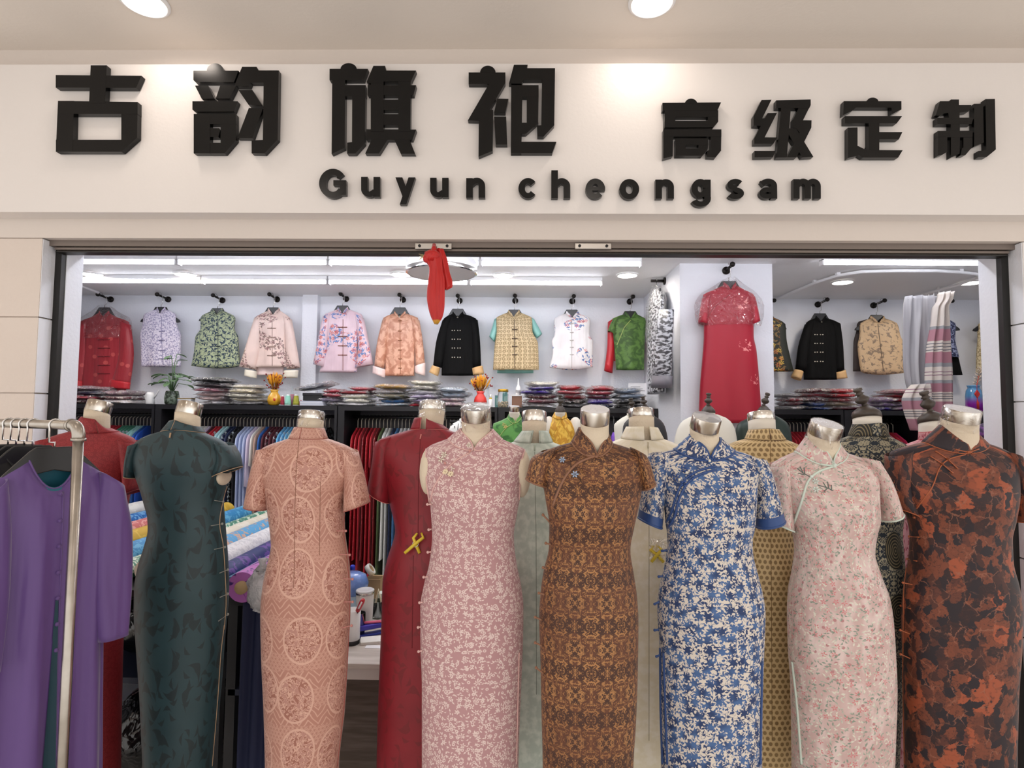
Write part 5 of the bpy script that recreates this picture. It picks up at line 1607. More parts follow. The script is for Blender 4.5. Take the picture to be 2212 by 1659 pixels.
def wardrobe(x0, x1, label, post=.05, rail=True, top=ST):
    POSTS.extend([(x0, x0 + post), (x1 - .02, x1)])
    t = thing('wardrobe', label, 'wardrobe', ((x0 + x1) / 2, SF, 0), 'black wardrobe shelving')
    MB().box((x0, SF, top - .036), (x1, 4.95, top)).build('top_panel', M_blackwood, t, smooth=False)
    MB().box((x0, SF, 0), (x0 + post, 4.95, top - .036)).build('side_panel', M_blackwood, t, smooth=False)
    MB().box((x1 - .02, SF, 0), (x1, 4.95, top - .036)).build('side_panel', M_blackwood, t, smooth=False)
    MB().box((x0 + post, 4.93, .1), (x1 - .02, 4.945, top - .036)).build('back_panel', M_greyback, t, smooth=False)
    MB().box((x0 + post, SF + .02, .06), (x1 - .02, 4.93, .10)).build('bottom_panel', M_blackwood, t, smooth=False)
    MB().tube([(x0 + post, RY, RZ), (x1 - .02, RY, RZ)], .013, 10).build('hanging_rail', M_blackpl, t)
    return t


xs = lambda px: px2x(px, SF)
wardrobe(-4.2, xs(326), 'black wardrobe shelf unit behind the red mannequin at the left')
wardrobe(xs(328), xs(727), 'black wardrobe shelf unit behind the teal and salmon mannequins')
wardrobe(xs(729), xs(1075), 'black wardrobe shelf unit behind the crimson mannequin')
wardrobe(xs(1077), 1.045, 'black wardrobe shelf unit behind the yellow halter mannequin, left of the pillar')
wardrobe(1.67, xs(1815), 'black wardrobe shelf unit just right of the pillar')
wardrobe(xs(1817), xs(1982), 'black wardrobe shelf unit left of the striped curtain')
wardrobe(xs(2098), 4.3, 'black wardrobe shelf unit under the blue vase at the far right')

# ------------------------------------------------------------------ garments on the rails
def cloth(col, kind=''):
    nm = 'rail_%s_%s' % (kind or 'plain', col)
    col = tuple(min(.86, c * 1.35 + .004) for c in hexc(col)[:3]) + (1,)
    if kind == 'sequin': return mat(nm, col, .5, fn=lambda g: g.mix(g.scatter(g.vm('MULTIPLY', g.obj(), (1, 1, 1)), 'dot', .3) if 0 else g.ss(g.noise(g.obj(), 60, 2), .52, .6), col, 'B8C4C8'))
    if kind == 'wrap': return mat(nm, col, .45, coat=.9, bump=('crinkle', 24.0, .7))
    return mat(nm, col, .6, sheen=.15, bump=('fold', 18.0, .4))


def rail_mesh(length, sleeve, wv):
    zs = [0, -.012, -.035, -.06, -.09, -.14, -.22, sleeve, sleeve - .01, sleeve - .08, -.6 * length - .1, -.85 * length, -length]
    ws = [.045, .06, .11, .16, .185, .195, .20, .205, .17, .165, .165, .175, .19]
    ts = [.007, .008, .009, .010, .0105, .011, .011, .011, .010, .010, .010, .011, .011]
    rings = []
    for i, (z, w, t) in enumerate(zip(zs, ws, ts)):
        rings.append(ring(Vector((0, w, z)), Vector((0, -w, z)), t, 22, 0, .8, lambda a: .5 * wv * (i / 12) * math.sin(5 * a + wv * 40)))
    return MB().loft(rings, caps=False)


RAILM = [rail_mesh(1.25, -.30, .25), rail_mesh(1.18, -.46, .3), rail_mesh(.72, -.34, .2), rail_mesh(1.02, -.30, .2)]
HM = MB()
pr = [(-.135, -.10), (-.135, -.085), (-.03, -.022), (0, -.012), (.03, -.022), (.135, -.085), (.135, -.10), (0, -.045)]
HM.prism([Vector((-.004, u, z)) for u, z in pr], (.008, 0, 0))
HK = MB().tube([(0, 0, -.02), (0, 0, .05)] + [(0, .014 - .014 * math.cos(a), .075 + .016 * math.sin(a)) for a in [PI * 1.2 - PI * 1.2 * k / 8 for k in range(9)]], .0034, 6)
PROTO = {}


def place_rail(x, col, kind, shape, label, group, hlabel, rot=0.0, dz=0.0):
    key = (col, kind, shape)
    nm = {0: 'hanging_dress', 1: 'hanging_dress', 2: 'hanging_shirt', 3: 'hanging_dress'}[shape]
    if key not in PROTO:
        o = RAILM[shape].build(nm, cloth(col, kind))
        PROTO[key] = o
    else:
        o = PROTO[key].copy(); COL.objects.link(o)
    o.location = (x, RY, RZ - .088 + dz)
    o.rotation_euler = (0, 0, rot)
    tag(o, label, 'shirt' if shape == 2 else 'dress', group)
    if 'hg' not in PROTO:
        h = HM.build('clothes_hanger', M_blackpl, smooth=False)
        HK.build('hook', mat('pale_steel', 'E4DCCC', .4, .35), h)
        PROTO['hg'] = h
    else: h = copy_tree(PROTO['hg'])
    h.location = (x, RY, RZ - .078)
    h.rotation_euler = (0, 0, rot)
    tag(h, hlabel, 'hanger', hlabel.split(', ')[0] + ' group')
    if 'group' in h: h['group'] = 'hangers ' + hlabel[hlabel.index('on'):]


NAMES = {'R': ('red', 'A8202C'), 'DR': ('dark red', '7A1820'), 'W': ('wine', '641A28'), 'P': ('pink', 'D890A0'), 'MG': ('magenta', 'B83CA0'), 'B': ('blue', '2A5AA0'), 'RB': ('royal blue', '2454B8'), 'SB': ('sky blue', '6AA8D0'),
         'LB': ('light blue', 'A8CCDC'), 'TB': ('pale teal', '9AC8C4'), 'GN': ('green', '4A8A70'), 'N': ('navy', '1E2848'), 'K': ('black', '16161A'), 'PW': ('periwinkle', 'A8B4E0'), 'LV': ('lavender', 'C8BCE0'), 'C': ('cream', 'E6DCB8'),
         'PP': ('pale pink', 'E8D0CC'), 'IV': ('ivory', 'ECEADC'), 'OL': ('olive', '4C5A34'), 'DN': ('denim blue', '3C6A98'), 'M': ('maroon', '54202C'), 'T': ('taupe', 'B09080'), 'IC': ('ice blue', 'C8DCE4'), 'PU': ('purple', '6A4AA0'), 'CO': ('coral', 'D85A50'), 'WH': ('white', 'F0F0F0'), 'CR': ('cerise', 'C02850')}


def rail_row(where, px0, step, codes, jit=.004):
    lst = codes.split()
    names = []
    for c in lst:
        k = c.split(':')
        names.append(k)
    runs, i = [], 0
    seen = {}
    n = len(names)
    while i < n:
        j = i
        while j + 1 < n and names[j + 1] == names[i]: j += 1
        runs.append((i, j)); i = j + 1
    for q, (i, j) in enumerate(runs):
        cn, hx = NAMES[names[i][0]]
        fl = names[i][1] if len(names[i]) > 1 else ''
        kind = 'sequin' if 's' in fl else 'wrap' if 'w' in fl else ''
        shape = 2 if 'h' in fl else 1 if 'l' in fl else 3 if 'm' in fl else 0
        what = ('speckled ' if kind == 'sequin' else 'plastic wrapped ' if kind == 'wrap' else '') + cn + (' shirt' if shape == 2 else ' dress')
        pv = NAMES[names[runs[q - 1][0]][0]][0] if q else None
        nx = NAMES[names[runs[q + 1][0]][0]][0] if q + 1 < len(runs) else None
        run = i != j
        wh = what.replace('plastic wrapped', 'wrapped') if run else what
        mid = ', one of a run' if run else ''
        if pv and nx: lb = '%s%s between %s and %s %s' % (wh, mid, pv, nx, where)
        elif nx: lb = '%s%s first before %s %s' % (wh, mid, nx, where)
        else: lb = '%s%s last after %s %s' % (wh, mid, pv, where)
        if lb in seen:
            q2 = 2
            while ('second ', 'third ', 'fourth ', 'fifth ')[q2 - 2] + lb in seen: q2 += 1
            lb = ('second ', 'third ', 'fourth ', 'fifth ')[q2 - 2] + lb
        seen[lb] = 1
        if len(lb.split()) > 16: lb = lb.replace('one of a run', 'in a run').replace('plastic wrapped', 'wrapped')
        if len(lb.split()) > 16: lb = lb.replace('on the', 'on').replace(' mannequin', '')
        gp = None if i == j else lb
        for m_ in range(i, j + 1):
            xx = px2x(px0 + m_ * step, RY)
            if any(a - .032 < xx < b + .032 for a, b in POSTS): continue
            sh_ = shape if shape else RND.choice((0, 0, 1, 3))
            place_rail(px2x(px0 + m_ * step, RY) + RND.uniform(-.0006, .0006), hx, kind, sh_, lb, gp, 'black hanger with metal hook, ' + where, RND.uniform(-jit, jit))


rail_row('on the left rail', 148, 7.8, 'CO CO R R C PP R:s R LB RB R R:s R R:s R GN:s GN:s GN:s GN:s TB TB B RB')
rail_row('on the teal mannequin rail', 352, 7.8, 'W B MG R R W LB K N M C PP PP LV M R R:s LB LB N:s N K:s K PW PW PW LV PP T B M M:s M M:s SB SB:s SB:s LB SB:s IC SB:s N:s K:s T IC IC K:s')
rail_row('on the crimson mannequin rail', 757, 8.0, 'R:w DR:w R:w R:w R DR:w R:w R DR:w OL PP PP N DN IV IV WH IV IV IV IV IV WH IV IV P T P P T K:l PP K IV K N K PP')
rail_row('on the yellow mannequin rail', 1085, 15, 'K K N K K N K W K N')
rail_row('on the rail beside the pillar', 1678, 7.8, 'P R R R R R R R R R R R CR LB B PU')
rail_row('on the rail beside the curtain', 1834, 9.4, 'CR CR R CR W R CR P R CR R CR P R P')
# a white printed shirt facing the viewer at the crimson mannequin's shoulder
garment('shirt', 'white printed shirt turned to the viewer on the rail beside the dusty pink mannequin', 'shirt', 4.42,
        [(908, 992, 1020), (914, 980, 1034), (922, 972, 1044), (938, 974, 1042), (1000, 976, 1040), (1060, 974, 1042)], 'dashes', collar_h=.015,
        sleeves=[[(971, 926, 985, 915), (967, 940, 982, 944), (963, 950, 979, 956)]], group='shirt in front of the rail', placket=[(990, 915), (986, 960)], frogcol='3A3A3A')
so = thing('clothes_hanger', 'black hanger inside the white printed shirt', 'hanger', at(1006, 900, 4.42))
c = at(1006, 900, 4.42)
MB().box((c.x - .12, 4.413, c.z - .05), (c.x + .12, 4.427, c.z - .03)).build('shoulder_bar', M_blackpl, so)
MB().tube([(c.x, 4.42, c.z - .03), (c.x, 4.42, RZ - .02), (c.x, 4.56, RZ + .0), (c.x, 4.71, RZ + .014), (c.x, 4.735, RZ)], .003, 6).build('hook', M_chrome, so)

# umbrellas hanging left of the pillar
for px, col, lb in ((1326, '7A4AC0', 'folded purple umbrella hanging left of the cream mannequin'), (1342, 'D080C8', 'folded pink umbrella hanging left of the cream mannequin')):
    p = at(px, 905, 4.40)
    u = thing('umbrella', lb, 'umbrella', p, None)
    MB().tube([p, p + Vector((0, 0, -.10))], .006, 8).tube([p + Vector((0, .012 - .012 * math.cos(a), .012 * math.sin(a))) for a in [PI * k / 6 for k in range(7)]], .004, 6).build('handle', M_blackpl, u)
    MB().lathe([(.008, -.10), (.02, -.13), (.024, -.2), (.02, -.34), (.01, -.52), (.003, -.54)], p, n=10).build('canopy', mat('umbrella_' + col, col, .5, bump=('fold', 60.0, .8)), u)
    MB().tube([(p.x, 4.40, p.z + .012), (p.x, 4.52, p.z + .02)], .004, 6).build('hanging_loop', M_blackpl, u)

# ------------------------------------------------------------------ folded clothes in clear bags
def packet_mesh(w, d, h, seed, rough=1.0):
    r = random.Random(seed)
    nx, ny = 18, 8
    ph = [r.uniform(0, 6.28) for _ in range(8)]
    lean = r.uniform(-.25, .25)
    top, bot = [], []
    for j in range(ny + 1):
        a, b = [], []
        for i in range(nx + 1):
            u, v = math.sin((i / nx - .5) * PI), math.sin((j / ny - .5) * PI)
            e = (1 - abs(u) ** 5) ** .5 * (1 - abs(v) ** 5) ** .5
            x = u * w / 2 * (1 - .10 * math.sin(2 * v + ph[0]) ** 2) + .012 * math.sin(3 * v + ph[6])
            y = v * d / 2 * (1 - .10 * math.sin(3 * u + ph[1]) ** 2)
            fold = .5 + .5 * math.sin(5 * u + ph[2] + 2 * math.sin(2 * v + ph[5])) * math.cos(2 * v + ph[3])
            m = h * (.40 + .22 * math.sin(3.1 * u + ph[4]) * abs(u))
            t = .62 + .30 * fold + lean * u + .20 * rough * (r.random() - .5)
            a.append(Vector((x, y, min(h, m + (h * 1.05 - m) * e * max(.2, t)))))
            b.append(Vector((x, y, max(0.0, m - m * e * (.97 + .03 * r.random())))))
        top.append(a); bot.append(b)
    return MB().grid(top).grid([x[::-1] for x in bot])


def bag_mesh(w, d, h, seed):
    r = random.Random(seed + 99)
    m = packet_mesh(w * 1.10, d * 1.03, h, seed, 2.0)
    for v in m.v:
        v.x += r.uniform(-1, 1) * .018; v.y += r.uniform(-1, 1) * .008
        v.z = min(h, max(0.0, v.z + r.uniform(-.2, 1) * .010))
    return m


ORD = ['bottom one', 'second from below', 'third from below', 'fourth from below', 'fifth from below', 'sixth from below']
CN = {'wine': '6A1C30', 'red': 'B82030', 'navy': '26304E', 'white': 'E8E6EA', 'rose': 'C04858', 'lavender': 'BCB0D0', 'mauve': 'A88A98', 'pale pink': 'E0C4C0', 'charcoal': '3A383C', 'black': '18181A', 'grey': '9A98A0',
      'cream': 'E4D8B8', 'ivory': 'E8E4D4', 'crimson': '9E2030', 'pale blue': 'B4C4D4', 'blue': '3A78B8', 'olive': '6A6440', 'mustard': 'B08838', 'purple': '4A30A0', 'denim': '8898B0', 'lilac': 'B898C8', 'pink': 'D08898', 'magenta': '8A2A8A', 'royal': '2C4C94'}


def stack(px0, px1, cols, where, Y=4.68, hpx=6.4, dx=0):
    x0, x1 = px2x(px0, Y), px2x(px1, Y)
    z = ST
    h = hpx * Y / FPX
    for i, cname in enumerate(cols):
        nm, pat = (cname + ':').split(':')[:2]
        w = (x1 - x0) * RND.uniform(.74, 1.02)
        pos = ORD[i] if i < len(cols) - 1 else 'top one'
        lb = 'bagged %s garment, %s of the stack %s' % (nm, pos, where)
        r = thing('folded_garment', lb, 'folded clothes', ((x0 + x1) / 2 + RND.uniform(-.025, .025), Y + RND.uniform(-.03, .03), z), 'bagged clothes on the shelf')
        sd = RND.randint(0, 9999)
        m = mat('folded_' + nm + pat, CN[nm], .55, coat=.5, bump=('crinkle', 22.0, .5), fn=(lambda g, nm=nm: g.mix(g.ss(g.noise(g.obj(), 40, 3, .8), .5, .62), CN[nm], 'D8C8C0')) if pat else None)
        hh = h * RND.uniform(1.15, 1.65)
        o = packet_mesh(w, .30, hh * .93, sd)
        o2 = bag_mesh(w, .30, hh * .995, sd)
        for q in (o, o2):
            for v in q.v: v += Vector(r.location)
        o.build('cloth', m, r)
        o2.build('plastic_bag', M_bag, r)
        r.rotation_euler = (0, 0, RND.uniform(-.14, .14))
        z += hh


M_bag = film('crinkled_bag', .36, 26.0)
stack(146, 226, ['wine:p', 'rose', 'navy', 'mauve:p'], 'at the left end of the shelf')
stack(229, 300, ['white:p', 'wine:p', 'mauve:p'], 'left of the watering can', hpx=7)
stack(432, 502, ['white', 'pale pink', 'pale pink', 'pink', 'charcoal', 'black'], 'right of the plant', hpx=7)
stack(506, 572, ['grey', 'cream', 'ivory', 'cream', 'ivory'], 'left of the yellow vase')
stack(703, 742, ['white:p', 'lavender', 'rose', 'rose'], 'right of the black box')
stack(746, 812, ['white', 'ivory', 'ivory', 'crimson', 'rose'], 'second right of the black box')
stack(816, 884, ['pale blue:p', 'blue', 'olive', 'white:p', 'mustard'], 'with the mustard garment on top')
stack(887, 950, ['red', 'lavender', 'lavender', 'white', 'ivory', 'ivory'], 'behind the crimson mannequin')
stack(953, 1012, ['mauve:p', 'mauve:p', 'pale blue', 'pale blue'], 'left of the red vase', hpx=7.5)
stack(1132, 1198, ['white:p', 'wine', 'wine:p', 'purple', 'purple', 'ivory'], 'right of the caulking bottle')
stack(1206, 1262, ['charcoal', 'black:p', 'crimson', 'rose', 'red'], 'behind the yellow halter mannequin', hpx=7)
stack(1266, 1322, ['navy', 'purple', 'wine', 'rose', 'rose'], 'left of the denim garment', hpx=7)
stack(1326, 1384, ['black', 'black', 'denim', 'denim'], 'beside the pillar', hpx=7.5)
stack(1676, 1716, ['white:p', 'wine', 'rose:p', 'grey'], 'touching the right side of the pillar', hpx=6)
stack(1718, 1766, ['royal', 'royal', 'wine:p', 'rose', 'wine:p'], 'second right of the pillar', hpx=6.6)
stack(1770, 1834, ['wine', 'cream', 'rose:p', 'red', 'red'], 'third right of the pillar')
stack(1868, 1898, ['purple', 'lilac', 'lilac:p'], 'left of the stack beside the curtain', hpx=7)
stack(1902, 1968, ['magenta', 'lilac', 'crimson', 'red', 'pink:p'], 'last before the curtain')

# ------------------------------------------------------------------ small things on the shelf
PYY = 4.62


def shelfpt(px, Y=PYY): return Vector((px2x(px, Y), Y, ST))


M_ceram = mat('white_ceramic', 'F0F0F0', .3)
M_glass = mat('clear_glass', 'F4FAFA', .03, trans=1.0, ior=1.3)
p = shelfpt(316)
t = thing('watering_can', 'small white watering can left of the potted plant', 'watering can', p)
MB().lathe([(.03, 0), (.033, .01), (.03, .075), (.022, .10), (.018, .098)], p, n=24).build('body', M_ceram, t)
MB().tube([p + Vector((.026, 0, .05)), p + Vector((.05, 0, .08)), p + Vector((.066, 0, .115))], [.008, .006, .006], 10).build('spout', M_ceram, t)
MB().tube([p + Vector((-.02 - .022 * math.sin(a), 0, .06 + .035 * math.cos(a))) for a in [PI * k / 8 for k in range(9)]], .004, 8).build('handle', M_ceram, t)
p = shelfpt(364)
t = thing('potted_plant', 'leafy green plant in a dark glass pot on the shelf', 'plant', p)
MB().lathe([(.042, 0), (.052, .01), (.056, .05), (.048, .10), (.044, .11)], p, n=28, caps=True).build('pot', mat('smoky_green_glass', '4A5648', .15, fn=lambda g: g.mix(g.ss(g.noise(g.obj(), 40, 2), .4, .6), '3A4436', '7A8A78')), t)
M_leaf = mat('leaf_green', '5A7A52', .4, fn=lambda g: g.mix(g.noise(g.obj(), 12, 2), '3E6040', '7A9A6E'))
for i in range(26):
    a = i * 2.4 + RND.uniform(-.3, .3)
    R_ = RND.uniform(.05, .15) if i > 3 else .03
    H_ = RND.uniform(.08, .24) if i > 3 else .28 + .02 * i
    q = p + Vector((R_ * math.cos(a), .75 * R_ * math.sin(a), .10 + H_ * (1 - .45 * R_ / .15)))
    st = MB().tube([p + Vector((0, 0, .09)), p + Vector((R_ * .4 * math.cos(a), R_ * .3 * math.sin(a), .10 + H_ * .7)), q], .0028, 6)
    lf = st.build('stem', M_leaf, t)
    d = Vector((math.cos(a), .75 * math.sin(a), RND.uniform(-.3, .3))).normalized()
    sdw = d.cross(Vector((0, 0, 1))).normalized()
    up = sdw.cross(d)
    L_, Wd = RND.uniform(.055, .08), RND.uniform(.02, .03)
    rows = []
    for u in range(7):
        f = u / 6
        w_ = Wd * math.sin(PI * min(.98, f * .94 + .03)) ** .8
        cc = q + d * L_ * f - up * .018 * f * f
        rows.append([cc - sdw * w_ + up * .004, cc, cc + sdw * w_ + up * .004])
    MB().grid(rows).build('leaf', M_leaf, lf, solid=.001)
p = shelfpt(391, 4.58)
t = thing('card_box', 'small white box with a gold band right of the plant', 'box', p)
MB().box((p.x - .055, p.y, ST), (p.x + .055, p.y + .06, ST + .055)).build('box_body', M_ceram, t, smooth=False, bevel=.002)
MB().box((p.x - .056, p.y - .001, ST + .045), (p.x + .056, p.y + .061, ST + .052)).build('gold_band', mat('gold_foil', 'C8A860', .3, 1.0), t, smooth=False)


def wheat_vase(px, col, colname, lb, Y=4.60):
    p = shelfpt(px, Y)
    t = thing('vase', lb, 'vase', p)
    m = mat('glaze_' + colname, col, .25, coat=.5)
    MB().lathe([(.030, 0), (.045, .012), (.053, .04), (.046, .075), (.028, .10), (.026, .11), (.034, .126), (.030, .126), (.022, .11)], p, n=32).build('vase_body', m, t)
    MB().ball(p + Vector((.018, -.047, .045)), (.012, .004, .012), 10, 6).build('red_emblem', mat('emblem_red', 'C8301C', .4), t)
    d = thing('dried_flowers', 'bunch of golden wheat and red berries in the %s vase' % colname, 'dried flowers', p + Vector((0, 0, .12)))
    mb, ms = MB(), MB()
    for i in range(46):
        a, r = RND.uniform(0, 6.28), math.sqrt(RND.random())
        b0 = p + Vector((.012 * r * math.cos(a), .012 * r * math.sin(a), .10))
        b1 = p + Vector((.075 * r * math.cos(a), .06 * r * math.sin(a), .20 + .05 * (1 - r) + RND.uniform(-.01, .012)))
        ms.tube([b0, b0.lerp(b1, .6), b1], .0012, 4)
        dd = (b1 - b0).normalized()
        mb.tube([b1 - dd * .055, b1 - dd * .03, b1, b1 + dd * .02], [.003, .0065, .005, .001], 6)
    ms.build('stems', mat('straw', 'C88A20', .6), d)
    tag(mb.build('wheat_ears', mat('wheat_gold', 'E09A1C', .6), d), kind='stuff')
    mr, mbr = MB(), MB()
    for i in range(22):
        a = RND.uniform(0, 6.28)
        r = RND.uniform(.04, .11)
        q = p + Vector((r * math.cos(a), .5 * r * math.sin(a) - .03, .14 + RND.uniform(0, .12)))
        mr.tube([p + Vector((0, -.01, .12)), p.lerp(q, .6) + Vector((0, 0, .05)), q], .0009, 4)
        mbr.ball(q, .0065, 8, 5)
    mr.build('berry_twigs', mat('twig_brown', '6A3A24', .6), d)
    tag(mbr.build('berries', mat('berry_red', '8A2020', .4), d), kind='stuff')


wheat_vase(589, 'E0A828', 'yellow', 'round yellow vase holding dried wheat, left part of the shelf')
wheat_vase(1038, 'D8342C', 'red', 'red vase holding dried wheat behind the dusty pink mannequin')


def spool(px, col, name, h=.085, Y=4.56, r=.024):
    p = shelfpt(px, Y)
    t = thing('thread_cone', '%s thread cone right of the yellow vase' % name, 'thread cone', p, 'thread cones')
    MB().lathe([(r, .004), (r * .98, .02), (r * .72, h * .86), (r * .55, h * .9)], p, n=24).build('thread', mat('thread_' + name, col, .6, bump=('plain', 200.0, .4)), t)
    MB().lathe([(r * 1.05, 0), (r * 1.05, .004), (r * .4, .005), (r * .4, h), (r * .3, h)], p, n=20).build('cone', M_ceram, t)


spool(607, 'A8283C', 'red', .08, r=.016)
spool(619, '9AD8C4', 'mint', .088, r=.025)
spool(637, 'A8A838', 'olive', .088, r=.024)
p = shelfpt(628, 4.70)
t = thing('bottle', 'slim clear bottle with pink liquid behind the thread cones', 'bottle', p)
MB().lathe([(.014, 0), (.015, .01), (.014, .10), (.009, .12), (.009, .15), (.014, .158)], p, n=20).build('glass', M_glass, t)
MB().lathe([(.0125, .003), (.0125, .095)], p, n=16).build('liquid', mat('pink_liquid', 'E8A0B0', .2), t)
p = shelfpt(647, 4.60)
t = thing('pin_cushion', 'small red pin cushion right of the olive thread cone', 'pin cushion', p)
MB().ball(p + Vector((0, 0, .018)), (.022, .022, .018), 14, 8).build('cushion', mat('red_felt', 'C03038', .8), t)
MB().tube([p + Vector((0, 0, .034)), p + Vector((.003, 0, .045))], .004, 8).build('knot', mat('red_felt', 'C03038', .8), t)
p = shelfpt(678, 4.60)
t = thing('book_stack', 'stack of thin white booklets under the black box', 'booklets', p)
for i in range(4):
    MB().box((p.x - .095, p.y - .07, ST + i * .0095), (p.x + .095 - .004 * i, p.y + .08, ST + i * .0095 + .0085)).build('booklet', mat('booklet_%d' % (i % 2), ('E4E6EE', 'C8CEDC')[i % 2], .5), t, smooth=False)
t = thing('box', 'black flat box on the white booklets', 'box', p + Vector((0, 0, .038)))
MB().box((p.x - .075, p.y - .06, ST + .0385), (p.x + .075, p.y + .07, ST + .085)).build('box_base', M_blackpl, t, smooth=False, bevel=.003)
MB().box((p.x - .078, p.y - .063, ST + .078), (p.x + .078, p.y + .073, ST + .10)).build('box_lid', mat('black_lid', '242428', .3), t, smooth=False, bevel=.003)
t = thing('flat_bag', 'clear bag of dark cloth lying on the black box', 'bag', p + Vector((.02, 0, .1)))
o, o2 = packet_mesh(.24, .2, .04, 5), bag_mesh(.27, .22, .045, 6)
for q in (o, o2):
    for v in q.v: v += p + Vector((.01, .02, .101)); v.z += (v.x - p.x) * .18 + .03
o.build('cloth', mat('folded_grey_dark', '6A6C78', .5, coat=.4, bump=('crinkle', 20.0, .6)), t); o2.build('plastic_bag', M_bag, t)

# right of the red vase: bottles, jar, card, box, caulking bottle
p = shelfpt(1054, 4.66)
t = thing('bottle', 'slim clear bottle just right of the red vase', 'bottle', p)
MB().lathe([(.018, 0), (.02, .01), (.019, .08), (.009, .10), (.008, .17), (.011, .175)], p, n=20).build('glass', M_glass, t)
MB().lathe([(.012, .175), (.012, .19), (.006, .195)], p, n=16).build('cap', M_ceram, t)
p = shelfpt(1060, 4.56)
t = thing('bottle', 'little white bottle with a yellow collar, left of the jar', 'bottle', p)
MB().lathe([(.015, 0), (.016, .01), (.016, .055), (.01, .065)], p, n=20).build('bottle_body', M_ceram, t)
MB().lathe([(.011, .065), (.011, .075)], p, n=16).build('collar_ring', mat('yellow_plastic', 'E0C030', .4), t)
MB().lathe([(.01, .075), (.008, .10), (.004, .102)], p, n=16).build('cap', M_ceram, t)
p = shelfpt(1087, 4.56)
t = thing('jar', 'glass jar with a gold lid and beads inside', 'jar', p)
MB().lathe([(.038, 0), (.042, .008), (.042, .10), (.036, .115), (.036, .125)], p, n=28).build('glass', M_glass, t)
MB().lathe([(.04, .122), (.041, .124), (.041, .14), (.039, .142)], p, n=28).build('lid', mat('gold_lid', 'C09A38', .35, .9), t)
mb = MB()
for i in range(60):
    a, r = RND.uniform(0, 6.28), .034 * math.sqrt(RND.random())
    mb.ball(p + Vector((r * math.cos(a), r * math.sin(a), RND.uniform(.008, .045))), .006, 6, 4)
tag(mb.build('beads', mat('shell_beads', 'E8D4B8', .4), t), kind='stuff')
p = shelfpt(1076, 4.72)
t = thing('card', 'teal card standing behind the gold lidded jar', 'card', p)
MB().box((p.x - .025, p.y, ST), (p.x + .045, p.y + .006, ST + .10)).build('card_sheet', mat('teal_card', '5A8A88', .5), t, smooth=False)
MB().box((p.x - .015, p.y - .001, ST + .02), (p.x + .035, p.y, ST + .08)).build('picture', mat('card_print', '8AA8A4', .5), t, smooth=False)
p = shelfpt(1117, 4.62)
t = thing('box', 'small brown box with a white edge right of the jar', 'box', p)
MB().box((p.x - .04, p.y - .02, ST), (p.x + .04, p.y + .05, ST + .092)).build('box_body', mat('brown_card', '8A6450', .6), t, smooth=False, bevel=.002)
MB().box((p.x - .046, p.y - .026, ST + .092), (p.x + .046, p.y + .056, ST + .10)).build('lid', M_ceram, t, smooth=False)
t = thing('glue_bottle', 'white pointed caulking bottle standing on the brown box', 'bottle', p + Vector((.01, .01, .1)))
MB().lathe([(.02, .1005), (.021, .105), (.02, .16), (.012, .172), (.008, .18), (.002, .235)], p + Vector((.01, .01, 0)), n=20).build('bottle_body', M_ceram, t)
MB().lathe([(.0205, .118), (.0214, .12), (.0214, .14), (.0205, .142)], p + Vector((.01, .01, 0)), n=20).build('grey_ring', mat('grey_pl', 'A8A8AC', .5), t)
# papers leaning beside the pillar
p = shelfpt(1383, 4.80)
t = thing('printed_sheet', 'white printed sheet leaning on the wall beside the pillar', 'paper', p + Vector((0, 0, .02)))
mb = MB().box((p.x - .08, 4.91, ST + .0), (p.x + .08, 4.914, ST + .22))
mb.build('sheet', mat('paper_white', 'EEEEF2', .6), t, smooth=False)
mb = MB()
for i in range(9): mb.box((p.x - .06, 4.9085, ST + .05 + i * .017), (p.x + .06 - .02 * (i % 3), 4.91, ST + .055 + i * .017))
tag(mb.build('text_lines', mat('ink_grey', '8A8A90', .6), t, smooth=False), kind='stuff')

# ------------------------------------------------------------------ curtain, vase and knot at the right
CU = 3.75


def f_stripe(g):
    y = g.xy(g.uv(1))[1]
    n = g.m('ADD', y, g.m('MULTIPLY', g.noise(g.obj(), 4, 1), .004))
    c = hexc('E8DED4')
    def band(c, a, b, col):
        k = g.m('MULTIPLY', g.m('GREATER_THAN', n, a), g.m('LESS_THAN', n, b))
        return g.mix(k, c, col)
    for a, b, col in ((-.24, -.22, 'A8A8AC'), (-.315, -.24, 'C08A94'), (-.335, -.33, '6A6A70'), (-.355, -.35, '6A6A70'), (-.375, -.37, '6A6A70'), (-.455, -.385, 'C08A94'), (-.48, -.455, 'A8A8AC'), (-.515, -.51, '9A7080'), (-.535, -.53, '9A7080'),
                      (-.585, -.565, 'A8A8AC'), (-.64, -.585, 'B88490'), (-.655, -.65, '6A6A70'), (-.67, -.665, '6A6A70'), (-.685, -.68, '6A6A70'), (-.80, -.70, 'B88490')):
        c = band(c, a, b, col)
    return c


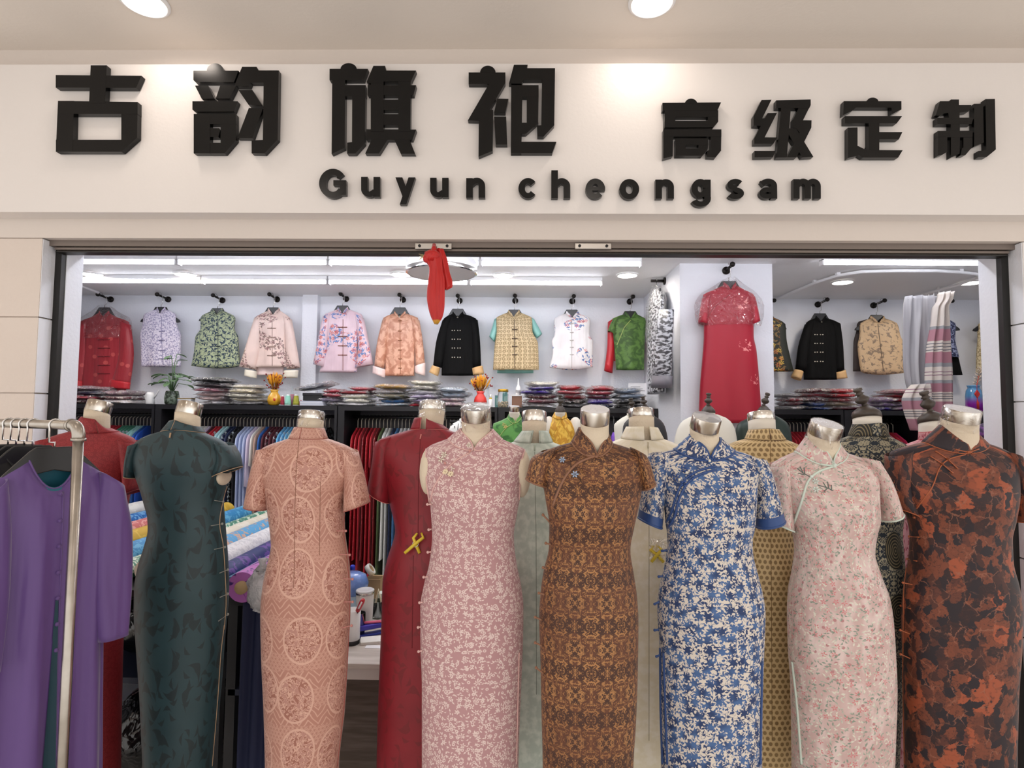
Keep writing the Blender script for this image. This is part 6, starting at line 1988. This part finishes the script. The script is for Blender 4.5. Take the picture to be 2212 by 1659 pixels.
M_cur = mat('striped_curtain', 'E0D4CC', .8, fn=f_stripe)
M_curb = mat('grey_curtain_back', 'BDBBBF', .8, fn=lambda g: g.mix(g.ss(g.noise(g.vm('MULTIPLY', g.obj(), (8, 8, .4)), 3, 1), .4, .6), 'ACAAAE', 'C8C6C8'))
cu = thing('curtain', 'striped pink, grey and cream curtain gathered at the right of the shop', 'curtain', at(1995, 640, CU))
wv = lambda t: .55 * math.sin(8 * t) + .25 * math.sin(13 * t + 1)
r, vv = outline_loft([(640, 1956, 2022), (660, 1952, 2026), (720, 1951, 2014), (780, 1952, 2006), (830, 1958, 2004), (862, 1975, 2010)], CU + .06, .03, 8, 60, wv)
MB().loft(r, uv=(.6, [v - vv[0] for v in vv])).build('back_fold', M_curb, cu)
r, vv = outline_loft([(632, 2030, 2056), (650, 2026, 2052), (664, 2017, 2044), (700, 2012, 2048), (760, 2002, 2053), (820, 1999, 2056), (880, 2001, 2056), (960, 2004, 2054)], CU - .02, .035, 6, 60, wv)
MB().loft(r, uv=(.6, [v - vv[0] for v in vv])).build('front_fold', M_cur, cu)
r, vv = outline_loft([(830, 1972, 1999), (845, 1958, 2006), (865, 1950, 2008), (890, 1955, 2006), (930, 1970, 2010)], CU, .05, 6, 40, wv)
MB().loft(r, uv=(.6, [.12 - .6 + v - vv[0] for v in vv])).build('bunched_fold', M_cur, cu)
mb = MB()
for i in range(7):
    q = at_z(1962 + 11 * i, 643 - 3.2 * i, CEIL_S - .03)
    ri = [(q.x, q.y, q.z - .03) for k in range(1)]
    mb.tube([Vector((q.x, q.y, CEIL_S - .03)) + Vector((0, 0, -.02)), Vector((at(1962 + 11 * i, 645 - 1.5 * i, CU + .04).x, CU + .04, at(1962 + 11 * i, 645 - 1.5 * i, CU + .04).z))], .003, 5)
mb.build('curtain_ties', M_lampw, cu)

p = Vector((px2x(2091, 4.62), 4.62, ST))
t = thing('vase', 'tall glass vase fading from blue to purple at the far right', 'vase', p)
MB().lathe([(.05, 0), (.056, .006), (.056, .12), (.05, .165), (.038, .185), (.042, .20), (.046, .205), (.036, .19)], p, n=32).build('vase_body', mat('blue_purple_glass', '4A7AB8', .1, coat=.6, fn=lambda g: g.mix(g.ss(g.N('SeparateXYZ', (g.obj(),)).outputs[2], .05, .13), 'A028B8', '4C8CC0')), t)
t = thing('dried_branch', 'pale bristly branch standing in the blue and purple vase', 'branch', p + Vector((0, 0, .19)))
a, b = p + Vector((.01, -.0, .15)), at(2118, 796, 4.60)
MB().tube([a, a.lerp(b, .5), b], .004, 6).build('stem', mat('twig_tan', 'A89078', .6), t)
mb = MB()
for i in range(26):
    q = a.lerp(b, .3 + .7 * i / 26)
    an = i * 2.4
    e = q + Vector((.03 * math.cos(an), .02 * math.sin(an), .022))
    mb.tube([q, q.lerp(e, .5), e], [.002, .005, .001], 5)
tag(mb.build('buds', mat('bud_cream', 'CDBFB0', .6), t), kind='stuff')
q = at(2109, 826, 4.50)
t = thing('knot_pendant', 'red diamond knot pendant with a tassel at the far right', 'pendant', q)
z0 = q.z
c = Vector((q.x, 4.49, at(2109, 851, 4.49).z))
MB().prism([c + Vector((dx_, 0, dz_)) for dx_, dz_ in ((0, .032), (.02, 0), (0, -.032), (-.02, 0))], (0, .012, 0)).build('knot', mat('knot_red', 'C8302C', .5), t, smooth=False, bevel=.002)
MB().tube([c + Vector((0, .006, .03)), c + Vector((0, .006, .07)), a.lerp(b, .7)], .002, 5).build('cord', mat('knot_red', 'C8302C', .5), t)
MB().tube([c + Vector((0, .006, -.03)), c + Vector((0, .006, -.05)), c + Vector((.003, .006, -.066)), c + Vector((.004, .006, -.115))], [.002, .003, .008, .009], 8).build('tassel', mat('knot_red', 'C8302C', .5), t)
p = Vector((px2x(2116, 4.6), 4.6, ST))
t = thing('picture_frame', 'narrow golden picture frame beside the blue and purple vase', 'frame', p)
MB().box((p.x - .02, p.y, ST), (p.x + .1, p.y + .02, ST + .13)).build('frame_border', mat('gold_wood', 'C89A40', .4), t, smooth=False, bevel=.002)
MB().box((p.x, p.y - .002, ST + .02), (p.x + .08, p.y, ST + .11)).build('picture', mat('cream_print', 'E8DCC0', .5), t, smooth=False)
for px, col, lb in ((2109, '5A2A7A', 'purple bundle below the blue vase shelf'), (2112, 'D86A70', 'coral bundle under the purple bundle at the right jamb')):
    y = 925 if col[0] == '5' else 962
    c = at(px, y, 3.3)
# purple and coral cloth bundles on a stool
st = thing('stool', 'low dark stool behind the rust mannequin by the right jamb', 'stool', (2.78, 3.35, 0))
MB().box((2.55, 3.2, 1.40), (3.0, 3.5, 1.43)).build('seat', M_blackwood, st, smooth=False)
for sx in (2.57, 2.96):
    for sy in (3.22, 3.46): MB().box((sx, sy, 0), (sx + .025, sy + .025, 1.40)).build('leg', M_blackwood, st, smooth=False)
b1 = thing('cloth_bundle', 'coral cloth bundle by the right jamb behind the rust mannequin', 'cloth bundle', (2.72, 3.34, 1.43))
MB().ball((2.72, 3.34, 1.50), (.16, .12, .07), 24, 14).build('cloth', mat('coral_cloth', 'D4606A', .7, bump=('plain', 14.0, .8)), b1)
MB().tube([(2.62, 3.24, 1.56), (2.72, 3.22, 1.575), (2.82, 3.24, 1.56)], .008, 6).build('fold', mat('pale_blue_cloth', 'D8E4EC', .7), b1)
b2 = thing('cloth_bundle', 'purple cloth bundle on top of the coral one by the right jamb', 'cloth bundle', (2.72, 3.36, 1.57))
MB().ball((2.72, 3.37, 1.64), (.14, .10, .07), 24, 14).build('cloth', mat('purple_cloth', '5A2C78', .6, fn=lambda g: g.mix(g.ss(g.noise(g.obj(), 16, 2), .5, .6), '3A2450', '8A4A9A'), bump=('plain', 14.0, .8)), b2)
MB().ball((2.72, 3.36, 1.71), (.02, .02, .02), 8, 6).build('knot', mat('purple_knot', '4A2468', .6), b2)
# ------------------------------------------------------------------ fabric rolls on two tables
TT = .955


def table(x0, x1, y0, y1, z, label):
    t = thing('fabric_table', label, 'table', ((x0 + x1) / 2, y0, 0), None)
    MB().box((x0, y0, z - .03), (x1, y1, z)).build('tabletop', M_blackwood, t, smooth=False)
    MB().box((x0 + .04, y0 + .05, .54), (x1 - .04, y1 - .04, .565)).build('shelf', mat('navy_board', '1A2238', .5), t, smooth=False)
    for x in (x0 + .03, x1 - .07):
        for y in (y0 + .05, y1 - .08): MB().box((x, y, 0), (x + .04, y + .04, z - .03)).build('leg', M_blackwood, t, smooth=False)
    return t


table(-2.07, -1.27, 2.51, 4.15, TT, 'dark table under the fabric rolls behind the teal mannequin')
table(-1.262, -1.03, 2.42, 3.1, TT, 'narrow dark table under the orchid roll beside the salmon mannequin')
table(-2.95, -2.10, 2.78, 4.25, TT, 'dark table under the pale fabric rolls behind the red mannequin')


def roll(r_, y0, y1, rad, m, label):
    X = -.72 / r_
    t = thing('fabric_roll', label, 'fabric roll', (X, y0, TT), 'fabric rolls on the tables')
    z = TT + rad + .001
    MB().lathe([(rad * .97, 0), (rad, .004), (rad, y1 - y0 - .004), (rad * .97, y1 - y0)], (X, y0, z), Matrix.Rotation(-PI / 2, 3, 'X'), 28).build('fabric', m, t, ang=50)
    MB().lathe([(rad * .42, -.012), (rad * .42, y1 - y0 + .012)], (X, y0, z), Matrix.Rotation(-PI / 2, 3, 'X'), 16).build('core_tube', mat('card_tube', 'C8A87C', .7), t)


def rollmat(name, a_, b_, sc=30, thr=.5):
    return mat('roll_' + name, a_, .5, fn=lambda g: g.mix(g.ss(g.noise(g.obj(), sc, 2, 1.0), thr, thr + .06), a_, b_))


rolls = [(.262, 2.80, 4.2, .062, rollmat('white', 'E6E6E4', 'F2F2EE', 10), 'white fabric roll, outermost behind the red mannequin'),
         (.287, 2.80, 4.2, .055, rollmat('stripe_blue', '2A6CB8', '7AB0DC', 40), 'blue rippled fabric roll next to the outermost white one'),
         (.312, 2.80, 4.2, .058, rollmat('coral', 'CC7474', 'E4A8A0', 40), 'coral patterned fabric roll between blue and yellow rolls'),
         (.338, 2.85, 4.2, .060, rollmat('gold', 'D0A83C', 'E0BC50', 20), 'golden yellow fabric roll behind the teal mannequin'),
         (.372, 2.62, 4.05, .060, rollmat('cyan', '3E8CC4', '6CB4DC', 30), 'sky blue fabric roll beside the golden one'),
         (.400, 2.62, 4.1, .045, rollmat('greenlace', '4A8A74', 'DCE4D4', 50), 'green and white lace fabric roll'),
         (.426, 2.62, 4.15, .052, rollmat('cream', 'E4DCC8', 'ECE6D6', 14), 'cream fabric roll beside the green lace one'),
         (.466, 2.62, 4.1, .062, rollmat('blueleaf', '5AA4D4', 'D0A890', 26, .54), 'light blue fabric roll with peach leaves'),
         (.510, 2.55, 4.0, .062, rollmat('lacewhite', 'E8E8EA', 'D4D4D8', 46), 'white lace fabric roll beside the peach leaf one'),
         (.552, 2.5, 3.75, .050, rollmat('navyviolet', '26336E', '6A4A9A', 22), 'navy and violet fabric roll'),
         (.590, 2.46, 3.45, .038, rollmat('slate', '4A7A9C', '6292B0', 14), 'thin slate blue fabric roll'),
         (.640, 2.36, 3.2, .062, rollmat('orchid', 'C070C0', '4A2C78', 16, .52), 'orchid pink and purple fabric roll at the table edge')]
for q in rolls: roll(*q)
# a second layer under the left ones is not shown; navy cover over the table corner
cv = thing('table_cover', 'navy cloth hanging down the corner of the fabric table', 'cloth', (-1.06, 2.40, 0))
rows = []
for i in range(24):
    z = TT - .005 - i * .038
    rows.append([Vector((-1.135 + .135 * k / 16, 2.398 - .012 * math.sin(k * .9 + i * .08), z)) for k in range(17)] + [Vector((-.998, 2.40 + .03 * k, z)) for k in range(1, 23)])
MB().grid(rows).build('cover', mat('navy_cloth', '141C40', .7, bump=('fold', 10.0, .4)), cv, solid=.004)

M_bin = mat('black_bin_bag', '0C0C0E', .22, bump=('crinkle', 14.0, 1.0), coat=.4)


def bag(c, r, label, seed, m=M_bin):
    rr = random.Random(seed)
    t = thing('plastic_sack', label, 'sack', Vector((c[0], c[1], c[2])), None)
    mb = MB().ball(Vector(c) + Vector((0, 0, r[2])), r, 40, 26)
    for v in mb.v:
        d = v - Vector(c)
        n = math.sin(d.x * 38 + rr.random()) * math.sin(d.z * 31 + d.y * 22)
        v += Vector((d.x, d.y, 0)) * (.09 * n + rr.uniform(-.03, .03))
        if v.z < c[2] + .004: v.z = c[2] + .004
    mb.build('sack_body', m, t)
    MB().lathe([(.02, 0), (.012, .02), (.03, .05)], Vector(c) + Vector((0, 0, 2 * r[2] - .012)), n=12).build('tied_neck', m, t)


bag((-1.43, 2.86, .566), (.11, .19, .155), 'shiny black plastic sack on the shelf under the fabric rolls', 1)
bag((-1.78, 2.86, .566), (.17, .19, .15), 'black plastic sack on the shelf behind the teal skirt', 2)
bag((-1.44, 2.86, .002), (.13, .2, .22), 'black plastic sack on the floor under the table beside the teal skirt', 3)
bag((-1.78, 2.86, .002), (.17, .2, .2), 'black plastic sack on the floor behind the red skirt', 4)
bag((-1.605, 2.70, .566), (.035, .05, .05), 'grey cloth sack wedged between the red and teal skirts', 5, mat('grey_sack', '9A948C', .7))
wb = thing('plastic_bag', 'crumpled white plastic bag at the end of the orchid roll', 'bag', (-1.03, 2.34, .90))
mb = MB().ball((-1.03, 2.33, 1.02), (.055, .05, .085), 24, 18)
for v in mb.v: v += Vector((RND.uniform(-1, 1), RND.uniform(-1, 1), RND.uniform(-1, 1))) * .008
mb.build('bag_body', mat('milky_plastic', 'D8D6D8', .35, trans=.3, bump=('crinkle', 30.0, .8)), wb)
MB().lathe([(.03, 0), (.012, .02), (.02, .04)], (-1.03, 2.33, 1.10), n=12).build('tied_neck', mat('milky_plastic', 'D8D6D8', .35), wb)

# ------------------------------------------------------------------ desk with sewing things
DZ, DY = .69, 2.44
dk = thing('desk', 'pale topped work desk between the salmon and crimson mannequins', 'desk', (-.6, DY, 0))
wood = lambda a_, b_: (lambda g: g.mix(g.ss(g.noise(g.vm('MULTIPLY', g.obj(), (2, 20, 20)), 2.0, 4.0), .35, .65), a_, b_))
MB().box((-.975, DY, DZ - .022), (-.15, 3.5, DZ)).build('desktop', mat('pale_oak', 'C8C0B8', .4, fn=wood('D4CCC4', 'BDB4AB')), dk, smooth=False, bevel=.002)
MB().box((-.965, DY + .02, DZ - .072), (-.16, DY + .05, DZ - .022)).build('apron', mat('pale_board', 'D0C6C0', .5), dk, smooth=False)
MB().box((-.965, DY + .05, .05), (-.16, DY + .07, DZ - .072)).build('front_panel', mat('dark_oak', '5A4A42', .5, fn=wood('62524A', '48392F')), dk, smooth=False)
for x in (-.965, -.19): MB().box((x, DY + .07, 0), (x + .03, 3.45, DZ - .022)).build('side_panel', mat('dark_oak', '5A4A42', .5), dk, smooth=False)


def dpt(px, py): return at_z(px, py, DZ)


p = dpt(787, 1355)
t = thing('tumbler', 'white steel tumbler with a flat lid on the desk', 'tumbler', p)
MB().lathe([(.034, 0), (.036, .004), (.043, .165), (.041, .17)], p, n=28).build('cup', mat('cream_enamel', 'E2DED8', .3), t)
MB().lathe([(.0445, .16), (.0445, .17), (.03, .171)], p, n=28).build('steel_band', M_metal, t)
MB().lathe([(.044, .17), (.044, .178), (.04, .181), (.03, .179), (.002, .179)], p, n=28).build('lid', mat('clear_lid', 'D8DADC', .15), t)
p = dpt(816, 1334)
t = thing('glass_mug', 'clear glass mug behind the tumbler', 'mug', p)
MB().lathe([(.03, 0), (.036, .004), (.038, .085), (.035, .085), (.033, .008), (.002, .006)], p, n=24).build('glass', M_glass, t)
MB().tube([p + Vector((-.036 - .025 * math.sin(a), -.01, .045 + .028 * math.cos(a))) for a in [PI * k / 8 for k in range(9)]], .0045, 8).build('handle', M_glass, t)
p = dpt(774, 1373)
t = thing('drinking_glass', 'tall clear glass beside the white bottle on the desk', 'glass', p)
MB().lathe([(.026, 0), (.029, .004), (.031, .105), (.028, .105), (.026, .01), (.002, .008)], p, n=24).build('glass_wall', M_glass, t)
MB().lathe([(.002, .011), (.025, .011), (.027, .07), (.002, .07)], p, n=20).build('water', mat('water', 'E8F0F2', .02, trans=1.0, ior=1.33), t)
p = dpt(759, 1390)
t = thing('pen_pot', 'white cup with a dark base holding a red cutter', 'cup', p)
MB().lathe([(.036, .02), (.038, .15), (.035, .15), (.033, .025), (.002, .022)], p, n=24).build('cup_body', mat('white_plastic', 'F0EEEE', .4), t)
MB().lathe([(.034, 0), (.0355, .002), (.0365, .02), (.002, .02)], p, n=24).build('dark_base', M_blackpl, t)
k = thing('craft_knife', 'red and black craft knife leaning in the white cup', 'knife', p + Vector((0, 0, .12)))
a, b = p + Vector((.004, -.01, .10)), p + Vector((.058, -.03, .205))
MB().tube([a, a.lerp(b, .5)], .007, 8).build('dark_grip', M_blackpl, k)
MB().tube([a.lerp(b, .48), a.lerp(b, .9), b], [.010, .011, .008], 10).build('red_handle', mat('red_plastic', 'C02430', .35), k)
MB().tube([a.lerp(b, .62) + Vector((0, -.009, 0)), a.lerp(b, .92) + Vector((0, -.009, 0))], .004, 8).build('slider', M_ceram, k)
p = Vector((-.885, 3.08, DZ))
t = thing('jar', 'white jar under a puffy blue cover on the desk', 'jar', p)
MB().lathe([(.05, 0), (.055, .01), (.058, .10), (.05, .11)], p, n=28).build('jar_body', mat('blue_white_plastic', 'B8D0E4', .3), t)
MB().lathe([(.060, .09), (.078, .11), (.085, .145), (.07, .185), (.04, .20), (.002, .203)], p, n=32).build('blue_cover', mat('periwinkle_vinyl', '6C8CD0', .25, coat=.6, bump=('plain', 30.0, .3)), t)
p = Vector((-.80, 3.22, DZ))
t = thing('box', 'small brown cardboard box on the desk', 'box', p)
MB().box((p.x - .05, p.y, DZ), (p.x + .03, p.y + .09, DZ + .125)).build('box_body', mat('kraft_card', 'B0926C', .7), t, smooth=False)
MB().prism([(p.x - .05, p.y, DZ + .126), (p.x + .03, p.y, DZ + .126), (p.x + .05, p.y - .03, DZ + .15), (p.x - .03, p.y - .03, DZ + .15)], (0, 0, .003)).build('flap', mat('kraft_card', 'B0926C', .7), t, smooth=False)
p = Vector((-.84, 3.27, DZ + .128))
t = thing('tape_roll', 'roll of clear tape lying on the cardboard box', 'tape', p)
MB().lathe([(.032, -.012), (.034, -.012), (.034, .012), (.02, .012), (.02, -.012), (.032, -.012)], p + Vector((0, 0, .036)), Matrix.Rotation(.9, 3, 'Y'), 28).build('tape', mat('clear_tape', 'D8D8D0', .2), t)
MB().lathe([(.0195, -.012), (.0195, .012), (.017, .012), (.017, -.012)], p + Vector((0, 0, .036)), Matrix.Rotation(.9, 3, 'Y'), 24).build('core', mat('kraft_card', 'B0926C', .7), t)
p = Vector((-.965, 3.36, DZ))
t = thing('bottle', 'white bottle with a bright blue cap on the desk', 'bottle', p)
MB().lathe([(.028, 0), (.03, .01), (.03, .11), (.014, .135)], p, n=20).build('bottle_body', mat('white_plastic', 'F0EEEE', .4), t)
MB().lathe([(.014, .135), (.014, .16), (.01, .165)], p, n=16).build('cap', mat('blue_cap', '2C40C8', .4), t)
p = Vector((-.955, 3.0, DZ))
t = thing('bottle', 'tall light blue bottle with a yellow label at the edge of the salmon cheongsam', 'bottle', p)
MB().lathe([(.025, 0), (.027, .01), (.027, .30), (.012, .35), (.012, .38)], p, n=20).build('bottle_body', mat('sky_plastic', '8CC4E8', .3), t)
MB().lathe([(.0275, .22), (.0275, .27)], p, n=20, caps=False).build('label', mat('yellow_label', 'E8C030', .5), t)
p = dpt(806, 1371)
t = thing('stapler', 'blue stapler on the desk', 'stapler', p)
R = Matrix.Rotation(.55, 3, 'Z')
def rb(lo, hi):
    m = MB().box(lo, hi)
    for v in m.v: v.xyz = p + R @ v
    return m
rb((-.07, -.018, .001), (.07, .018, .012)).build('base_plate', mat('stapler_blue', '2A3C9C', .35), t, bevel=.003)
m = rb((-.065, -.016, .03), (.07, .016, .052)); m.build('top_arm', mat('stapler_violet', '3C34A8', .35), t, bevel=.004)
rb((.045, -.014, .01), (.068, .014, .032)).build('hinge', M_metal, t)
pn = thing('pen', 'pink pen lying across the blue stapler', 'pen', p + Vector((0, 0, .056)))
MB().tube([p + R @ Vector((-.05, .012, .0585)), p + R @ Vector((.05, -.012, .0585))], .006, 10).build('barrel', mat('pink_plastic', 'F07090', .35), pn)
MB().tube([p + R @ Vector((-.05, .012, .0585)), p + R @ Vector((-.072, .017, .0585))], [.006, .001], 10).build('tip', M_ceram, pn)
p = dpt(806, 1386)
t = thing('note_pad', 'white note pad in front of the stapler', 'pad', p)
for i in range(3):
    m = MB().box((-.055, -.035, .001 + i * .004), (.06, .035, .0045 + i * .004))
    for v in m.v: v.xyz = p + Matrix.Rotation(.25, 3, 'Z') @ v
    m.build('pages', mat('pad_%d' % (i % 2), ('F0EEE8', 'DCD8D0')[i % 2], .6), t, smooth=False)
p = dpt(812, 1397)
t = thing('card', 'single white card in front of the note pad', 'card', p)
MB().box((p.x - .045, p.y - .02, DZ + .0005), (p.x + .06, p.y + .012, DZ + .0015)).build('card_sheet', mat('paper_white', 'EEEEF2', .6), t, smooth=False)
p = Vector((-.70, 3.05, DZ))
t = thing('box', 'green and white packet at the back of the desk', 'box', p)
MB().box((p.x - .04, p.y, DZ), (p.x + .05, p.y + .05, DZ + .10)).build('box_body', mat('green_pack', 'E8F0E4', .4), t, smooth=False)
MB().box((p.x - .041, p.y - .001, DZ + .03), (p.x + .051, p.y + .051, DZ + .06)).build('green_band', mat('lime_band', '6CC060', .4), t, smooth=False)
t = thing('ribbon', 'cream curled ribbon standing in front of the green packet', 'ribbon', p)
MB().tube([p + Vector((-.03, -.03, .001)), p + Vector((-.045, -.03, .06)), p + Vector((-.03, -.03, .13)), p + Vector((-.015, -.03, .07)), p + Vector((.0, -.03, .003))], .006, 8).build('band', mat('cream_ribbon', 'E8DCC0', .6), t)

# ------------------------------------------------------------------ yellow clips
M_yel = mat('yellow_plastic_clip', 'E8CC40', .35)


def clip(tree, pts, label):
    l, n = cast(tree, *pts[2])
    t = thing('spring_clip', label, 'clip', l)
    def W(q, o): return at(q[0], q[1], l.y) + n * o
    for (a, b), o in (((pts[0], pts[4]), .012), ((pts[1], pts[3]), .018)):
        bow = (a[0] + (-7 if a == pts[0] else 6), a[1] + .45 * (pts[2][1] - a[1]))
        MB().tube([W(a, .004), W(bow, o), W(pts[2], o), W(b, o + .004)], [.004, .0062, .0066, .0058], 8).build('jaw', M_yel, t)
    c = W(pts[2], .015)
    B = basis(n)
    MB().tube([c + B @ Vector((.011 * math.cos(2 * PI * k / 20), .011 * math.sin(2 * PI * k / 20), 0)) for k in range(20)], .0018, 6, closed=True).build('spring_ring', M_metal, t)
    return l, n


clip(TREES[8][1], [(902, 1152), (911, 1152), (900, 1176), (878, 1196), (909, 1196)], 'yellow spring clip on the waist of the crimson cheongsam')
l, n = clip(TREES[10][1], [(1411, 1180), (1421, 1180), (1417, 1199), (1404, 1215), (1431, 1215)], 'yellow spring clip on the waist of the cream cheongsam')
pw = thing('plastic_scrap', 'scrap of clear plastic held by the clip on the cream cheongsam', 'plastic', l)
rows = [[at(1402 + 8 * i + RND.uniform(-2, 2), 1163 + 11 * j + RND.uniform(-2, 2), l.y - .008 - .006 * RND.random()) for i in range(6)] for j in range(5)]
MB().grid(rows).build('scrap', M_bag, pw)

# ------------------------------------------------------------------ pipe rack with robes
E0 = at(171, 919, 1.62)
DR = Vector((-.9, .44, 0)).normalized()
UR = Vector((.5, .866, 0)).normalized()
M_pipe = mat('galvanised_pipe', 'B4ACA2', .3, 1.0, fn=lambda g: g.mix(g.noise(g.obj(), 20, 3), '9C948A', 'C8C2BA'))
rk = thing('clothes_rack', 'galvanised pipe clothes rack with the purple robe', 'clothes rack', (E0.x, E0.y, 0))
RL = 1.1
MB().tube([E0 + DR * .03, E0 + DR * (RL - .03)], .0133, 20).build('rail', M_pipe, rk)
for s_ in (0, RL):
    b = E0 + DR * s_
    sg = 1 if s_ == 0 else -1
    MB().tube([(b.x, b.y, b.z - .03), (b.x, b.y, .02)], .0133, 20).build('upright', M_pipe, rk)
    el = [b + DR * sg * .042] + [b + DR * sg * (.030 - .030 * math.sin(a)) + Vector((0, 0, -.030 + .030 * math.cos(a))) for a in [PI / 2 * k / 8 for k in range(9)]] + [b + Vector((0, 0, -.042))]
    eo = MB().tube(el, .0162, 20).build('elbow', M_pipe, rk)
    MB().tube([b + Vector((0, 0, -.036)), b + Vector((0, 0, -.044))], .0185, 20).tube([b + DR * sg * .036, b + DR * sg * .044], .0185, 20).build('elbow_ring', M_pipe, eo)
    MB().tube([Vector((b.x, b.y, .016)) - UR * .25, Vector((b.x, b.y, .016)) + UR * .25], .0133, 14).build('foot', M_pipe, rk)


def robe(t_, m, lin_, label, thick=1.0, zt=1.585, w0=1.0):
    C = Vector((E0.x, E0.y, 0)) + DR * t_
    root = thing('robe', label, 'robe', (C.x, C.y, zt), 'robes on the pipe rack')
    prof = [(0, .062, .02), (-.02, .085, .03), (-.045, .12, .04), (-.075, .150, .045), (-.11, .158, .05), (-.2, .150, .06), (-.4, .150, .06), (-.7, .158, .065), (-1.05, .17, .07), (-1.25, .172, .07)]
    zs = [q[0] for q in prof][::-1]
    rings, vv = [], []
    N = 70
    for i in range(N + 1):
        z = -1.25 * i / N
        w = pchip(zs, [q[1] for q in prof][::-1], z) * w0
        b = pchip(zs, [q[2] for q in prof][::-1], z) * thick
        f = min(1, i / 20)
        rg = ring(C + Vector((0, 0, zt + z)) - UR * w, C + Vector((0, 0, zt + z)) + UR * w, b, 64, 0, .85, lambda a: f * (.22 * math.sin(6 * a + .4) + .16 * math.sin(11 * a + 1.3)))
        d = max(0.0, 1 - i / 9)
        for k in range(64):
            rg[k].z -= (.088 if thick > .5 else .05) * d * max(0.0, -math.cos(2 * PI * k / 64)) ** 1.8
        rings.append(rg); vv.append(z)
    mb = MB().loft(rings, caps=False, uv=(.6, vv))
    tree = mb.bvh()
    mb.build('body', m, root, solid=.002)
    MB().loft([[p.lerp(sum(r, Vector()) / 64, .06) for p in r] for r in rings[:16]], caps=False).build('lining', lin_, root)
    for sd in (-1, 1):
        rg = []
        for i in range(26):
            f = i / 25
            c = C + UR * sd * (.150 + (.004 * min(1, f * 3) + .006 * f)) * w0 + Vector((0, 0, zt - .075 - .48 * f)) - DR * (.02 + .02 * f) * (1 if thick > .5 else .1)
            hw = .042 + .012 * math.sin(PI * f)
            th_ = .04 * max(.35, thick)
            ax = (UR + Vector((0, 0, -.8 * sd * (1 - min(1, f * 3))))).normalized()
            rg.append(ring(c - ax * hw, c + ax * hw, th_, 24, 0, 1, lambda a: .10 * math.sin(3 * a + 2 * f)))
        MB().loft(rg, caps=False, uv=(.3, [-.5 * i / 25 for i in range(26)])).build('sleeve', m, root, solid=.002)
    rim = rings[0]
    MB().tube(rim, .003, 6, closed=True).build('neck_binding', m, root)
    hg = thing('clothes_hanger', 'black hanger with a steel hook inside the ' + label.split(',')[0].replace('long ', ''), 'hanger', (C.x, C.y, zt), 'hangers on the pipe rack')
    T_ = .014 * max(.6, thick)
    P = [(-.06, .02), (-.045, .032), (.045, .032), (.06, .02), (.12, -.045), (.12, -.062), (.0, -.035), (-.12, -.062), (-.12, -.045)]
    MB().prism([C + UR * x + Vector((0, 0, zt + z)) + DR * (T_ / 2) for x, z in P], DR * -T_).build('shoulder_bar', M_blackpl, hg, smooth=False, bevel=.003)
    zr = E0.z
    pts = [C + Vector((0, 0, zt + .03)), C + Vector((0, 0, zt + .045)), C - UR * .014 + Vector((0, 0, zt + .046)), C - UR * .014 + Vector((0, 0, zr - .01))]
    pts += [C + Vector((0, 0, zr)) + UR * -.0158 * math.cos(a) + Vector((0, 0, .0162 * math.sin(a))) for a in [PI * 1.15 * k / 10 for k in range(11)]]
    MB().tube(pts, .0028, 7).build('hook', M_chrome, hg)
    return root, tree


M_purple = mat('purple_chiffon', '5E4280', .45, sheen=.4, bump=('fold', 16.0, .9))
M_teal = mat('teal_lining', '1E6478', .45)
M_blk = mat('black_chiffon', '121214', .6, sheen=.1, bump=('fold', 14.0, .4))
M_vio = mat('violet_satin', '5A1EA0', .35, bump=('fold', 12.0, .4))
rt, tr = robe(.125, M_purple, M_teal, 'long purple robe with a teal lining, front of the pipe rack', .8, w0=.98)
# front edge, buttons and parted opening
pl = drape(tr, [(136, 1062), (134, 1150), (130, 1250), (124, 1400), (118, 1655)], .0022, 6, 6, .5)
if pl.v: pl.build('front_edge', M_purple, rt)
for y in (1068, 1125, 1180, 1236, 1292, 1348, 1404):
    l, n = cast(tr, 130 - (y - 1068) * .03, y)
    if l is None: continue
    MB().ball(l + n * .003, (.006, .006, .006), 12, 8).build('button', M_purple, rt)
rows = []
for i in range(40):
    y = 1290 + i * 9.7
    f = i / 39
    row = []
    for k in range(5):
        l, n = cast(tr, 119 - 30 * f + (6 + 24 * f) * k / 4, y)
        if l is None: break
        row.append(l + n * .0035)
    if len(row) == 5: rows.append(row)
if len(rows) > 2: MB().grid(rows).build('parted_lining', mat('dark_teal_lining', '143C4A', .5), rt)
robe(.25, M_blk, M_blk, 'black robe, second on the pipe rack behind the purple one', .3)
robe(.30, M_vio, M_vio, 'bright violet robe, third on the pipe rack behind the black one', .3, w0=.95)
robe(.35, M_blk, M_blk, 'black robe, fourth on the pipe rack', .3, w0=.95)
robe(.40, mat('grey_wool', '4A4A52', .7), M_blk, 'grey robe, last on the pipe rack', .3, w0=.95)
